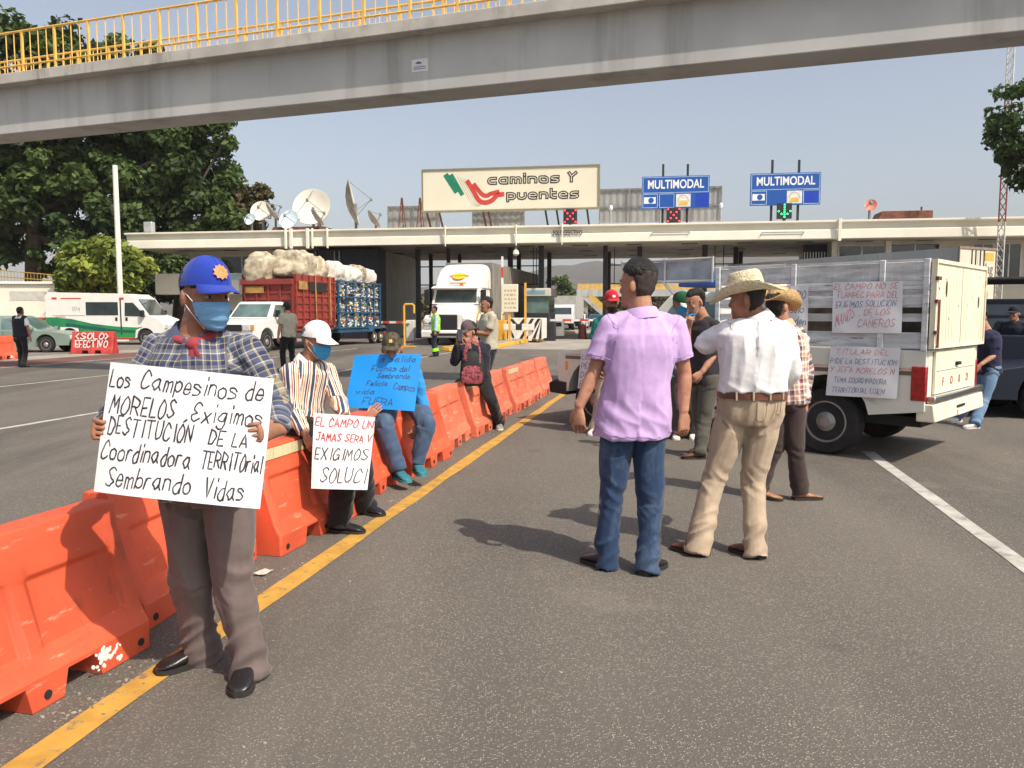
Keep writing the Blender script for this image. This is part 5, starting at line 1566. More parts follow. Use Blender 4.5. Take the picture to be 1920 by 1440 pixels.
mb = MB()
for f in (0,):
    rings = []
    for z, w_, d_ in ((-.36, .10, .06), (-.34, .135, .09), (-.24, .155, .105), (-.10, .145, .10), (0, .115, .08), (.05, .07, .05), (.065, .02, .02)):
        rings.append([Vector((math.copysign(abs(math.cos(a)) ** .6, math.cos(a)) * w_, math.copysign(abs(math.sin(a)) ** .6, math.sin(a)) * d_, z)) for a in [2*math.pi*k/20 for k in range(20)]])
    mb.loft(rings)
mb.build('sack', m_bag, o, smooth=60)
mb = MB(); mb.loft([[Vector((x * w_, -d_ - .012, z)) for x in (-1, -.3, .3, 1)] + [Vector((x * w_ * .98, -d_ + .03, z)) for x in (1, .3, -.3, -1)] for z, w_, d_ in ((-.33, .09, .085), (-.30, .125, .098), (-.20, .13, .104), (-.13, .10, .102), (-.11, .06, .098))]); mb.build('front_pocket', m_bagp, o, smooth=50)
mb = MB(); mb.tube(catmull([(-.09, -.09, -.05), (-.07, -.11, .10), (0, -.06, .20), (.08, -.02, .12), (.1, -.07, -.08)], 5), .022, 8, flat=.4); mb.build('shoulder_strap', m_bagp, o)

# ---- the man in the lavender polo
J = P(4.62, head=(1196, 536, .02), neck=(1203, 590, 0), sha=(1144, 611, -.02), shb=(1265, 612, .0), ela=(1113, 700, 0), wra=(1085, 764, -.03), elb=(1284, 700, .02), wrb=(1282, 772, -.02),
      pel=(1188, 780, .02), hipa=(1160, 786, .01), hipb=(1217, 786, .02), kna=(1145, 938, .0), knb=(1219, 942, -.01), face=(-.80, .60, .02), bf=(-.12, .99, 0), H=1.78)
J.update(ana=G3(1137, 1067), toea=gnd(1094, 1052), anb=G3(1214, 1076), toeb=gnd(1244, 1060))
t, T, _ = person('man seen from behind in a lavender polo shirt and blue jeans', J, m_skin, c_lav, 'short', .022, -.20, .012, c_denim, .012, (.092, .079, .060, .055, .067), m_leather, girth=1.06,
    hair=(m_hairs, 'short'), voxel=.0085, wr=.012, wrt=.012, seed=21, hem_cut=2.1, collar=c_lav,
    hands=dict(a=dict(dir=(.02, -.05, -1), back=(-.45, -.9, 0), side=-1, curl=.35), b=dict(dir=(.02, -.03, -1), back=(.5, -.86, 0), side=1, curl=.4)))
garment_seams(t, J, M('lavender_stitch', (.36, .26, .46), rough=.9), M('denim_stitch', (.10, .09, .09), rough=.9), True, pockets=False, hem=-.15, yoke=False)
# dark longer hair on top of the cropped sides
mb = MB(); n = 36; rings = []
for i in range(11):
    z = .052 + .07 * i / 10; ring = []
    for j in range(n):
        a = 2*math.pi*j/n; c_ = math.cos(a)
        lim = .050 + .030 * max(0, c_)
        g = .007 + .016 * max(0, min(1, (z - lim) / .05)) ** .7 if z > lim else -.012
        p = head_surf(a, z, g + .003 * mnoise.noise(Vector((math.sin(a) * 14, math.cos(a) * 14, z * 60)))); p.z += .020 * (z - .05) / .07 * (1 + 1.0 * (1 - min(1, (p.x ** 2 + p.y ** 2) / .0064)))
        ring.append(p)
    rings.append(ring)
mb.loft(rings); mb.xf(T); mb.build('top_hair', m_hair, t, smooth=80)

# ---- the man in the white shirt and straw hat
J = P(4.92, head=(1401, 561, .0), neck=(1418, 598, .0), sha=(1366, 620, .04), shb=(1470, 622, -.02), ela=(1322, 646, .13), wra=(1366, 610, .34), elb=(1482, 694, .06), wrb=(1463, 728, .24),
      pel=(1408, 762, .0), hipa=(1380, 768, .02), hipb=(1437, 768, -.02), kna=(1339, 897, .05), knb=(1411, 902, .02), face=(-.88, .46, -.08), bf=(-.38, .92, 0), H=1.75)
J.update(ana=G3(1311, 1041), toea=gnd(1262, 1030), anb=G3(1416, 1046), toeb=gnd(1362, 1029))
t, T, _ = person('man in white shirt, khaki trousers and cream straw cowboy hat seen from behind', J, m_skin2, c_white, 'long', .030, .175, 0, c_khaki, .014, (.094, .081, .061, .057, .070), m_brownl, girth=1.08,
    hair=(m_hair, 'short'), voxel=.0085, wr=.013, wrt=.012, seed=27, belt=m_brownl, collar=c_white, hem_cut=2.2)
cowboy(t, T, m_straw, m_hband, tilt=-6, curl=.055, size=1.08)
man6 = t
# belt loops and back pockets
garment_seams(t, J, M('white_stitch', (.50, .49, .49), rough=.9), M('khaki_stitch', (.27, .20, .13), rough=.9), short=False, yoke=False)
tr = kid(t, 'trousers'); bl_ = kid(tr, 'belt'); up = (J['neck'] - J['pel']).normalized()
for a in (-2.5, -2.05, -1.57, -1.09, -.64):
    lt = (J['hipb'] - J['hipa']).normalized(); f_ = up.cross(lt); f_ = f_ if f_.dot(Vector(J['bf'])) > 0 else -f_
    p = J['pel'] - t.location + up * .075 + lt * math.cos(a) * .21 + f_ * math.sin(a) * .165
    h = BVHTree.FromPolygons([v.co for v in bl_.data.vertices], [q.vertices[:] for q in bl_.data.polygons]).find_nearest(p)
    mb = MB(); mb.box(h[0] + h[1] * .003, (.012, .012, .052)); mb.build('belt_loop', c_khaki, tr, bevel=.003)

# ---- the cowboy in plaid behind him
J = P(6.35, head=(1458, 576, 0), neck=(1466, 608, 0), sha=(1428, 626, .06), shb=(1497, 628, -.03), ela=(1426, 694, .1), wra=(1432, 744, .05), elb=(1511, 696, .0), wrb=(1510, 748, -.05),
      pel=(1474, 740, 0), hipa=(1456, 745, .02), hipb=(1490, 745, -.02), kna=(1452, 836, .02), knb=(1490, 840, -.02), face=(.75, .55, -.12), bf=(.45, .9, 0), H=1.68)
J.update(ana=G3(1424, 935), toea=gnd(1447, 938), anb=G3(1500, 938), toeb=gnd(1536, 937))
t, T, _ = person('man in orange and navy plaid shirt and tan straw cowboy hat beside the pickup wheel', J, m_skin, c_plaid2, 'long', .022, -.12, 0, c_darkbrown, .018, shoe=M('tan_sandal', (.30, .15, .075), rough=.6, var=.4, scale=20), shoe_kind='sandal',
    hair=(m_hair, 'short'), voxel=.009, seed=31, collar=c_plaid2, hands=dict(b=dict(dir=(.1, 0, -1), back=(.8, -.5, 0), side=1, curl=.4)))
cowboy(t, T, m_straw2, m_hband, tilt=-3, curl=.095, size=1.04)

# ---- the smoker in the sleeveless top
J = P(8.35, head=(1304, 567, -.02), neck=(1318, 598, 0), sha=(1300, 609, .12), shb=(1340, 610, -.12), ela=(1287, 655, -.02), wra=(1291, 616, -.14), elb=(1340, 664, -.12), wrb=(1316, 698, -.2),
      pel=(1321, 710, 0), hipa=(1312, 715, .08), hipb=(1330, 715, -.07), kna=(1312, 784, .03), knb=(1321, 786, -.10), face=(-.88, -.40, -.28), bf=(-.8, -.55, 0), H=1.72)
J.update(ana=G3(1322, 850), toea=gnd(1298, 851), anb=G3(1312, 861), toeb=gnd(1280, 861))
t, T, _ = person('dark haired man in black sleeveless top, blue mask under his chin, hand at his mouth', J, m_skin, c_vestblack, 'none', .022, -.10, 0, c_greytr, .018, shoe=m_brownl, hair=(m_hair, 'quiff'), voxel=.010, seed=35,
    hands=dict(a=dict(dir=(.1, -.3, 1), back=(-.7, -.6, 0), side=1, curl=.75), b=dict(dir=(-.7, -.1, -.5), back=(.3, -.9, .3), side=1, curl=.5)))
mask(t, T, m_mask2, z0=-.135, z1=-.085, drop=-.006)

# ---- the man in the red cap
J = P(9.9, head=(1146, 567, -.02), neck=(1146, 592, 0), sha=(1120, 605, 0), shb=(1173, 606, 0), ela=(1113, 650, .02), wra=(1120, 690, -.08), elb=(1180, 650, .02), wrb=(1176, 690, -.05),
      pel=(1146, 690, 0), hipa=(1134, 694, 0), hipb=(1159, 694, 0), kna=(1126, 750, -.02), knb=(1160, 752, 0), face=(.18, -.97, -.04), bf=(-.1, -1, 0), H=1.74)
J.update(ana=G3(1116, 814), toea=gnd(1096, 822), anb=G3(1160, 812), toeb=gnd(1166, 824))
t, T, _ = person('bearded man in red cap and teal shirt facing the camera behind the lavender polo', J, m_skin2, c_teal, 'short', .022, -.12, 0, c_khaki, .018, shoe=m_white_shoe, sock=m_whitesole, hair=(m_hair, 'short'), voxel=.011, seed=41)
c, Tm = cap(t, T, m_capred, tilt=-2, size=1.06); cap_patch(c, Tm, m_whitesole, .022, .022, z=.085)
shell_part('beard', m_hair, T, R(-82), R(82), -.119, -.052, .004, .007, t, 24, 8)
# ---- the man in the green cap
J = P(9.3, head=(1276, 570, -.03), neck=(1280, 595, 0), sha=(1254, 607, 0), shb=(1308, 608, .05), ela=(1246, 655, .02), wra=(1262, 660, -.2), elb=(1312, 655, .02), wrb=(1300, 690, -.1),
      pel=(1282, 696, 0), hipa=(1270, 700, 0), hipb=(1295, 700, 0), kna=(1272, 762, -.02), knb=(1295, 762, 0), face=(.30, -.90, -.30), bf=(.2, -1, 0), H=1.68)
J.update(ana=G3(1268, 822), toea=gnd(1266, 837), anb=G3(1298, 822), toeb=gnd(1306, 834))
t, T, _ = person('man in green cap and pale blue shirt looking down beside the smoker', J, m_skin2, c_paleblue, 'short', .02, -.1, 0, c_greytr, .018, shoe=m_white_shoe, sock=m_whitesole, hair=(m_hair, 'short'), voxel=.012, seed=43)
c, Tm = cap(t, T, m_capgreen, M('cap_peak_white', (.72, .71, .66), rough=.8), tilt=-6, turn=12, size=1.06); cap_patch(c, Tm, m_whitesole, .024, .018, z=.085); mask(t, T, m_mask2)
# ---- right edge
J = P(10.6, head=(1838, 596, 0), neck=(1848, 618, 0), sha=(1834, 628, .13), shb=(1866, 630, -.11), ela=(1838, 664, .15), wra=(1822, 684, .0), elb=(1868, 664, -.12), wrb=(1838, 684, -.18),
      pel=(1855, 692, 0), hipa=(1848, 696, .08), hipb=(1860, 696, -.08), kna=(1834, 742, .06), knb=(1845, 748, -.1), face=(-.92, -.25, -.2), bf=(-.92, -.2, 0), H=1.60)
J.update(ana=G3(1796, 792), toea=gnd(1772, 794), anb=G3(1828, 804), toeb=gnd(1803, 805))
person('man in navy tee and light jeans behind the pickup tailgate', J, m_skin, c_navytee, 'short', .02, -.12, 0, c_denim3, .016, shoe=m_white_shoe, sock=m_whitesole, hair=(m_hair, 'short'), voxel=.011, seed=47,
       hands=dict(b=dict(dir=(-.6, 0, -.7), back=(.3, -.9, .2), side=1, curl=.5)))
def standing(label, px, Y, ang, H, skin=None, capmat=None, **kw):
    st_kw = {k: kw.pop(k) for k in ('hands_to', 'headyaw', 'headpitch', 'lean', 'step') if k in kw}
    if 'hands_to' in st_kw: st_kw['hands'] = st_kw.pop('hands_to')
    X_ = (px - 960) / FPX * Y
    J = stand((X_, Y), ang, H, **st_kw)
    t, T, b = person(label, J, skin or m_skin, eyes=False, voxel=kw.pop('voxel', .014), **kw)
    if capmat: cap(t, T, capmat, size=1.07)
    return t, T, J
standing('officer in navy uniform and cap at the right edge behind the dark car', 1900, 13.4, 215, 1.60, capmat=c_navyuni, shirt=c_navyuni, sleeve='short', trousers=c_navyuni, shoe=m_leather, hair=(m_hair, 'short'), hands_to={'b': (.12, .28, -.33)})
standing('officer in grey beige shirt with a dark mask standing behind the man with the phone', 916, 13.6, 205, 1.76, m_skin2, shirt=c_uni, sleeve='short', trousers=c_blacktr, shoe=m_leather, hair=(m_hair, 'short'), hands_to={'a': (-.02, .30, -.30), 'b': (.06, .32, -.34)}, seed=51, collar=c_uni)
t, T, J = standing('officer in grey beige shirt and black cap standing beside the white pickup cab', 541, 20.5, 140, 1.76, m_skin, capmat=c_navyuni, shirt=c_uni, sleeve='short', trousers=c_blacktr, shoe=m_leather, hair=(m_hair, 'short'), seed=53)
t, T, J = standing('traffic officer in lime reflective vest standing in front of the white lorry', 817, 28.0, 195, 1.74, m_skin2, shirt=c_pblue, sleeve='long', vest=c_lime, trousers=c_navyuni, shoe=m_leather, hair=(m_hair, 'short'), hands_to={'b': (.14, .30, -.30)}, seed=55)
for k in 'ab':
    mb = MB(); d = J['kn' + k] - J['an' + k]
    mb.tube([J['an' + k] + d * .25, J['an' + k] + d * .52], [.098, .098], 14); mb.move(-t.location); mb.build('leg_band', c_lime, t)
standing('man in white shirt and dark vest seen from behind on the far left road edge', 40, 22.3, 80, 1.66, m_skin2, shirt=c_whiteplain, sleeve='short', vest=c_navyuni, trousers=c_blacktr, shoe=m_leather, hair=(m_hair, 'short'), seed=57)
mask_o = [o for o in bpy.data.objects if o.get('label', '').startswith('officer in grey beige shirt with a dark')][0]

# ================================================================== posters
m_paper = M('white_poster_paper', (0.74, 0.74, 0.755), rough=.75, var=.03, scale=2, bump=.12, bscale=5)
m_paperb = M('blue_poster_paper', (0.008, 0.26, 0.72), rough=.45, var=.06, scale=2, bump=.15, bscale=5)
m_inkb = M('black_marker', (0.030, 0.028, 0.040), rough=.6, var=.5, scale=14); m_inkr = M('red_marker', (0.60, 0.055, 0.07), rough=.6, var=.4, scale=14); m_inkp = M('pale_red_marker', (0.62, 0.22, 0.26), rough=.6, var=.4, scale=14); m_inkq = M('pale_blue_marker', (0.20, 0.22, 0.33), rough=.6, var=.4, scale=14)
m_inkn = M('blue_black_marker', (0.03, 0.05, 0.14), rough=.6, var=.4, scale=14)
def poster(label, corners, mat, lines, bend=0.0, curl=0.0, sw=.009, bulge=0.0, name='poster', thick=.0012):
    """corners TL, TR, BR, BL in space; lines: (text, u0, u1, v, cap height, ink, slope)"""
    TL, TR, BR, BL = [Vector(c) for c in corners]
    org = (BL + BR) / 2
    t = thing(name, label, 'poster', org)
    Wd = ((TR - TL).length + (BR - BL).length) / 2; Hd = ((TL - BL).length + (TR - BR).length) / 2
    nrm = ((BR - BL).cross(TL - BL)).normalized()
    if nrm.dot(Vector((0, 0, CAM_H)) - org) < 0: nrm = -nrm
    def f(u, v, l):
        a = u / Wd; b = v / Hd
        p = (BL * (1-a) + BR * a) * (1-b) + (TL * (1-a) + TR * a) * b
        p = p + nrm * (bend * (4 * a * (1-a) - .5) + curl * (a ** 3) * -1 + bulge * ((1 - a) ** 2) * -1 * (b ** 1.5) + .003 * math.sin(a * 9 + b * 5) + l)
        return p - org
    mb = MB(); nu, nv = 26, 18
    A = [f(Wd * i / nu, Hd * j / nv, 0) for j in range(nv + 1) for i in range(nu + 1)]
    B = [f(Wd * i / nu, Hd * j / nv, -thick) for j in range(nv + 1) for i in range(nu + 1)]
    o = len(A); w_ = nu + 1; fs_ = []
    for j in range(nv):
        for i in range(nu):
            k = j * w_ + i; fs_ += [(k, k + 1, k + w_ + 1, k + w_), (o + k, o + k + w_, o + k + w_ + 1, o + k + 1)]
    mb.add(A + B, fs_); mb.build('paper', mat, t, smooth=80, fix=False)
    for i, (tx, u0, u1, v0, hh, ink, slope) in enumerate(lines):
        m_ = MB(); hand_line(m_, tx, u0 * Wd, u1 * Wd, v0 * Hd, hh * Hd, sw, f, .0016, slope, seed=i * 7 + len(tx), jit=.065, slant=.20)
        m_.build('written_words', ink, t, smooth=0, fix=False)
    return t
poster('big white poster with five handwritten black lines held by the man in the blue cap',
       [at(203, 678, 2.97), at(512, 710, 2.97), at(485, 955, 2.90), at(172, 922, 2.90)], m_paper,
       [('Los', .015, .155, .82, .13, m_inkb, 0), ('Campesinos de', .215, .965, .82, .14, m_inkb, 0), ('MORELOS', .035, .455, .620, .14, m_inkb, 0), ('Ɛxigimos', .545, .97, .62, .14, m_inkb, 0),
        ('DESTITUCIÓN', .045, .575, .455, .135, m_inkb, 0), ('DE', .665, .765, .455, .11, m_inkb, 0), ('LA', .80, .90, .455, .10, m_inkb, 0), ('Coordinadora', .02, .585, .262, .14, m_inkb, 0), ('TERRITOrial', .635, .99, .275, .13, m_inkb, 0),
        ('Sembrando', .07, .60, .065, .145, m_inkb, 0), ('Vidas', .675, .91, .05, .15, m_inkb, 0)], bend=.030, sw=.0062)
poster('small white poster on the knees of the striped shirt man, red then black writing',
       [at(588, 774, 5.20), at(702, 782, 5.20), at(687, 919, 5.12), at(583, 916, 5.12)], m_paper,
       [('EL CAMPO UN', .03, 1.0, .84, .11, m_inkr, 0), ('JAMAS SERA V', .05, 1.0, .645, .10, m_inkr, 0), ('EXIGIMOS', .05, .98, .38, .15, m_inkb, .03), ('SOLUCI', .16, .98, .09, .19, m_inkb, .02)], bend=.01, curl=.03, sw=.0075)
poster('bright blue poster held up by the seated man in the camouflage cap',
       [at(662, 664, 6.92), at(790, 664, 6.92), at(777, 771, 6.84), at(646, 763, 6.84)], m_paperb,
       [('a salida', .40, .95, .86, .10, m_inkn, 0), ('Fuchas del', .30, .86, .69, .10, m_inkn, 0), ('Sembrando', .40, .88, .56, .09, m_inkn, 0), ('Felicia', .26, .58, .42, .09, m_inkn, 0), ('Campos', .66, .98, .37, .12, m_inkn, -.05), ('vida', .12, .42, .26, .09, m_inkn, 0), ('FUERA', .24, .70, .08, .12, m_inkn, 0)],
       bend=.03, bulge=.07, sw=.0075)
# ================================================================== vehicles
m_tyre = M('tyre_rubber', (0.016, 0.016, 0.017), rough=0.85, var=0.25, scale=8, bump=0.2, bscale=60, dirt=.5, dirtcol=(.06, .05, .04), dirtlo=.5)
m_rim = M('steel_rim', (0.34, 0.33, 0.31), rough=0.45, metal=0.6, var=0.2, scale=8, dirt=.5, dirtcol=(.12, .09, .06), dirtlo=.5)
m_under = M('black_chassis', (0.012, 0.012, 0.013), rough=0.8)
m_truckw = M('old_white_paint', (0.66, 0.665, 0.58), rough=0.38, var=0.05, scale=1.5, coat=.3, dirt=.35, dirtcol=(.40, .36, .26), dirtlo=.55)
m_truckw2 = M('cream_door_paint', (0.74, 0.69, 0.53), rough=0.5, var=0.06, scale=1.5, dirt=.75, dirtcol=(.20, .11, .055), dirtlo=.64, bump=.06, bscale=9)
m_wood = M('weathered_white_boards', (0.60, 0.61, 0.61), rough=.8, var=.22, scale=3, stretch=(1, 1, 6), bump=.3, bscale=30, dirt=.6, dirtcol=(.20, .17, .13), dirtlo=.55)
m_chrome = M('chrome', (0.62, 0.62, 0.60), rough=.2, metal=.9, var=.1)
m_tail = M('tail_lamp_red', (0.30, 0.008, 0.012), rough=.2, spec=.8, var=.3, scale=20)
m_amber = M('amber_lens', (0.75, 0.25, 0.03), rough=.25)
m_lens = M('headlamp_glass', (0.62, 0.63, 0.62), rough=.12, spec=.9, var=.15, scale=20)
m_win = glass('car_glass', (0.03, 0.045, 0.045))
m_winl = glass('car_glass_pale', (0.10, 0.16, 0.15))
m_brown = M('brown_trim', (0.16, 0.10, 0.075), rough=.5)
wear(m_truckw, (.30, .27, .19), .6, 3, .60, .70, (1, 1, 2)); wear(m_truckw2, (.30, .15, .07), .6, 6, .62, .68, (1, 1, .35)); wear(m_truckw2, (.45, .38, .26), .6, 1.3, .52, .68, (1, 1, .4)); wear(m_wood, (.12, .10, .08), .7, 9, .60, .66, (.4, .4, 3))
def arch(cx, r, z0, n=10):
    a0 = math.asin(max(-1, min(1, (z0 - r['cz']) / r['r'])))
    return [(cx + r['r'] * math.cos(a), r['cz'] + r['r'] * math.sin(a)) for a in [math.pi - a0 + (2*a0 - math.pi) * k / n for k in range(n + 1)]]
def wheel(t, x, y, r, w, out, rim=None, holes=6, name='wheel'):
    """out: +1 when the outside faces +y"""
    mt = Matrix.Translation((x, y, r)) @ Matrix.Rotation(R(-90) * out, 4, 'X')
    mb = MB(); h = w / 2
    mb.lathe([(r*.60, -h), (r*.92, -h), (r*.985, -h*.75), (r, -h*.4), (r, h*.4), (r*.985, h*.75), (r*.92, h), (r*.66, h*.98), (r*.60, h*.8)], 32, mt)
    wo = mb.build(name, m_tyre, t, smooth=35)
    mb = MB(); mb.lathe([(r*.62, h*.5), (r*.63, h*.88), (r*.58, h*.90), (r*.54, h*.55), (r*.34, h*.62), (r*.28, h*.84), (r*.20, h*.88), (r*.16, h*1.02), (.004, h*1.04)], 28, mt)
    rm = mb.build('rim', rim or m_rim, wo, smooth=40)
    if holes:
        mb = MB()
        for k in range(holes):
            a = 2*math.pi*k/holes
            mb.lathe([(r*.085, h*.60), (r*.085, h*.645), (r*.01, h*.645)], 10, mt @ Matrix.Translation((math.cos(a) * r * .44, math.sin(a) * r * .44, 0)))
        mb.build('vent_holes', m_under, rm)
    return wo
def quad_on(mb, A, B, Cc, D, inset=0.0, lift=(0,0,0)):
    c = (Vector(A) + Vector(B) + Vector(Cc) + Vector(D)) / 4
    n = (Vector(B) - Vector(A)).cross(Vector(D) - Vector(A)).normalized()
    pts = [Vector(p) + (c - Vector(p)).normalized() * inset + Vector(lift) for p in (A, B, Cc, D)]
    mb.loft([[p - n * .006 for p in pts], [p + n * .006 for p in pts]])

# ------------------------------------------------------------------ the white stake bed pickup
PRZ = R(137.0)
q_ = lambda x: x if x < 1.16 else 1.15 + (x - 1.15) * .864
pw = gnd(1545, 852)
pr_ = Vector((math.sin(PRZ), -math.cos(PRZ), 0))
porg = pw + pr_ * 0.90
PF = Matrix.Translation(porg) @ Matrix.Rotation(PRZ, 4, 'Z')
pk = thing('pickup_truck', 'old white pickup with a slatted stake bed, cream rear doors and handwritten posters', 'pickup truck', porg, PRZ)
ar = dict(r=.46, cz=.40)
out = [(-.98, .54), (-.46, .47)] + arch(0, ar, .47)[0:] + [(.46, .42), (2.89, .42)] + arch(3.35, dict(r=.50, cz=.40), .45) + [(3.95, .47), (4.05, .62), (4.06, .96), (3.95, 1.0), (2.78, 1.10), (1.18, 1.14), (-.98, 1.14)]
out = [(q_(x), z) for x, z in out]; mb = MB(); mb.prism(out, -.95, .95); mb.build('body', m_truckw, pk, bevel=.03, smooth=35, segs=3)
mb = MB(); mb.mm(-.9, 3.5, -.75, .75, .36, .46); mb.build('chassis', m_under, pk, smooth=0)
for x, y, o_ in ((0, .80, 1), (0, -.80, -1), (q_(3.35), .80, 1), (q_(3.35), -.80, -1)): wheel(pk, x, y, .355, .22, o_, holes=8)
def cabin(t, x0, x1, x2, x3, zb, zt, wb, wt, mat, glassm=None, splits=()):
    """cab: base x0 (rear) to x3 (front), roof x1 to x2"""
    gm = glassm or m_win
    ring = lambda x0, x1, w, z: [(x0, -w, z), (x1, -w, z), (x1, w, z), (x0, w, z)]
    mb = MB(); mb.loft([[Vector(p) for p in ring(x0, x3, wb, zb)], [Vector(p) for p in ring(x1, x2, wt, zt - .04)], [Vector(p) for p in ring(x1 + .06, x2 - .08, wt - .06, zt)]])
    c = mb.build('cab', mat, t, bevel=.04, smooth=40, segs=3)
    def side(u, v, s):   # u 0 rear..1 front
        xa = x0 + (x3 - x0) * u; xb = x1 + (x2 - x1) * u
        return Vector((xa * (1-v) + xb * v, s * (wb * (1-v) + wt * v + .003), zb * (1-v) + (zt - .04) * v))
    for s in (-1, 1):
        for u0, u1 in (splits or ((.10, .90),)):
            mb = MB(); quad_on(mb, side(u0, .12, s), side(u1, .12, s), side(u1 - .02, .86, s), side(u0 + .02, .86, s)); mb.build('side_window', gm, c, smooth=0)
    for (xa, xb, nm) in ((x3, x2, 'windscreen'), (x0, x1, 'rear_window')):
        f = lambda v, y: Vector((xa * (1-v) + xb * v + (.004 if xa > x0 + .1 else -.004), y * (wb * (1-v) + wt * v), zb * (1-v) + (zt - .04) * v))
        mb = MB(); quad_on(mb, f(.10, -.88), f(.10, .88), f(.90, .88), f(.90, -.88)); mb.build(nm, gm, c, smooth=0)
    return c
cabin(pk, 1.22, 1.32, 2.05, 2.58, 1.13, 1.76, .90, .74, m_truckw, m_winl, ((.06, .80),))
for z0, z1, m_, nm in ((.895, .935, m_brown, 'side_stripe'), (.955, .968, m_chrome, 'side_moulding')):
    for s in (-1, 1):
        mb = MB(); y = s * .9505
        mb.mm(-.93, 1.15, min(y, y + s * .006), max(y, y + s * .006), z0, z1); mb.mm(1.22, 2.50, min(y, y + s * .006), max(y, y + s * .006), z0, z1); mb.mm(2.56, 3.52, min(y, y + s * .006), max(y, y + s * .006), z0, z1)
        mb.build(nm, m_, pk, smooth=0)
for s in (-1, 1):
    mb = MB(); y0, y1 = sorted((s * .9505, s * .953))
    for x in (1.165, 1.24, 2.42, 2.53): mb.mm(x, x + .009, y0, y1, .46, 1.10)
    mb.build('panel_gaps', m_under, pk, smooth=0)
    mb = MB(); y0, y1 = sorted((s * .953, s * .975)); mb.mm(1.34, 1.50, y0, y1, .99, 1.02); mb.build('door_handle', m_chrome, pk, bevel=.004)
    mb = MB(); mb.box((2.35, s * 1.03, 1.22), (.07, .17, .2)); mb.bar((2.4, s * .93, 1.12), (2.35, s * 1.0, 1.18), .02); mb.build('mirror', m_under, pk, bevel=.01)
mb = MB(); mb.mm(3.664, 3.70, -.72, .72, .66, .92)
for k in range(4): mb.mm(3.70, 3.708, -.7, .7, .69 + k * .06, .715 + k * .06)
mb.build('grille', m_under, pk, smooth=0)
for s in (-1, 1):
    mb = MB(); y0, y1 = sorted((s * .55, s * .86)); mb.mm(3.665, 3.715, y0, y1, .70, .88); mb.build('headlight', m_lens, pk, bevel=.01)
    mb = MB(); y0, y1 = sorted((s * .951, s * .958)); mb.mm(3.48, 3.52, y0, y1, .74, .86); mb.build('side_marker', m_amber, pk, smooth=0)
mb = MB(); mb.prism([(3.5, .40), (3.80, .42), (3.82, .55), (3.72, .60), (3.5, .58)], -.96, .96); mb.build('front_bumper', m_under, pk, bevel=.02)
# rear: tailgate, lettering, lamps, bumper
mb = MB(); mb.mm(-1.012, -.985, -.74, .74, .70, 1.125); mb.mm(-1.02, -1.012, -.70, .70, .93, .945); mb.build('tailgate', m_truckw2, pk, bevel=.008)
REAR = Matrix(((0,0,-1,0),(-1,0,0,0),(0,1,0,0),(0,0,0,1)))
for i, ch in enumerate('FORD'):
    font_part(ch, .115, M('faded_red_letter', (.34, .10, .06), rough=.6), pk, Matrix.Translation((-1.0125, .48 - i * .30, .81)) @ REAR, .003, .002)
mb = MB(); mb.mm(-1.045, -1.0125, -.06, .06, .965, 1.0); mb.build('tailgate_latch', m_under, pk, bevel=.006)
mb = MB(); mb.mm(-1.07, -.99, -.92, .92, .625, .695); mb.build('chrome_bar', m_chrome, pk, bevel=.012)
mb = MB(); mb.prism([(-1.08, .44), (-.9, .44), (-.9, .62), (-1.06, .62)], -.93, .93); bp = mb.build('rear_bumper', m_truckw2, pk, bevel=.015)
mb = MB(); mb.mm(-1.083, -1.076, -.12, .16, .53, .555); mb.build('bumper_slot', m_under, bp, smooth=0)
mb = MB(); mb.mm(-1.086, -1.079, -.15, .15, .45, .505); mb.build('number_plate', m_white_splat, bp, smooth=0)
for s in (-1, 1):
    mb = MB(); y0, y1 = sorted((s * .90, s * .962)); mb.mm(-.99, -.85, y0, y1, .645, .985); mb.build('tail_lamp', m_tail, pk, bevel=.012)
# stake body
def stake_side(y, s, x0, x1, nm):
    w = MB(); y0, y1 = sorted((y, y - s * .025))
    for z0, z1 in ((1.155, 1.315), (1.42, 1.50), (1.56, 1.66), (1.685, 1.74), (1.775, 1.80), (1.82, 2.005)):
        w.mm(x0, x1, y0, y1, z0, z1)
    wo = w.build(nm, m_wood, pk, bevel=.004)
    a, b = sorted((y + s * .001, y + s * .035))
    for x in (x0, x0 + (x1 - x0) * .18, x0 + (x1 - x0) * .58, x1 - .06):
        p = MB(); p.mm(x, x + .055, a, b, 1.14, 2.03); p.build('post', m_wood, wo, bevel=.005)
    r_ = MB(); a, b = sorted((y + s * .002, y + s * .022))
    r_.mm(x0 + .06, x1, a, b, 1.745, 1.77); r_.mm(x0, x1, a, b, 2.008, 2.03)
    n = int((x1 - x0) / .07)
    for k in range(n):
        x = x0 + .06 + k * .07; c, d = sorted((y + s * .001, y + s * .007)); r_.mm(x, x + .03, c, d, 1.83, 2.0)
    r_.build('rails', m_grey_metal if False else m_wood, wo, smooth=0)
stake_side(.93, 1, -.98, 1.30, 'stake_side'); stake_side(-.93, -1, -.98, 1.30, 'stake_side')
mb = MB(); mb.mm(1.27, 1.30, -.90, .90, 1.16, 2.02); mb.build('stake_front', m_wood, pk, bevel=.004)
mb = MB(); mb.mm(-.95, 1.26, -.55, .55, 1.142, 1.62); mb.build('bed_filler', M('dark_filler', (.07, .055, .042), rough=.9, var=.5, scale=6, bump=.8, bscale=8), pk, bevel=.05)  # dark brown box filling the bed, seen between the slats
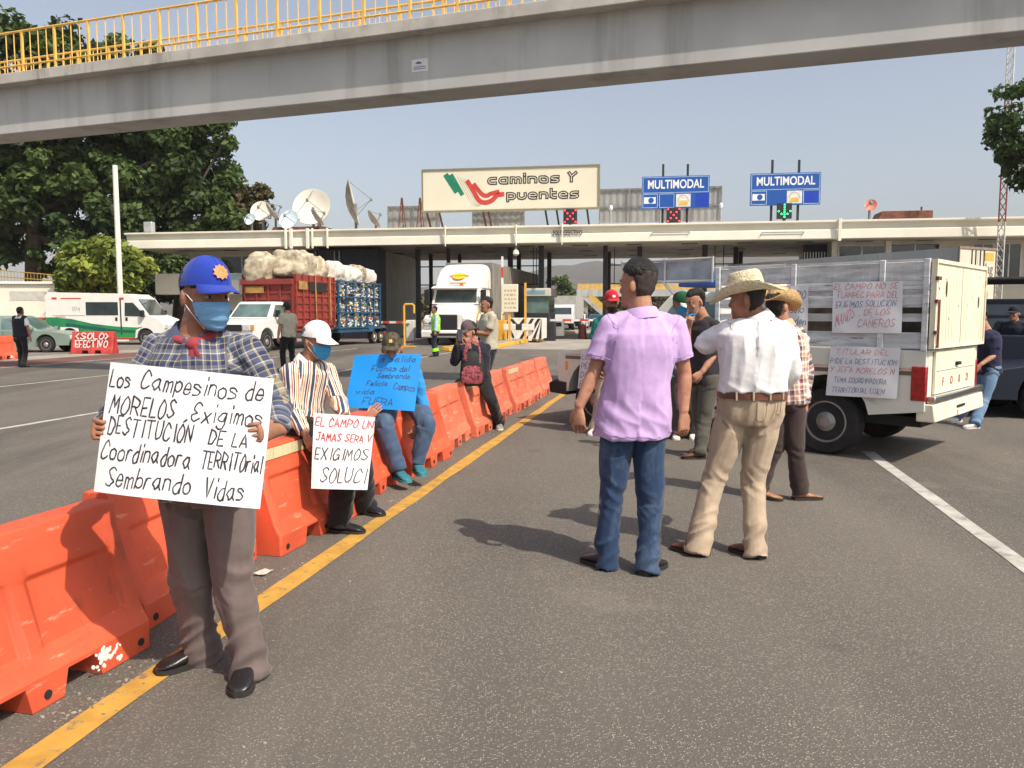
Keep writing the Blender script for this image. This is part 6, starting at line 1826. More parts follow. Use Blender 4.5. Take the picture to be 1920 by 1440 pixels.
for s in (-1, 1):
    y0, y1 = sorted((s * .008, s * .955))
    mb = MB(); mb.mm(-1.03, -.995, y0, y1, 1.155, 2.02)
    n = 9
    for k in range(n + 1):
        y = y0 + (y1 - y0) * k / n; mb.mm(-1.0325, -1.031, max(y0, y - .006), min(y1, y + .006), 1.195, 1.98)
    d_ = mb.build('rear_door', m_truckw2, pk, bevel=.004)
    mb = MB(); mb.mm(-1.045, -1.031, y0, y1, 1.158, 1.19); mb.mm(-1.045, -1.031, y0, y1, 1.985, 2.022); mb.mm(-1.045, -1.031, (y1 - .03 if s > 0 else y0), (y1 if s > 0 else y0 + .03), 1.192, 1.983); mb.build('door_frame', m_truckw2, d_, smooth=0)
    mb = MB(); rg = random.Random(4 + s)
    for k in range(5):
        yy = rg.uniform(y0 + .1, y1 - .1); zz = rg.uniform(1.3, 1.9); mb.lathe([(.008 + (k == 0) * .02, 0), (.001, .0015)], 9, Matrix.Translation((-1.0335, yy, zz)) @ Matrix.Rotation(R(-90), 4, 'Y') @ Matrix.Diagonal((1 + rg.random() * 1.2 + (k == 0), 1, 1, 1)))
    mb.build('rust_spots', M('rust_spot', (.06, .035, .02), rough=.9), d_)
mb = MB()
for z in (1.30, 1.60, 1.82): mb.mm(-1.062, -1.037, .86, .97, z, z + .035)
mb.tube([(-1.06, .90, 1.17), (-1.06, .90, 1.62)], .012, 8); mb.build('hinges', m_rust, pk, smooth=0)
# rack over the cab
mb = MB()
for s in (-1, 1):
    y0, y1 = sorted((s * .92, s * .94)); mb.mm(1.36, 2.62, y0, y1, 1.90, 2.12)
mb.mm(2.60, 2.62, -.915, .915, 1.90, 2.12); rk = mb.build('cab_rack', M('pale_blue_boards', (.36, .42, .46), rough=.75, var=.25, scale=4, dirt=.6, dirtcol=(.2, .19, .17)), pk, smooth=0)
for s in (-1, 1):
    mb = MB()
    for x in (1.34, 1.98, 2.60): mb.tube([(x, s * .955, 1.86), (x, s * .955, 2.16)], .016, 8)
    mb.tube([(1.34, s * .955, 2.14), (2.62, s * .955, 2.14)], .016, 8); mb.tube([(1.34, s * .955, 1.88), (2.62, s * .955, 1.88)], .016, 8)
    mb.tube([(2.0, s * .955, 1.88), (1.36, s * .97, 1.28)], .018, 8)
    mb.build('tubing', M('pale_steel_tube', (.50, .50, .48), rough=.5, metal=.3), rk)
mb = MB(); mb.mm(1.5, 2.5, -.9, -.2, 1.86, 1.94); mb.build('blue_tarp', M('blue_tarp', (.02, .09, .38), rough=.6, bump=.4, bscale=12), pk, bevel=.02)
# posters taped on its side
def on_pick(px, py, d=.972): return PF @ on_plane(PF, px, py, d)
poster('poster with red and blue lines taped on the wooden slats of the pickup', [on_pick(1562, 529), on_pick(1693, 527), on_pick(1690, 625), on_pick(1560, 624)], m_paper,
    [('EL CAMPO NO SE', .02, .95, .86, .11, m_inkp, 0), ('TLANPEC PARA DEL', .05, .96, .69, .12, m_inkp, 0), ('EXIGIMOS SOLUCION', .05, .92, .50, .12, m_inkq, .02), ('MANOS', .05, .34, .12, .22, m_inkp, .5), ('. DE LOS', .38, .85, .34, .12, m_inkp, .04), ('CAÑEROS', .38, .92, .12, .15, m_inkp, 0)], bend=.004, sw=.007)
poster('poster taped on the pickup bed side next to the red tail lamp', [on_pick(1557, 649, .985), on_pick(1689, 652, .985), on_pick(1681, 748, .985), on_pick(1548, 741, .985)], m_paper,
    [('TITULAR DEL', .08, .86, .85, .10, m_inkp, 0), ('PIDE LA DESTITUCION', .02, .97, .66, .10, m_inkq, 0), ('Y JEFA MORELOS N', .03, .95, .48, .11, m_inkp, 0), ('TEMA COORDINADORA', .10, .86, .28, .10, m_inkq, 0), ('TERRITORIAL USEN', .08, .84, .08, .10, m_inkq, 0)], bend=.006, sw=.0065)
poster('poster taped on the slats behind the tan straw hat, mostly hidden', [on_pick(1462, 537), on_pick(1516, 535), on_pick(1513, 640), on_pick(1460, 640)], m_paper,
    [('CAMPO', .1, .95, .78, .13, m_inkq, 0), ('como', .2, .9, .52, .13, m_inkq, 0), ('Vinden', .2, .97, .30, .13, m_inkq, 0)], bend=.004, sw=.010)
poster('poster taped on the front wing of the pickup beside the lavender sleeve', [on_pick(1090, 655, .975), on_pick(1142, 655, .975), on_pick(1134, 730, .975), on_pick(1083, 728, .975)], m_paper,
    [('LOS CAM', .05, .95, .75, .14, m_inkq, 0), ('PESINOS', .05, .95, .52, .14, m_inkq, 0), ('DE MOR', .05, .95, .28, .14, m_inkq, 0), ('ELOS', .05, .6, .06, .14, m_inkq, 0)], bend=.004, sw=.011)

# ------------------------------------------------------------------ ordinary cars
def car(label, loc, rz, L, W, H, mat, name='parked_car', belt=None, wr=.31, hood=.28, trunk=.2, cat='car', gm=None, rim=None):
    t = thing(name, label, cat, loc, rz)
    h = L / 2; b = belt or H * .60
    fx = h - .20 * L; rx = -h + .20 * L
    ar = dict(r=wr + .07, cz=wr + .02)
    o = [(-h, .35), (rx - ar['r'], .26)] + arch(rx, ar, .27) + [(rx + ar['r'], .22), (fx - ar['r'], .22)] + arch(fx, ar, .27) + [(h - .05, .28), (h, .45), (h - .03, b * .82), (h - hood * L * .5, b * .95), (h - hood * L, b), (-h + trunk * L, b + .02), (-h + .05, b * .96), (-h, b * .7)]
    mb = MB(); mb.prism(o, -W/2, W/2); mb.build('body', mat, t, bevel=.06, smooth=40, segs=3)
    cabin(t, -h + trunk * L * .6, -h + trunk * L + .35, h - hood * L - .75, h - hood * L + .08, b - .02, H, W/2 - .06, W/2 - .22, mat, gm, ((.08, .46), (.50, .90)))
    for x, y, s in ((rx, W/2 - .10, 1), (rx, -W/2 + .10, -1), (fx, W/2 - .10, 1), (fx, -W/2 + .10, -1)): wheel(t, x, y, wr, .19, s, rim=rim, holes=5)
    for s in (-1, 1):
        y0, y1 = sorted((s * (W/2 - .42), s * (W/2 - .10)))
        mb = MB(); mb.mm(h - .03, h + .012, y0, y1, b * .62, b * .78); mb.build('headlight', m_lens, t, bevel=.01)
        mb = MB(); mb.mm(-h - .012, -h + .03, y0, y1, b * .66, b * .86); mb.build('tail_lamp', m_tail, t, bevel=.01)
        mb = MB(); y0, y1 = sorted((s * (W/2 + .001), s * (W/2 + .006)))
        for x in (-.05 * L, .16 * L, -.24 * L): mb.mm(x, x + .012, y0, y1, .32, b - .06)
        mb.build('door_gaps', m_under, t, smooth=0)
        mb = MB(); mb.box((h - hood * L - .1, s * (W/2 + .06), b + .08), (.09, .16, .12)); mb.build('mirror', mat, t, bevel=.02)
    mb = MB(); mb.mm(h - .06, h + .05, -W/2 + .05, W/2 - .05, .30, .48); mb.build('front_bumper', m_under, t, bevel=.03)
    mb = MB(); mb.mm(-h - .05, -h + .06, -W/2 + .05, W/2 - .05, .32, .50); mb.build('rear_bumper', m_under, t, bevel=.03)
    mb = MB(); mb.mm(h - .02, h + .016, -.4, .4, b * .60, b * .74); mb.build('grille', m_under, t, smooth=0)
    return t
m_navycar = M('dark_blue_paint', (0.010, 0.014, 0.026), rough=.45, coat=.1, var=.1, spec=.3)
m_sage = M('grey_green_paint', (0.20, 0.26, 0.22), rough=.35, coat=.4, var=.06)
m_whitecar = M('white_car_paint', (0.68, 0.68, 0.66), rough=.3, coat=.4, var=.03)
m_bluecar = M('blue_car_paint', (0.03, 0.10, 0.22), rough=.3, coat=.4, var=.06)
car('dark blue car at the right edge behind the pickup tailgate', (9.05, 11.9, 0), R(171), 4.6, 1.8, 1.34, m_navycar)
car('grey green saloon car at the left edge behind the standing man', (-19.35, 31.6, 0), R(3), 4.5, 1.72, 1.42, m_sage, gm=m_winl)
car('small white car far beyond the toll lanes', at(1086, 612, 82) * Vector((1, 1, 0)) if False else Vector(((1085 - 960) / FPX * 82, 82, 0)), R(258), 4.2, 1.7, 1.45, m_whitecar)
car('blue car far beyond the toll lanes right of the small white car', Vector(((1116 - 960) / FPX * 92, 92, 0)), R(258), 4.3, 1.7, 1.45, m_bluecar)
# dark pickup with a roll cage
px_, Y_ = 1868, 14.6
dp = thing('patrol_pickup', 'dark navy patrol pickup with black roll cage behind the man in the navy tee', 'pickup truck', ((px_ - 960) / FPX * Y_, Y_, 0), R(66))
o = [(-2.3, .55), (-1.75, .5)] + arch(-1.3, dict(r=.45, cz=.42), .5) + [(-.85, .42), (1.1, .42)] + arch(1.55, dict(r=.45, cz=.42), .5) + [(2.05, .5), (2.4, .6), (2.42, 1.0), (2.2, 1.08), (1.15, 1.15), (-2.3, 1.15)]
mb = MB(); mb.prism(o, -.92, .92); mb.build('body', m_navycar, dp, bevel=.05, smooth=40, segs=3)
cabin(dp, -.55, -.45, .55, 1.2, 1.14, 1.76, .86, .72, m_navycar, None, ((.06, .45), (.5, .9)))
for x, y, s in ((-1.3, .80, 1), (-1.3, -.80, -1), (1.55, .80, 1), (1.55, -.80, -1)): wheel(dp, x, y, .37, .23, s)
mb = MB()
for s in (-1, 1):
    mb.tube([(-2.2, s * .85, 1.15), (-2.2, s * .85, 2.02), (-.6, s * .85, 2.08), (-.25, s * .83, 1.75)], .035, 8)
    mb.tube([(-1.4, s * .85, 1.15), (-1.4, s * .85, 2.04)], .03, 8)
    mb.tube([(-2.2, s * .85, 1.6), (-.62, s * .85, 1.65)], .028, 8)
for x in (-2.2, -1.4, -.6): mb.tube([(x, -.85, 2.04), (x, .85, 2.04)], .035, 8)
mb.build('roll_cage', m_under, dp)
for s in (-1, 1):
    y0, y1 = sorted((s * .72, s * .9)); mb = MB(); mb.mm(-2.315, -2.29, y0, y1, .75, 1.05); mb.build('tail_lamp', m_tail, dp, smooth=0)
mb = MB(); mb.mm(-2.42, -2.3, -.85, .85, .48, .66); mb.build('rear_bumper', m_under, dp, bevel=.02)

# ------------------------------------------------------------------ semi trailer on the right with cream doors
c0 = Vector(((1790 - 960) / FPX * 34, 34, 0)); hd = Vector((-3.6, 6.8, 0)).normalized()
TRr = math.atan2(hd.y, hd.x); rt = Vector((hd.y, -hd.x, 0))
st = thing('semi_trailer', 'long grey box trailer with cream rear doors beyond the pickup', 'trailer', c0 + rt * 1.28, TRr)
m_gbox = M('grey_trailer', (0.34, 0.36, 0.37), rough=.55, var=.08, scale=.5, dirt=.4, dirtcol=(.2, .2, .19)); m_cdoor = M('trailer_cream', (0.58, 0.54, 0.44), rough=.5, var=.05, scale=1, dirt=.4, dirtcol=(.35, .3, .22))
mb = MB(); mb.mm(0.06, 13.8, -1.28, 1.28, 1.15, 4.28)
for k in range(34): mb.mm(.3 + k * .4, .33 + k * .4, 1.281, 1.292, 1.2, 4.2)
mb.build('box', m_gbox, st, smooth=0)
for s in (-1, 1):
    y0, y1 = sorted((s * .01, s * 1.26)); mb = MB(); mb.mm(0, .058, y0, y1, 1.18, 4.22); d_ = mb.build('rear_door', m_cdoor, st, bevel=.01)
    mb = MB()
    for yy in (.16, .42): mb.tube([(-.02, s * yy, 1.2), (-.02, s * yy, 4.2)], .022, 6)
    mb.build('lock_rods', m_under, d_)
mb = MB(); mb.mm(-.03, .05, -1.3, 1.3, 4.225, 4.33); mb.mm(-.03, .05, 1.262, 1.3, 1.15, 4.222); mb.mm(-.03, .05, -1.3, -1.262, 1.15, 4.222); mb.build('door_surround', M('dull_red_trim', (.22, .16, .13), rough=.6), st, smooth=0)
mb = MB(); mb.mm(-.012, -.002, -1.12, -.5, 3.78, 4.12); mb.build('yellow_plate', M('ochre_plate', (.62, .36, .06), rough=.5), st, smooth=0)
font_part('grandag', .62, M('trailer_grey_ink', (.16, .15, .13), rough=.6), st, Matrix.Translation((-.008, -.28, 3.42)) @ REAR, .003, .006, sx=.85)
mb = MB(); mb.lathe([(.30, 0), (.30, .006), (.22, .006), (.22, 0)], 20, Matrix.Translation((-.004, -.55, 2.3)) @ Matrix.Rotation(R(-90), 4, 'Y')); mb.build('round_mark', M('trailer_pale_ink', (.36, .34, .29), rough=.6), st)
for x in (1.2, 2.5):
    for s in (-1, 1): wheel(st, x, s * 1.05, .5, .4, s)
mb = MB(); mb.mm(.1, 13, -.9, .9, .85, 1.14); mb.mm(10, 10.2, -.8, .8, 0.01, .85); mb.build('chassis', m_under, st, smooth=0)
# dark blue lorry side at the right edge of the picture
bl = thing('box_truck', 'dark blue lorry cut off by the right edge of the photo', 'truck', ((1938 - 960) / FPX * 22 + 1.5, 22, 0), R(55))
mb = MB(); mb.mm(-1, 6, -1.2, 1.2, 1.0, 4.1); mb.build('box', M('deep_blue_box', (.03, .045, .085), rough=.4), bl, bevel=.03)
mb = MB(); mb.mm(-1.05, 8, -1.15, 1.15, .45, .99); mb.build('chassis', M('lorry_grey', (.18, .19, .20), rough=.6), bl, bevel=.02)
mb = MB(); mb.prism([(6.15, .6), (8, .6), (8, 1.6), (7.8, 2.7), (6.15, 2.8)], -1.15, 1.15); mb.build('cab', M('lorry_blue', (.03, .05, .09), rough=.3), bl, bevel=.06)
for x in (0.6, 7.0):
    for s in (-1, 1): wheel(bl, x, s * 1.0, .48, .35, s)

# ------------------------------------------------------------------ white lorry in the toll lane
SF = Vector((-math.sin(ROAD_A), -math.cos(ROAD_A), 0))
sorg = Vector(((838 - 960) / FPX * 37.6, 37.6, 0)); SRZ = math.atan2(SF.y, SF.x)
sl = thing('articulated_lorry', 'white articulated lorry with a tall roof fairing coming out of the toll lane', 'lorry', sorg, SRZ)
m_lw = M('lorry_white', (0.76, 0.74, 0.68), rough=.35, coat=.3, var=.04, scale=1, dirt=.25, dirtcol=(.45, .38, .26))
m_trailer = M('trailer_taupe', (0.21, 0.19, 0.16), rough=.7, var=.15, scale=.6, dirt=.5, dirtcol=(.10, .09, .075))
mb = MB()  # bonnet: narrow in front, wide at the screen
mb.loft([[Vector((x, -w, zb)), Vector((x, w, zb)), Vector((x, w * .98, zt - .12)), Vector((x, w * .8, zt)), Vector((x, -w * .8, zt)), Vector((x, -w * .98, zt - .12))] for x, w, zb, zt in ((-.08, .86, .62, 1.50), (-.02 - .5, .95, .62, 1.78), (-1.5, 1.02, .62, 2.02))])
mb.build('bonnet', m_lw, sl, bevel=.06, smooth=45, segs=3)
for s in (-1, 1):
    mb = MB(); y0, y1 = sorted((s * .86, s * 1.22))
    mb.prism([(-.12, .78), (-.10, 1.18), (-.5, 1.42), (-1.2, 1.45), (-1.6, 1.2), (-1.62, .9), (-1.45, .95), (-1.25, 1.15), (-.85, 1.15), (-.6, .9), (-.55, .72)], y0, y1); mb.build('mudguard', m_lw, sl, bevel=.05, smooth=45)
    mb = MB(); y0, y1 = sorted((s * .76, s * 1.12)); mb.prism([(-.07, .92), (-.02, .95), (-.05, 1.28), (-.12, 1.30)], y0, y1); mb.build('headlight', m_lens, sl, bevel=.03)
mb = MB(); mb.prism([(-.35, .62), (.03, .66), (.0, 1.42), (-.1, 1.47)], -.50, .50); gr = mb.build('grille', m_under, sl, bevel=.03)
mb = MB(); mb.prism([(-.3, .34), (.10, .38), (.12, .66), (.02, .74), (-.3, .74)], -1.24, 1.24); bpm = mb.build('bumper', m_lw, sl, bevel=.04)
mb = MB(); mb.mm(.10, .125, -.75, .75, .46, .58); mb.build('bumper_slot', m_under, bpm, smooth=0)
cabin(sl, -3.9, -3.9, -1.85, -1.45, 1.95, 2.78, 1.2, 1.14, m_lw, m_win, ((.62, .94),))
mb = MB(); mb.mm(-3.9, -1.5, -1.21, 1.21, .75, 1.94); mb.build('cab_lower', m_lw, sl, bevel=.05)
mb = MB(); rings = []
for x, w, zt in ((-1.72, 1.05, 2.86), (-2.0, 1.14, 3.3), (-2.5, 1.18, 3.75), (-3.1, 1.2, 3.96), (-3.9, 1.2, 4.02)):
    rings.append([Vector((x, math.copysign(abs(math.cos(a)) ** .35, math.cos(a)) * w, 2.765 + max(0, math.sin(a)) ** .35 * (zt - 2.765))) for a in [math.pi * k / 14 for k in range(15)]] + [Vector((x, -w * .5, 2.765)), Vector((x, w * .5, 2.765))])
mb.loft(rings); fr = mb.build('roof_fairing', m_lw, sl, bevel=.0, smooth=50)
mb = MB(); mb.prism([(-1.30, 2.70), (-1.75, 2.80), (-1.75, 2.86), (-1.28, 2.74)], -1.16, 1.16); mb.build('sun_visor', m_lw, sl, bevel=.015)
# emblem on the fairing
def fair(y, z):   # approximate face of the fairing
    t_ = (z - 2.86) / .9
    return Vector((-1.70 - .80 * max(0, t_) ** 1.3, y, z))
mb = MB(); cpt = [fair(.62 + math.cos(a) * .34, 3.34 + math.sin(a) * .17) + Vector((.05, 0, 0)) for a in [2*math.pi*k/16 for k in range(16)]]; cc = fair(.62, 3.34) + Vector((.06, 0, 0))
cpt = [Vector((p.x + .04, p.y * 1 - .55, p.z)) for p in cpt]; cc = Vector((cc.x + .04, cc.y - .55, cc.z))
mb.add(cpt + [cc], [(k, (k + 1) % 16, 16) for k in range(16)]); mb.build('sun_emblem', M('emblem_yellow', (.80, .45, .03), rough=.5), fr)
mb = MB()
for z, w_ in ((3.34, .5), (2.98, .42)):
    p = fair(.07, z); mb.mm(p.x + .08, p.x + .10, .07 - w_, .07 + w_, z - .03, z + .03)
p = fair(.25, 2.9); mb.mm(p.x + .06, p.x + .09, .18, .36, 2.86, 2.96)
mb.build('emblem_bar', M('emblem_orange', (.65, .16, .03), rough=.5), fr, smooth=0)
mb = MB()
for q in range(9):
    a = q / 8; mb.box((-1.35 + .8 * a - .3, 1.24, 1.75 - .35 * a ** 2 - .1), (.14, .012, .09 + .10 * a))
mb.build('yellow_swoosh', M('swoosh_yellow', (.72, .40, .03), rough=.5), sl, smooth=0)
for s in (-1, 1):
    mb = MB(); mb.box((-1.45, s * 1.42, 2.28), (.16, .24, .75)); mb.bar((-1.5, s * 1.18, 2.55), (-1.5, s * 1.32, 2.55), .04); mb.bar((-1.5, s * 1.18, 2.05), (-1.5, s * 1.32, 2.05), .04); mb.build('mirror', m_under, sl, bevel=.03)
    wheel(sl, -1.05, s * 1.0, .5, .32, s)
    for x in (-4.9, -6.2, -15.2, -16.5): wheel(sl, x, s * 1.0, .5, .5, s)
    mb = MB(); mb.tube([(-2.6, s * 1.0, .62), (-3.9, s * 1.0, .62)], .32, 16); mb.build('fuel_tank', m_chrome, sl)
mb = MB(); mb.mm(-17.6, -4.15, -1.27, 1.27, 1.15, 4.12)
mb.build('trailer_box', m_trailer, sl, bevel=.03)
for s in (-1, 1):
    for k in range(22):
        mb = MB(); y0, y1 = sorted((s * 1.272, s * 1.285)); mb.mm(-4.6 - k * .6, -4.55 - k * .6, y0, y1, 1.2, 4.05); mb.build('trailer_rib', m_trailer, sl, smooth=0)
mb = MB(); mb.mm(-17.5, -1.2, -.45, .45, .55, 1.0); mb.build('chassis', m_under, sl, smooth=0)

# ------------------------------------------------------------------ red stake truck and blue cage trailer with recycling
phi = R(15); fdir = Vector((-math.sin(phi), -math.cos(phi), 0)); RRZ = math.atan2(fdir.y, fdir.x)
rorg = Vector((-10.06, 33.3, 0))
rt_ = thing('stake_truck', 'white cabbed lorry with tall red stake sides loaded with bales', 'truck', rorg, RRZ)
m_redside = M('red_stake_paint', (0.24, 0.034, 0.026), rough=.6, var=.2, scale=1.2, dirt=.5, dirtcol=(.15, .05, .035), dirtlo=.52)
o = [(.05, .55), (1.25, .5)] + arch(1.75, dict(r=.48, cz=.46), .52) + [(2.3, .5), (2.72, .58), (2.74, 1.05), (2.6, 1.2), (1.5, 1.3), (.05, 1.32)]
mb = MB(); mb.prism(o, -.98, .98); mb.build('body', m_whitecar, rt_, bevel=.05, smooth=40, segs=3)
cabin(rt_, .08, .12, .95, 1.55, 1.3, 1.98, .94, .80, m_whitecar, m_winl, ((.10, .85),))
mb = MB(); mb.mm(2.735, 2.77, -.5, .5, .82, 1.08); mb.build('grille', m_under, rt_, smooth=0)
for s in (-1, 1):
    y0, y1 = sorted((s * .55, s * .88)); mb = MB(); mb.mm(2.735, 2.775, y0, y1, .86, 1.08); mb.build('headlight', m_lens, rt_, bevel=.01)
    y0, y1 = sorted((s * .885, s * .99)); mb = MB(); mb.mm(2.66, 2.765, y0, y1, .86, 1.08); mb.build('indicator', m_amber, rt_, bevel=.01)
    wheel(rt_, 1.75, s * .86, .40, .25, s); wheel(rt_, -2.3, s * .85, .42, .42, s)
    mb = MB(); mb.box((1.15, s * 1.1, 1.5), (.08, .2, .28)); mb.build('mirror', m_under, rt_, bevel=.02)
mb = MB(); mb.prism([(2.6, .42), (2.92, .44), (2.94, .66), (2.7, .7)], -1.0, 1.0); mb.build('bumper', m_chrome, rt_, bevel=.03)
mb = MB(); mb.mm(-3.4, .0, -1.15, 1.15, .78, .95); mb.build('bed_floor', m_redside, rt_, smooth=0)
def red_panel(x0, x1, y0, y1, z0, z1, along):
    mb = MB(); mb.mm(x0, x1, y0, y1, z0, z1)
    n = 7
    for k in range(n):
        z = z0 + (z1 - z0) * k / n
        if along == 'x':
            s = 1 if y0 > 0 else -1; a, b = sorted(((y1 if s > 0 else y0), (y1 if s > 0 else y0) + s * .035)); mb.mm(x0, x1, a, b, z + .02, z + .12)
        else: mb.mm(x1, x1 + .035, y0, y1, z + .02, z + .12)
    m_ = int(((x1 - x0) if along == 'x' else (y1 - y0)) / .55)
    for k in range(m_ + 1):
        if along == 'x':
            s = 1 if y0 > 0 else -1; a, b = sorted(((y1 if s > 0 else y0) + s * .036, (y1 if s > 0 else y0) + s * .075)); x = x0 + (x1 - x0 - .07) * k / m_; mb.mm(x, x + .07, a, b, z0, z1)
        else:
            y = y0 + (y1 - y0 - .07) * k / m_; mb.mm(x1 + .036, x1 + .07, y, y + .07, z0, z1)
    return mb.build('stake_side', m_redside, rt_, smooth=0)
red_panel(-3.4, -.02, 1.15, 1.19, .95, 3.12, 'x'); red_panel(-3.4, -.02, -1.19, -1.15, .95, 3.12, 'x'); red_panel(-.06, -.02, -1.14, 1.14, .95, 2.86, 'y'); red_panel(-3.44, -3.40, -1.14, 1.14, .95, 3.0, 'y')
mb = MB(); mb.mm(-.0, .14, -1.25, 1.16, 2.70, 2.92); mb.build('top_beam', m_redside, rt_, bevel=.01)
m_ochre = M('ochre_boards', (.34, .20, .05), rough=.7, var=.25, scale=4, dirt=.4)
mb = MB(); mb.mm(.055, .075, -1.05, -.2, 2.35, 2.62); mb.mm(-.9, -.2, 1.268, 1.28, 2.5, 2.85); mb.build('ochre_panel', m_ochre, rt_, smooth=0)
mb = MB(); mb.mm(-2.6, -1.1, 1.268, 1.275, 2.42, 2.84); mb.build('dark_gap', m_under, rt_, smooth=0)
mb = MB()
for x in (-1.6, -2.9): mb.tube([(x, 1.29, 1.2), (x + .04, 1.30, 2.2), (x, 1.27, 3.15)], .03, 6)
mb.build('tie_strap', m_ochre, rt_)
m_bale = M('bale_sacking', (0.46, 0.40, 0.29), rough=.9, var=.3, scale=4.5, bump=1.0, bscale=7, dirt=.7, dirtcol=(.20, .155, .10), dirtlo=.46)
RT = Matrix.Translation(rorg) @ Matrix.Rotation(RRZ, 4, 'Z')
def bale(label, x, y, z, rx, ry, rz_, seed, mat=None, group='bales on the recycling lorry'):
    p = RT @ Vector((x, y, z))
    mb = MB(); mb.ell((0, 0, rz_ * .85), (rx, ry, rz_), 34, 22, None, lambda v: Vector((math.copysign(abs(v.x / rx) ** .72 * rx, v.x), math.copysign(abs(v.y / ry) ** .72 * ry, v.y), math.copysign(abs(v.z / rz_) ** .8 * rz_, v.z))) * (1 + .22 * mnoise.noise(v * 2.2 + Vector((seed, 0, 0))) + .16 * mnoise.noise(v * 5 + Vector((0, seed, 0)))))
    o_ = mb.build('bale', mat or m_bale, None, smooth=80); o_.location = p; o_.rotation_euler = (0, 0, RRZ + seed * .1); tag(o_, label, 'bale', group)
bale('big cream sack bale at the front left on the red stake lorry', -.55, -.62, 2.80, .72, .68, .66, 1)
bale('largest cream sack bale in the middle on the red stake lorry', -1.4, .35, 2.85, .98, .85, .74, 2)
bale('cream sack bale at the rear end on the red stake lorry', -2.75, .55, 3.0, .62, .62, .55, 3)
# the trailer
bt = thing('cage_trailer', 'blue cage trailer packed with plastic bottles behind the red stake lorry', 'trailer', RT @ Vector((-3.95, 0, 0)), RRZ)
m_bfr = M('blue_frame_paint', (0.025, 0.085, 0.16), rough=.5, var=.2, scale=2, dirt=.4)
mb = MB(); mb.mm(-4.6, 0, -1.15, 1.15, .62, .80); mb.bar((0, 0, .6), (.7, 0, .6), .1)
mb.build('chassis', m_bfr, bt, smooth=0)
mb = MB(); T0, T1 = .80, 3.02
for s in (-1, 1):
    for k in range(7):
        x = -4.55 + k * 4.5 / 6; mb.mm(x - .035, x + .035, s * 1.12 - .035, s * 1.12 + .035, T0, T1)
    for z in (.84, 1.55, 2.27, T1 - .04): mb.mm(-4.6, 0, s * 1.165 - .03, s * 1.165 + .03, z - .035, z + .035)
for k in range(4):
    y = -1.12 + k * 2.24 / 3
    for x in (-4.6, 0): mb.mm(x - .035, x + .035, y - .03, y + .03, T0, T1)
for z in (.84, 1.55, 2.27, T1 - .04):
    for x in (-4.64, .04): mb.mm(x - .03, x + .03, -1.15, 1.15, z - .035, z + .035)
mb.build('cage', m_bfr, bt, smooth=0)
for x in (-3.45, -4.2):
    for s in (-1, 1): wheel(bt, x, s * 1.22, .36, .22, s, rim=M('pale_rim', (.62, .58, .44), rough=.5))
for s in (-1, 1):
    mb = MB(); mb.prism([(-4.66, .62), (-4.6, .82), (-3.05, .82), (-2.95, .62), (-3.0, .6), (-3.1, .76), (-4.55, .76), (-4.62, .6)], s * 1.34 - .14, s * 1.34 + .14); mb.build('mudguard', m_bfr, bt, smooth=0)
# the bottles: a mass nobody could count
BTN = 5200
rg = random.Random(11); V_ = []; F_ = []; CI = []
BC = [(.55, .60, .62), (.45, .52, .55), (.62, .64, .62), (.10, .30, .16), (.05, .12, .30), (.50, .07, .06), (.70, .66, .56), (.16, .13, .10), (.55, .40, .14), (.30, .42, .50), (.03, .03, .035)]
for k in range(BTN):
    face = rg.random()
    x = rg.uniform(-4.45, -.05); z = rg.uniform(.84, 2.96); y = rg.choice((-1, 1)) * rg.uniform(.84, 1.06)
    if face < .22: x = rg.choice((-4.45 + rg.random() * .2, -.25 + rg.random() * .2)); y = rg.uniform(-1.05, 1.05)
    elif face < .30: z = 2.96 + rg.random() * .08; y = rg.uniform(-1.05, 1.05)
    d = Vector((rg.gauss(0, 1), rg.gauss(0, 1), rg.gauss(0, 1))).normalized(); a = d.orthogonal().normalized(); b = d.cross(a); r_ = rg.uniform(.03, .055); h_ = rg.uniform(.08, .15)
    o0 = len(V_); c = Vector((x, y, z))
    for q, rr in ((-h_, r_), (h_ * .5, r_), (h_, r_ * .35)):
        for j in range(5): V_.append(tuple(c + d * q + (a * math.cos(j * 1.2566) + b * math.sin(j * 1.2566)) * rr))
    for l in range(2):
        for j in range(5): F_.append((o0 + l*5 + j, o0 + l*5 + (j+1) % 5, o0 + l*5 + 5 + (j+1) % 5, o0 + l*5 + 5 + j))
    F_.append(tuple(o0 + j for j in range(5)))
    CI += [rg.randrange(len(BC))] * 11
me = bpy.data.meshes.new('bottles'); me.from_pydata(V_, [], F_)
for i, c in enumerate(BC): me.materials.append(M('bottle_%d' % i, c, rough=.3, var=.15, scale=3))
me.polygons.foreach_set('material_index', CI)
bo = bpy.data.objects.new('bottles', me); C.objects.link(bo); bo.location = bt.location; bo.rotation_euler = bt.rotation_euler; tag(bo, 'mass of crushed plastic bottles packed inside the blue cage trailer', 'bottles', kind='stuff')
mb = MB(); mb.mm(-4.42, -.08, -.86, .86, .82, 2.9); mb.build('core', M('bottle_shadow', (.12, .13, .13), rough=.8, var=.5, scale=9), bt, smooth=0)
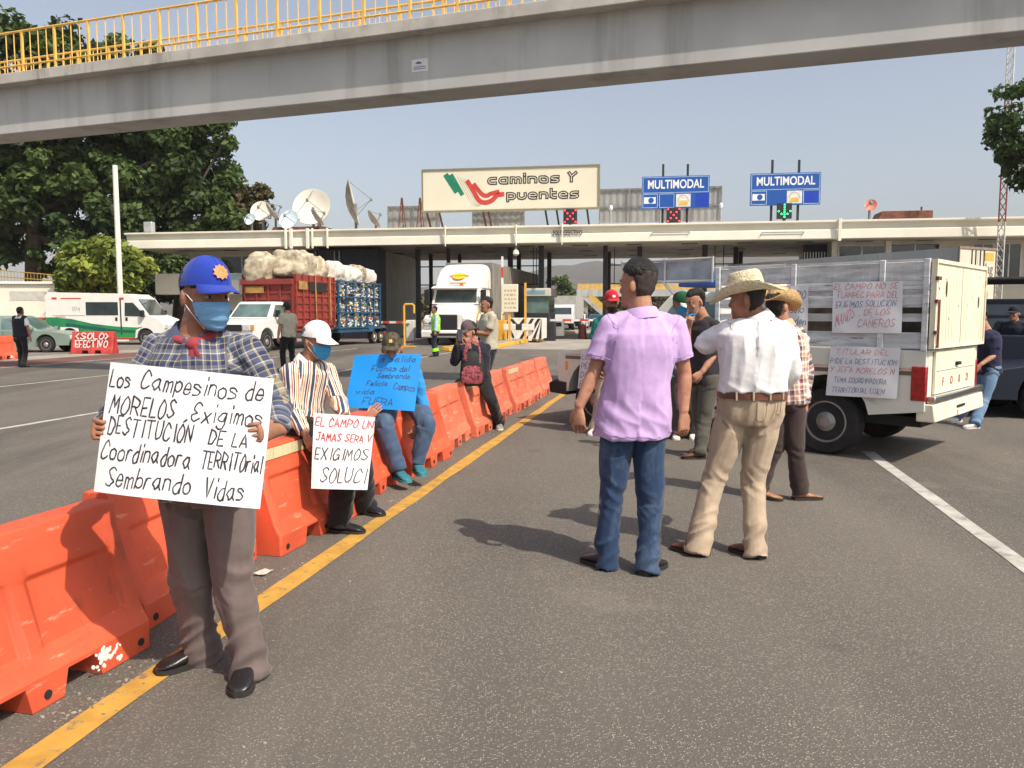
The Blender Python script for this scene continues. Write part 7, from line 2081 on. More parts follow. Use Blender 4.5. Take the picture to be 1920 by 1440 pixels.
for i, (x, y, rx, rz_, lab) in enumerate(((-4.6, .5, .55, .50, 'first white sack bale on the blue cage trailer, next to the red lorry'), (-5.5, .35, .62, .45, 'second white sack bale on the blue cage trailer'), (-6.4, .5, .55, .42, 'third white sack bale on the blue cage trailer'), (-7.1, .35, .45, .50, 'dark mottled bale standing highest on the blue cage trailer'), (-8.0, .5, .50, .42, 'last white sack bale at the rear end of the blue cage trailer'))):
    bale(lab, x, y, 2.98, rx, .62, rz_, 5 + i, M('mottled_bale', (.34, .27, .2), rough=.9, var=.6, scale=7, bump=.6, bscale=9) if i == 3 else M('pale_bale', (.62, .57, .50), rough=.85, var=.2, scale=3, bump=.6, bscale=9, dirt=.4, dirtcol=(.3, .2, .15)), 'bales on the cage trailer')

# ------------------------------------------------------------------ white and green van
vorg = Vector(((219 - 960) / FPX * 39.5, 39.5, 0))
vn = thing('ambulance_van', 'white high roofed van with a green wave along its side, parked on the left', 'van', vorg, R(-3))
m_vw = M('van_white', (0.76, 0.75, 0.70), rough=.35, coat=.3, var=.03); m_vg = M('van_green', (0.03, 0.27, 0.07), rough=.4, var=.25, scale=.8, col2=(.01, .14, .09))
ar = dict(r=.43, cz=.38)
o = [(-2.9, .42), (-2.3, .36)] + arch(-1.75, ar, .38) + [(-1.3, .32), (1.55, .32)] + arch(2.0, ar, .38) + [(2.45, .36), (2.88, .45), (2.92, .95), (2.72, 1.22), (2.15, 1.42), (1.55, 2.22), (1.2, 2.44), (-2.75, 2.52), (-2.9, 2.35)]
mb = MB(); mb.prism(o, -1.0, 1.0); mb.build('body', m_vw, vn, bevel=.08, smooth=40, segs=3)
for s in (-1, 1):
    y0, y1 = sorted((s * 1.001, s * 1.007))
    mb = MB(); mb.prism([(-2.88, .42), (-2.25, .42), (-2.18, .86), (-1.3, .86), (-1.22, .36), (1.5, .36), (1.55, .72), (1.9, .88), (1.6, .84), (.6, .88), (-.6, 1.02), (-1.6, 1.24), (-2.4, 1.32), (-2.88, 1.32)], y0, y1); mb.build('green_wave', m_vg, vn, smooth=0)
    y0, y1 = sorted((s * 1.008, s * 1.012))
    mb = MB(); mb.prism([(-1.9, 1.05), (-.6, .88), (.5, .74), (1.5, .70), (1.5, .58), (.2, .62), (-1.0, .78), (-1.9, .9)], y0, y1); mb.build('dark_green_wave', M('van_deep_green', (.008, .10, .07), rough=.4), vn, smooth=0)
    y0, y1 = sorted((s * 1.001, s * 1.010))
    mb = MB(); mb.mm(-.88, .70, y0, y1, 1.42, 2.05); mb.build('side_window', m_win, vn, smooth=0)
    mb = MB(); mb.prism([(1.02, 1.38), (1.05, 2.02), (1.45, 2.02), (2.05, 1.36)], y0, y1); mb.build('door_window', m_winl if s > 0 else m_win, vn, smooth=0)
    mb = MB(); mb.mm(.80, .86, y0, y1, .5, 2.2); mb.mm(.55, .66, y0, y1, 1.15, 1.32); mb.mm(1.05, 1.16, y0, y1, 1.15, 1.32); mb.mm(-2.55, -.95, y0, y1, 1.40, 1.41); mb.build('door_gaps', m_under, vn, smooth=0)
    mb = MB(); mb.mm(-2.55, -2.3, y0, y1, 2.18, 2.28); mb.mm(.78, 1.0, y0, y1, 2.16, 2.27); mb.mm(-2.1, -1.1, y0, y1, 2.2, 2.25); mb.build('red_marks', m_red, vn, smooth=0)
    mb = MB(); mb.mm(-2.4, -1.9, y0, y1, .31 if False else 1.33, 1.36); mb.build('pink_mark', M('pink_mark', (.55, .25, .2), rough=.6), vn, smooth=0)
    for x in (-1.75, 2.0): wheel(vn, x, s * .92, .36, .22, s)
me_l = Matrix.Translation((-1.35, -1.011, 1.72)) @ FRONT
font_part('074', .26, M('van_grey_ink', (.45, .46, .46), rough=.6), vn, me_l, .002, .004)
mb = MB(); quad_on(mb, (2.2, -.85, 1.45), (2.2, .85, 1.45), (1.62, .80, 2.2), (1.62, -.80, 2.2)); mb.build('windscreen', m_win, vn, smooth=0)
mb = MB(); mb.mm(-1.2, 1.5, -1.02, 1.02, .30, .36); mb.build('side_skirt', m_red, vn, smooth=0)
mb = MB(); mb.mm(-2.8, 2.7, -.9, .9, .26, .5); mb.build('chassis', m_under, vn, smooth=0)
for s in (-1, 1):
    y0, y1 = sorted((s * .62, s * .95)); mb = MB(); mb.mm(2.86, 2.94, y0, y1, .78, .98); mb.build('headlight', m_lens, vn, bevel=.02)
    mb = MB(); mb.box((1.95, s * 1.12, 1.5), (.14, .18, .32)); mb.build('mirror', m_under, vn, bevel=.02)
# grey box truck far beyond
gt = thing('box_truck', 'small grey box truck far beyond the toll lanes beside the island', 'truck', Vector(((1062 - 960) / FPX * 76, 76, 0)), R(258))
mb = MB(); mb.mm(-4.2, 1.2, -1.1, 1.1, 1.0, 3.15); mb.build('box', M('grey_box', (.36, .35, .32), rough=.6), gt, bevel=.02)
mb = MB(); mb.prism([(1.3, .6), (2.9, .6), (2.9, 1.4), (2.5, 2.3), (1.3, 2.35)], -1.0, 1.0); mb.build('cab', m_whitecar, gt, bevel=.05)
mb = MB(); quad_on(mb, (2.9, -.85, 1.45), (2.9, .85, 1.45), (2.53, .8, 2.2), (2.53, -.8, 2.2)); mb.build('windscreen', m_win, gt, smooth=0)
for x in (-2.8, 2.0):
    for s in (-1, 1): wheel(gt, x, s * .9, .42, .3, s)
mb = MB(); mb.mm(-4.2, 2.8, -.5, .5, .5, .98); mb.build('chassis', m_under, gt, smooth=0)
# ================================================================== toll island furniture
m_kerb = M('yellow_kerb_paint', (0.66, 0.36, 0.05), rough=.65, var=.15, scale=3, dirt=.5, dirtcol=(.3, .18, .06), dirtlo=.52)
m_boomw = M('boom_white', (.74, .73, .70), rough=.5); m_chevw = M('chevron_white', (.70, .68, .62), rough=.6, dirt=.3, dirtcol=(.3, .27, .22)); m_chevb = M('chevron_black', (.02, .02, .02), rough=.6)
m_postY = M('yellow_post_paint', (.70, .36, .04), rough=.5, dirt=.3, dirtcol=(.3, .16, .05))
def island(label, d0, d1, s0, s1, group=None):
    o = thing('toll_island', label, 'traffic island', road((d0 + d1) / 2, (s0 + s1) / 2), RZ_ROAD)
    L = (s1 - s0) / 2; w = (d1 - d0) / 2
    out_ = [Vector((-L + w * .4, -w, 0)), Vector((L, -w, 0)), Vector((L, w, 0)), Vector((-L + w * .4, w, 0)), Vector((-L, w * .5, 0)), Vector((-L, -w * .5, 0))]
    mb = MB(); mb.loft([[p + Vector((0, 0, .009)) for p in out_], [p * .995 + Vector((0, 0, .18)) for p in out_]]); mb.build('kerb', m_kerb, o, bevel=.02)
    mb = MB(); mb.loft([[Vector((p.x * .985, p.y * .80, .182)) for p in out_], [Vector((p.x * .985, p.y * .80, .195)) for p in out_]]); mb.build('top', m_conc, o, smooth=0)
    return o
island('yellow kerbed toll island right of the white lorry', -9.35, -7.65, 30.5, 60)
island('yellow kerbed toll island beyond the black and white chevron block', -4.4, -2.7, 47, 66)
def rthing(name, label, cat, px, py, Y, rz=None, group=None):
    p = at(px, py, Y)
    return thing(name, label, cat, (p.x, p.y, 0), TRZ if rz is None else rz, group)
# chevron crash block: a wedge with diagonal stripes
cx0 = at(952, 600, 41.5); cx1 = at(1016, 600, 41.5)
t = thing('crash_block', 'black and white chevron striped crash block on the toll island', 'crash block', (cx0.x, 41.5, .19), TRZ)
wB = cx1.x - cx0.x; hB = 1.08
mb = MB(); mb.mm(0, wB, 0, 2.2, 0, hB); mb.build('block', m_chevw, t, bevel=.02)
mb = MB()
def chev(pts): mb.add([(x, -.004, z) for x, z in pts] + [(x, -.001, z) for x, z in pts], [tuple(range(len(pts)))] + [(i, (i+1) % len(pts), len(pts) + (i+1) % len(pts), len(pts) + i) for i in range(len(pts))])
for k in range(4):
    a = wB * .34 + k * .34
    chev([(min(wB, a), .02), (min(wB, a + .17), .02), (min(wB, a + .17 + .62), hB - .02), (min(wB, a + .62), hB - .02)])
chev([(.06, hB - .02), (wB * .32, .45), (wB * .58, hB - .02), (wB * .46, hB - .02), (wB * .32, .72), (.24, hB - .02)])
chev([(.04, .3), (.04, .75), (.36, .1), (.3, .02)])
mb.build('stripes', m_chevb, t, smooth=0)
# low guard rail in front
t = thing('guard_rail', 'low black and white banded guard rail in front of the chevron block', 'guard rail', (at(944, 620, 39).x, 39, .18), TRZ)
for k in range(5):
    mb = MB(); mb.mm(k * .30, k * .30 + .298, 0, .12, .52, .82); mb.build('band', m_chevb if k % 3 == 2 else m_chevw, t, bevel=.01)
for x in (.2, 1.2):
    mb = MB(); mb.mm(x, x + .16, .13, .25, 0.01, .8); mb.build('leg', m_chevw, t, smooth=0)
# information board
p = at(955, 640, 38)
t = thing('notice_board', 'cream notice board with printed rows on a yellow post at the toll island', 'notice board', (p.x, p.y, .19), TRZ)
za = at(955, 585, 38).z - .19; zb = at(955, 533, 38).z - .19
mb = MB(); mb.mm(-.38, .42, -.03, .03, za, zb); mb.build('board', m_signface, t, bevel=.02)
mb = MB(); rg = random.Random(9)
for r_ in range(5):
    x = -.24
    while x < .28:
        wv = rg.uniform(.06, .16); mb.mm(x, min(.32, x + wv), -.034, -.031, zb - .34 - r_ * .2, zb - .25 - r_ * .2); x += wv + .05
mb.build('print', M('board_print', (.50, .40, .20), rough=.6), t, smooth=0)
mb = MB(); mb.mm(-.05, .05, .031, .12, 0.0, zb - .1); mb.build('post', m_postY, t, smooth=0)
for px, y0, y1, Y, lab in ((944, 590, 640, 39.5, 'short yellow post left of the cream notice board'), (985, 530, 632, 40.5, 'tall thin yellow post right of the cream notice board')):
    p = at(px, y1, Y); t = thing('yellow_post', lab, 'post', (p.x, Y, .19), TRZ)
    mb = MB(); mb.mm(-.05, .05, -.05, .05, 0, at(px, y0, Y).z - .19); mb.build('shaft', m_postY, t, smooth=0)
    mb = MB(); mb.mm(-.06, .06, -.06, .06, at(px, y0, Y).z - .188, at(px, y0, Y).z - .15); mb.build('cap', m_steel, t, smooth=0)
# raised boom
p = at(942, 600, 40); t = thing('barrier_boom', 'raised white barrier boom beside the cream notice board', 'barrier boom', (p.x, p.y, .19), TRZ)
mb = MB(); z0 = 1.0; z1 = at(942, 488, 40).z
for k in range(6):
    a = z0 + (z1 - z0) * k / 6; b_ = z0 + (z1 - z0) * (k + 1) / 6 - .004
    bb = MB(); bb.mm(-.05, .05, -.03, .03, a, b_); bb.build('boom', m_boomw if k % 3 != 1 else m_red, t, smooth=0)
mb = MB(); mb.mm(-.2, .2, -.15, .15, 0, .99); mb.build('cabinet', m_postY, t, bevel=.02)
# level booms
def boom(label, px0, px1, py, Y):
    a = at(px0, py, Y); b = at(px1, py, Y); L = b.x - a.x
    t = thing('barrier_boom', label, 'barrier boom', (b.x, Y, .02), TRZ)
    n = 6
    for k in range(n):
        bb = MB(); bb.mm(-L * (k + 1) / n + .003, -L * k / n, -.04, .04, a.z - .06, a.z + .06); bb.build('boom', m_boomw if k % 2 == 0 or k > 3 else m_red, t, smooth=0)
    mb = MB(); mb.mm(-.22, .22, .045, .4, 0, a.z + .12); mb.build('cabinet', m_chevw, t, bevel=.02)
boom('lowered white boom across the lane right of the chevron block', 1022, 1120, 601, 46)
boom('lowered white boom across the lane left of the white lorry', 690, 768, 605, 43)
# booth and machines on the island
p0_ = at(986, 600, 46); p1_ = at(1013, 600, 46)
t = thing('toll_booth', 'white and grey toll booth with blue band behind the dark columns', 'toll booth', (p0_.x, 46, .19), TRZ)
wv = p1_.x - p0_.x + .5
mb = MB(); mb.mm(0, wv, 0, 3.2, 0, 1.35); mb.build('base', m_dark, t, bevel=.02)
mb = MB(); mb.mm(0.03, wv - .03, .03, 3.1, 1.352, 2.3); mb.build('glazing', m_winl, t, smooth=0)
mb = MB(); mb.mm(-.1, wv + .1, -.15, 3.4, 2.302, 2.75); mb.build('roof', m_wall, t, bevel=.03)
mb = MB(); mb.mm(.05, wv - .2, -.17, -.153, 2.42, 2.62); mb.build('sign', M('booth_blue', (.18, .34, .42), rough=.5), t, smooth=0)
for px, py0, py1, Y, w_, lab, m_ in ((1030, 603, 640, 44, .62, 'dark grey machine cabinet at the foot of the dark columns', m_steel), (1047, 600, 632, 47, .6, 'pale ticket machine on the second toll island', m_chevw)):
    p = at(px, py1, Y); t = thing('ticket_machine', lab, 'machine', (p.x, Y, .19 if Y > 46 else .01), TRZ)
    z1 = at(px, py0, Y).z - (.19 if Y > 46 else .01)
    mb = MB(); mb.mm(-w_/2, w_/2, 0, .6, 0, z1); mb.build('casing', m_, t, bevel=.03)
    mb = MB(); mb.mm(-w_*.3, w_*.3, -.012, -.002, z1 * .6, z1 * .85); mb.build('panel', m_dark, t, smooth=0)
# drums
def drum(label, px, py, Y, mat):
    p = at(px, py, Y); t = thing('traffic_drum', label, 'traffic drum', (p.x, Y, .009), 0, 'dark red traffic drums')
    mb = MB(); mb.lathe([(.30, 0), (.30, .06), (.25, .07), (.235, .4), (.21, .78), (.19, .84), (.12, .86), (.005, .86)], 18); mb.build('drum', mat, t, smooth=40)
    mb = MB(); mb.lathe([(.244, .42), (.232, .56), (.225, .56)], 18, cap=False); mb.build('band', m_chevw if False else mat, t)
m_drum = M('dark_red_plastic', (.16, .035, .03), rough=.6, var=.2, scale=4)
drum('dark red traffic drum under the lowered boom right of the chevron block', 1092, 634, 47, m_drum)
drum('dark red traffic drum behind the cage trailer near the left boom', 717, 632, 44, m_drum)
# yellow hoop guard left of the lorry
p = at(767, 625, 36); t = thing('hoop_guard', 'orange yellow hoop guard at the left of the white lorry', 'guard', (p.x, 36, .01), TRZ)
zt = at(767, 571, 36).z; mb = MB(); mb.tube([(-.22, 0, 0), (-.22, 0, zt - .06), (-.16, 0, zt), (.18, 0, zt), (.24, 0, zt - .06), (.24, 0, zt - .4)], .05, 8); mb.build('hoop', m_postY, t)
mb = MB(); mb.mm(-.3, .3, -.12, .12, 0, .04); mb.build('base_plate', m_postY, t, smooth=0)
# red barrier with painted words, and the orange one at the left edge
m_redpl = M('red_plastic', (.44, .045, .035), rough=.55, var=.2, scale=3, dirt=.45, dirtcol=(.25, .05, .04))
pr = at(178, 660, 30)
t = thing('traffic_barrier', 'red barrier painted with white words standing in front of the green and white van', 'traffic barrier', (pr.x, 30, .006), R(0))
mb = barrier_mesh(); mb.xf(Matrix.Diagonal((1.36, 1.1, 1.25, 1))); mb.build('shell', m_redpl, t, bevel=.015)
TL = Matrix.Translation((0, -.178, .60)) @ Matrix.Rotation(R(-15), 4, 'X') @ FRONT
mb = MB()
fnw = lambda z0: (lambda u, v, l: Vector((u, -.185 + (v - .5) * .14 - l, v)))
hand_line(mb, '<SOLO>', -.62, .66, .56, .22, .05, fnw(0), .012, 0, 3, .02, .02)
hand_line(mb, 'EFECTIVO', -.60, .64, .25, .25, .05, fnw(0), .022, 0, 5, .02, .02)
mb.build('lettering', M('painted_white', (.66, .60, .56), rough=.7, dirt=.4, dirtcol=(.45, .12, .1)), t, smooth=0, fix=False)
o = dup(b0, Vector(((-4 - 960) / FPX * 26, 26, .006)), R(80), 'single orange barrier cut by the left edge of the photo')
o.scale = (1, 1, 1.15)

# ================================================================== left side buildings and railing
kx0, kx1 = at(-60, 600, 47).x, at(108, 600, 47).x
t = thing('kiosk', 'low cream building with an ochre panel behind the parked saloon car', 'building', (kx0, 47, 0), R(4))
wv = kx1 - kx0; hk = at(60, 533, 47).z
mb = MB(); mb.mm(0, wv, 0, 5, 0, hk); mb.build('wall', m_cream, t, bevel=.03)
mb = MB(); mb.mm(-.1, wv + .15, -.15, 5.1, hk + .002, hk + .16); mb.build('roof', m_cream, t, bevel=.03)
mb = MB(); mb.mm(wv * .52, wv * .93, -.012, -.002, 0.02, 1.1); mb.build('ochre_panel', M('ochre_paint', (.55, .33, .08), rough=.6), t, smooth=0)
mb = MB(); mb.mm(0, wv * .95, -.014, -.003, 1.12, 1.28); mb.build('red_band', M('brick_red_paint', (.36, .09, .06), rough=.6), t, smooth=0)
mb = MB(); mb.mm(wv * .46, wv * .86, -.012, -.002, hk - .95, hk - .4); mb.build('shutter', M('grey_shutter', (.50, .48, .42), rough=.6), t, smooth=0)
t = thing('ramp_railing', 'yellow railing of a ramp above the low cream building on the left', 'railing', at(-40, 540, 53) * Vector((1, 1, 0)), R(-2))
L = at(118, 540, 53).x - at(-40, 540, 53).x; za, zb = at(0, 503, 53).z, at(110, 517, 53).z
mb = MB(); mb.prism([(0, 0), (L, 0), (L, zb - .75), (0, za - .85)], .1, 1.6); mb.build('ramp', M('ramp_concrete', (.22, .2, .17), rough=.9, var=.2), t, smooth=0)
mb = MB()
for q in (0, .45, .9): mb.tube([(0, 0, za - q * .9), (L, 0, zb - q * .85)], .03, 6)
for k in range(26): x = L * k / 25; zz = za + (zb - za) * k / 25; mb.tube([(x, 0, zz - .82), (x, 0, zz)], .018, 6)
mb.build('rails', M('dull_yellow_rail', (.36, .23, .04), rough=.6), t)
# ================================================================== distant footbridge beyond the toll
Yf = 108
t = thing('footbridge', 'distant footbridge with yellow sides and stairs beyond the toll plaza', 'footbridge', (at(1083, 540, Yf).x, Yf, 0), TRZ)
L = at(1420, 540, Yf).x - at(1083, 540, Yf).x; z1, z2, z3 = at(1083, 532, Yf).z, at(1083, 543, Yf).z, at(1083, 556, Yf).z
mb = MB(); mb.mm(0, L, 0, .1, z2 + .02, z1); mb.mm(0, L, 1.9, 2.0, z2 + .02, z1); mb.build('railing', M('far_yellow', (.62, .40, .12), rough=.6, var=.2, scale=2), t, smooth=0)
mb = MB(); mb.mm(-.1, L, -.1, 2.1, z3, z2); mb.build('deck', m_beam, t, smooth=0)
for x in (.5, 14): 
    mb = MB(); mb.mm(x, x + .8, .6, 1.4, 0, z3); mb.build('pier', m_deck, t, smooth=0)
mb = MB(); mb.bar((1.6, -.6, z3), (5.8, -.6, .1), .5, .9); mb.build('stairs', M('far_yellow_stairs', (.60, .40, .08), rough=.6), t, smooth=0)
mb = MB(); mb.bar((1.0, -1.6, z3 - .1), (5.0, -1.6, .1), .3, .5); mb.build('stair_beam', m_deck, t, smooth=0)

# ================================================================== trees
def leaf_mat(name, c1, c2, trans=.25):
    if name in MATS: return MATS[name]
    m = bpy.data.materials.new(name); m.use_nodes = True; nt = m.node_tree; b = nt.nodes['Principled BSDF']
    a = nd(nt, 'ShaderNodeAttribute', attribute_name='tint'); r = nd(nt, 'ShaderNodeValToRGB')
    r.color_ramp.elements[0].color = (*c1, 1); r.color_ramp.elements[1].color = (*c2, 1)
    nt.links.new(a.outputs['Fac'], r.inputs[0]); nt.links.new(r.outputs[0], b.inputs['Base Color'])
    b.inputs['Roughness'].default_value = .6; b.inputs['Specular IOR Level'].default_value = .3
    tr = nd(nt, 'ShaderNodeBsdfTranslucent'); nt.links.new(r.outputs[0], tr.inputs[0])
    mx = nd(nt, 'ShaderNodeMixShader'); mx.inputs[0].default_value = trans
    nt.links.new(b.outputs[0], mx.inputs[1]); nt.links.new(tr.outputs[0], mx.inputs[2]); nt.links.new(mx.outputs[0], nt.nodes['Material Output'].inputs[0])
    MATS[name] = m; return m
m_bark = M('bark', (.10, .075, .055), rough=.9, var=.3, scale=3, bump=.6, bscale=12)
def tree(name, label, base, blobs, clumps, per, leaf, mat, seed, trunk=.35, cat='tree', clump_r=(.7, 1.3), group=None):
    """blobs: (centre, radii) in space; leaves in clumps spread through them"""
    rs = np.random.RandomState(seed); base = Vector(base)
    t = thing(name, label, cat, base, 0, group)
    vol = np.array([b[1][0] * b[1][1] * b[1][2] for b in blobs]); pick = rs.choice(len(blobs), clumps, p=vol / vol.sum())
    cen = []
    for q in pick:
        d = rs.normal(size=3); d /= np.linalg.norm(d); r_ = rs.uniform(.45, 1.0) ** .5
        cen.append(np.array(blobs[q][0]) + d * r_ * np.array(blobs[q][1]) - np.array(base))
    cen = np.array(cen)
    N = clumps * per
    cr = rs.uniform(clump_r[0], clump_r[1], clumps)
    d = rs.normal(size=(N, 3)); d /= np.linalg.norm(d, axis=1)[:, None]
    rad = rs.uniform(.25, 1, N) ** .6
    ci = np.repeat(np.arange(clumps), per)
    pos = cen[ci] + d * (rad * cr[ci])[:, None] * np.array([1, 1, .75])
    n = d * .7 + rs.normal(size=(N, 3)) * .6 + np.array([0, 0, .5]); n /= np.linalg.norm(n, axis=1)[:, None]
    a = np.cross(n, rs.normal(size=(N, 3))); a /= np.linalg.norm(a, axis=1)[:, None]; b = np.cross(n, a)
    sz = leaf * rs.uniform(.6, 1.3, N)[:, None]
    v = np.stack([pos - a * sz, pos + b * sz * .55 + n * sz * .15, pos + a * sz, pos - b * sz * .55 + n * sz * .15], 1).reshape(-1, 3)
    me = bpy.data.meshes.new('crown'); me.vertices.add(N * 4); me.vertices.foreach_set('co', v.astype(np.float32).ravel())
    me.loops.add(N * 4); me.loops.foreach_set('vertex_index', np.arange(N * 4, dtype=np.int32))
    me.polygons.add(N); me.polygons.foreach_set('loop_start', np.arange(0, N * 4, 4, dtype=np.int32)); me.polygons.foreach_set('loop_total', np.full(N, 4, dtype=np.int32))
    me.update(); me.validate()
    tint = np.clip(rs.normal(.5, .2, clumps)[ci] + rs.normal(0, .18, N), 0, 1)
    at_ = me.attributes.new('tint', 'FLOAT', 'POINT'); at_.data.foreach_set('value', np.repeat(tint, 4).astype(np.float32))
    me.materials.append(mat)
    o = bpy.data.objects.new('crown', me); C.objects.link(o); o.parent = t
    mb = MB(); rg = random.Random(seed); top = max(c[2] for c in cen)
    zc = np.mean(cen[:, 2]) if len(cen) else 3
    def limb(p, q, r0, r1):
        m_ = (Vector(p) + Vector(q)) / 2 + Vector((rg.uniform(-.3, .3), rg.uniform(-.3, .3), 0)) * r0 * 2
        P_ = catmull([p, m_, q], 4); mb.tube(P_, [r0 + (r1 - r0) * i / (len(P_) - 1) for i in range(len(P_))], 8)
    f = Vector((float(np.mean(cen[:, 0])) * .3, float(np.mean(cen[:, 1])) * .3, float(zc) * .55))
    limb((0, 0, -.1), f, trunk, trunk * .7)
    for k in range(min(14, clumps)):
        c = Vector([float(x) for x in cen[rg.randrange(clumps)]]); limb(f + Vector((0, 0, rg.uniform(-.1, .2) * zc)), c, trunk * .4, trunk * .08)
    mb.build('trunk', m_bark, t, smooth=60)
    return t
m_lfd = leaf_mat('dark_leaves', (.014, .030, .010), (.098, .150, .036), .33); m_lfy = leaf_mat('yellow_green_leaves', (.06, .11, .02), (.38, .42, .08), .35)
m_lfm = leaf_mat('mid_leaves', (.03, .06, .015), (.12, .17, .045)); m_lfdry = leaf_mat('dry_leaves', (.06, .055, .03), (.16, .14, .07)); m_lfr = leaf_mat('reddish_leaves', (.03, .04, .012), (.13, .10, .04))
def blob(px, py, Y, rx, rz, ry=None): return (at(px, py, Y), (rx, ry or rx, rz))
gb = lambda px, Y: (at(px, 600, Y).x, Y, 0)
tree('broadleaf_tree', 'huge dark broadleaf tree filling the upper left behind the footbridge', gb(70, 60), [blob(20, 200, 60, 8.5, 6.5, 6), blob(160, 280, 60, 7.5, 6, 5), blob(-60, 330, 60, 8, 6, 5), blob(100, 400, 60, 8, 5, 5), blob(190, 130, 61, 4.5, 2.6, 4)], 520, 110, .30, m_lfd, 1, .7, clump_r=(.7, 1.5))
tree('broadleaf_tree', 'dark broadleaf tree left of the satellite dishes with a branch reaching right', gb(330, 64), [blob(330, 300, 64, 4.8, 4.2, 4), blob(400, 250, 64, 2.2, 1.6, 2.5), blob(350, 390, 64, 4.6, 3.6, 4), blob(295, 150, 64, 3.4, 2.0, 3), blob(260, 230, 64, 4, 3, 4)], 330, 110, .28, m_lfd, 2, .5, clump_r=(.6, 1.2))
tree('small_tree', 'reddish green tree right behind the smallest satellite dish', gb(455, 66), [blob(440, 395, 66, 2.6, 2.0), blob(480, 372, 66, 1.5, 1.1), blob(370, 405, 66, 3.0, 1.4)], 100, 90, .22, m_lfr, 3, .25, clump_r=(.4, .8))
tree('large_leaved_bush', 'sunlit yellow green bush with large leaves behind the white pole', gb(190, 47), [blob(185, 500, 47, 2.1, 1.6, 1.6), blob(235, 505, 47, 1.3, 1.3, 1.3), blob(150, 515, 47, 1.2, 1.2, 1.2)], 110, 60, .24, m_lfy, 4, .16, 'bush', (.4, .75))
tree('dark_shrub', 'dark shrub beneath the left end of the canopy', gb(300, 60), [blob(290, 520, 60, 2.8, 2.0), blob(240, 540, 58, 2.0, 1.8), blob(330, 500, 62, 2, 1.6)], 130, 80, .22, m_lfd, 5, .15, 'bush', (.5, .9))
tree('roadside_tree', 'green tree partly hidden by the mast at the upper right edge', gb(2050, 36), [blob(1985, 330, 36, 1.5, 1.5), blob(1945, 325, 36, .9, .7), blob(1925, 215, 36, 1.5, 1.6), blob(1900, 270, 36, 1.0, 1.1), blob(1950, 300, 36, 1.6, 1.5), blob(1872, 283, 36, .5, .3), blob(1868, 207, 36, .35, .22)], 90, 70, .14, m_lfd, 6, .22, clump_r=(.3, .55))
tree('roadside_tree', 'green tree under the canopy left of the white lorry', gb(728, 76), [blob(725, 555, 76, 1.9, 2.0), blob(745, 575, 76, 1.3, 1.4)], 80, 70, .20, m_lfm, 7, .18, clump_r=(.4, .7))
tree('roadside_tree', 'pale dry tree in the gap between the green tree and the white lorry', gb(762, 90), [blob(760, 575, 90, 1.8, 1.6), blob(790, 580, 90, 1.8, 1.4)], 60, 70, .2, m_lfdry, 8, .15, clump_r=(.4, .8))
tree('roadside_tree', 'green tree seen between the dark columns above the grey truck', gb(1055, 118), [blob(1050, 553, 118, 2.2, 2.8), blob(1065, 575, 118, 1.8, 2)], 70, 70, .26, m_lfm, 9, .2, clump_r=(.5, .9))
rg = random.Random(21)
for i, (px, py, Y, r_, m_, lab) in enumerate(((1100, 580, 135, 2.4, m_lfdry, 'dry bush behind the stairs of the distant footbridge'), (1150, 572, 140, 3, m_lfm, 'green bush under the distant footbridge, first from the stairs'), (1235, 575, 138, 3, m_lfdry, 'dry bush under the distant footbridge behind the lavender man'), (1310, 572, 142, 3.4, m_lfm, 'green bush under the far end of the distant footbridge'), (985, 575, 130, 3, m_lfdry, 'dry bush behind the toll booth'), (820, 572, 140, 3.4, m_lfdry, 'dry bush far behind the white lorry cab'), (660, 570, 120, 3.2, m_lfm, 'green bush far behind the cage trailer'))):
    tree('bush', lab, gb(px, Y), [blob(px, py, Y, r_, r_ * .75)], 60, 60, .3, m_, 30 + i, .18, 'bush', (.6, 1.1))

# loose grit and litter along the foot of the barriers
mb = MB(); rg = random.Random(77)
for k in range(420):
    s_ = 2.4 + rg.random() ** 1.6 * 12; d_ = -2.20 + rg.gauss(0, .075) if rg.random() < .8 else rg.uniform(-2.1, 2)
    p = road(d_, s_, .006); r_ = rg.uniform(.003, .009)
    mb.ell(p, (r_ * rg.uniform(.8, 1.6), r_, r_ * .6), 5, 3, Matrix.Rotation(rg.random() * 6, 3, 'Z'))
gt_ = mb.build('grit', M('grit', (.22, .19, .15), rough=.9, var=.5, scale=30)); gt_['kind'] = 'stuff'
for px, py, lab in ((494, 1078, 'scrap of pale paper lying by the barrier beside the grey trousers'),):
    p = gnd(px, py); o = thing('litter', lab, 'litter', (p.x, p.y, .006), rg.random() * 3)
    w_ = .05 if px < 800 else .03; vs = [(x * w_ + rg.uniform(-.01, .01), y * w_ * .6, .004 + rg.random() * .014) for y in (-1, 0, 1) for x in (-1, 0, 1)]
    mb = MB(); mb.add(vs + [(x, y, z - .0015) for x, y, z in vs], [(j*3+i, j*3+i+1, j*3+i+4, j*3+i+3) for j in (0, 1) for i in (0, 1)] + [(9+j*3+i, 9+j*3+i+3, 9+j*3+i+4, 9+j*3+i+1) for j in (0, 1) for i in (0, 1)])
    mb.build('scrap', M('paper_scrap', (.50, .46, .38), rough=.8) if px < 800 else M('dead_leaf', (.05, .045, .06), rough=.8), o, smooth=0)
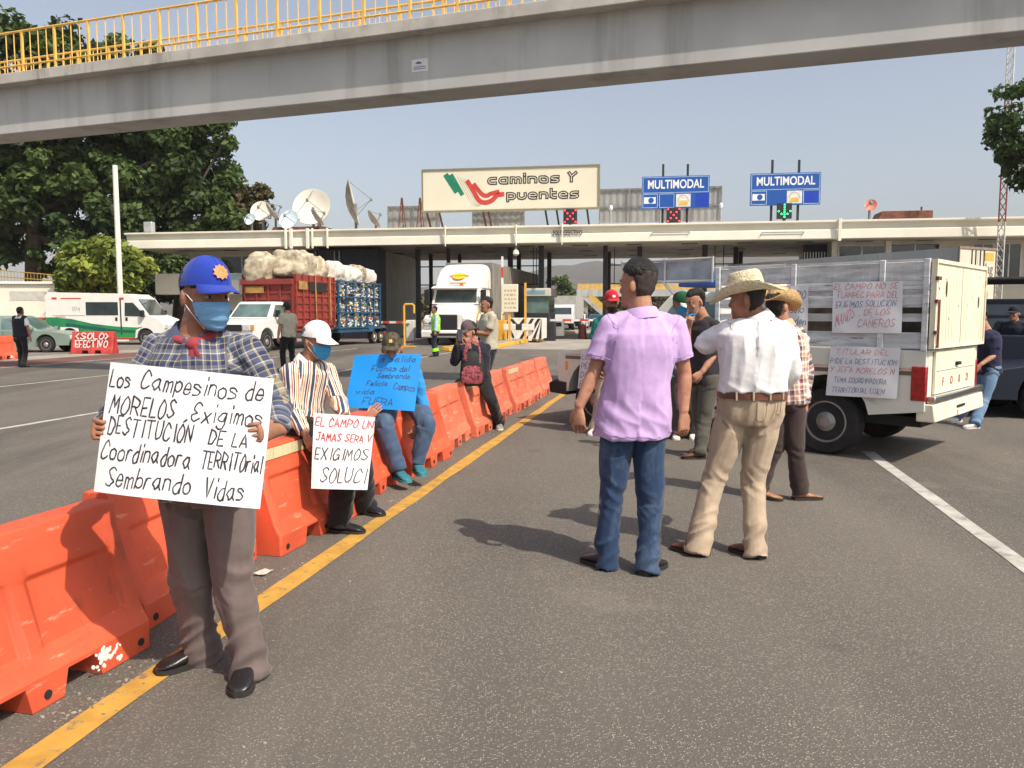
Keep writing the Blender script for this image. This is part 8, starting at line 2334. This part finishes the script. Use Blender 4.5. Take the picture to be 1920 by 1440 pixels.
# ================================================================== hills and haze
m_hill = M('dry_hillside', (.075, .062, .052), rough=1.0, var=.35, scale=.012, detail=10, col2=(.04, .038, .031), bump=.0)
prof = [(-1500, 570), (-400, 556), (300, 552), (600, 548), (760, 536), (900, 525), (980, 510), (1050, 495), (1125, 486), (1180, 489), (1215, 490), (1260, 477), (1330, 468), (1450, 462), (1600, 468), (1900, 490), (2500, 540), (3600, 570)]
def hill(name, prof, Y0, Y1, seed, amp):
    mb = MB(); nx = 220; ny = 14; vs = []; fs_ = []
    px0, px1 = prof[0][0], prof[-1][0]
    for i in range(nx + 1):
        px = px0 + (px1 - px0) * i / nx
        k = next(k for k in range(len(prof) - 1) if prof[k+1][0] >= px - 1e-6)
        t_ = (px - prof[k][0]) / (prof[k+1][0] - prof[k][0]); t_ = t_ * t_ * (3 - 2 * t_); py = prof[k][1] * (1 - t_) + prof[k+1][1] * t_
        top = at(px, py, Y1); u = top.x / top.y
        for j in range(ny + 1):
            f = j / ny
            if f <= .75:
                g = f / .75; Y = Y0 + (Y1 - Y0) * g; z = top.z * (g ** 1.25)
            else:
                g = (f - .75) / .25; Y = Y1 + (Y1 - Y0) * .5 * g; z = top.z * (1 - g * .8)
            q = Vector((u * Y * .006, Y * .006, seed))
            z += (mnoise.noise(q) * .5 + mnoise.noise(q * 2.3) * .3 + mnoise.noise(q * 6) * .14) * amp * (.15 if j == 0 else min(1, .3 + f)) * max(.1, top.z / 120)
            vs.append((u * Y, Y, max(z, -.5) if j else -.6))
    for i in range(nx):
        for j in range(ny):
            k = i * (ny + 1) + j; fs_.append((k, k + ny + 1, k + ny + 2, k + 1))
    mb.add(vs, fs_); return struct(mb.build(name, m_hill, smooth=180))
hill('hills', prof, 900, 1700, 3, 26)
hz = bpy.data.materials.new('haze_air'); hz.use_nodes = True
nt = hz.node_tree; nt.nodes.remove(nt.nodes['Principled BSDF'])
pv = nd(nt, 'ShaderNodeVolumePrincipled'); pv.inputs['Color'].default_value = (.86, .87, .89, 1); pv.inputs['Density'].default_value = 0.00020; pv.inputs['Anisotropy'].default_value = 0.0
nt.links.new(pv.outputs[0], nt.nodes['Material Output'].inputs['Volume'])
mb = MB(); mb.mm(-3600, 3600, -450, 4600, -2.0, 185); hzo = mb.build('haze', hz, smooth=0); hzo['kind'] = 'stuff'
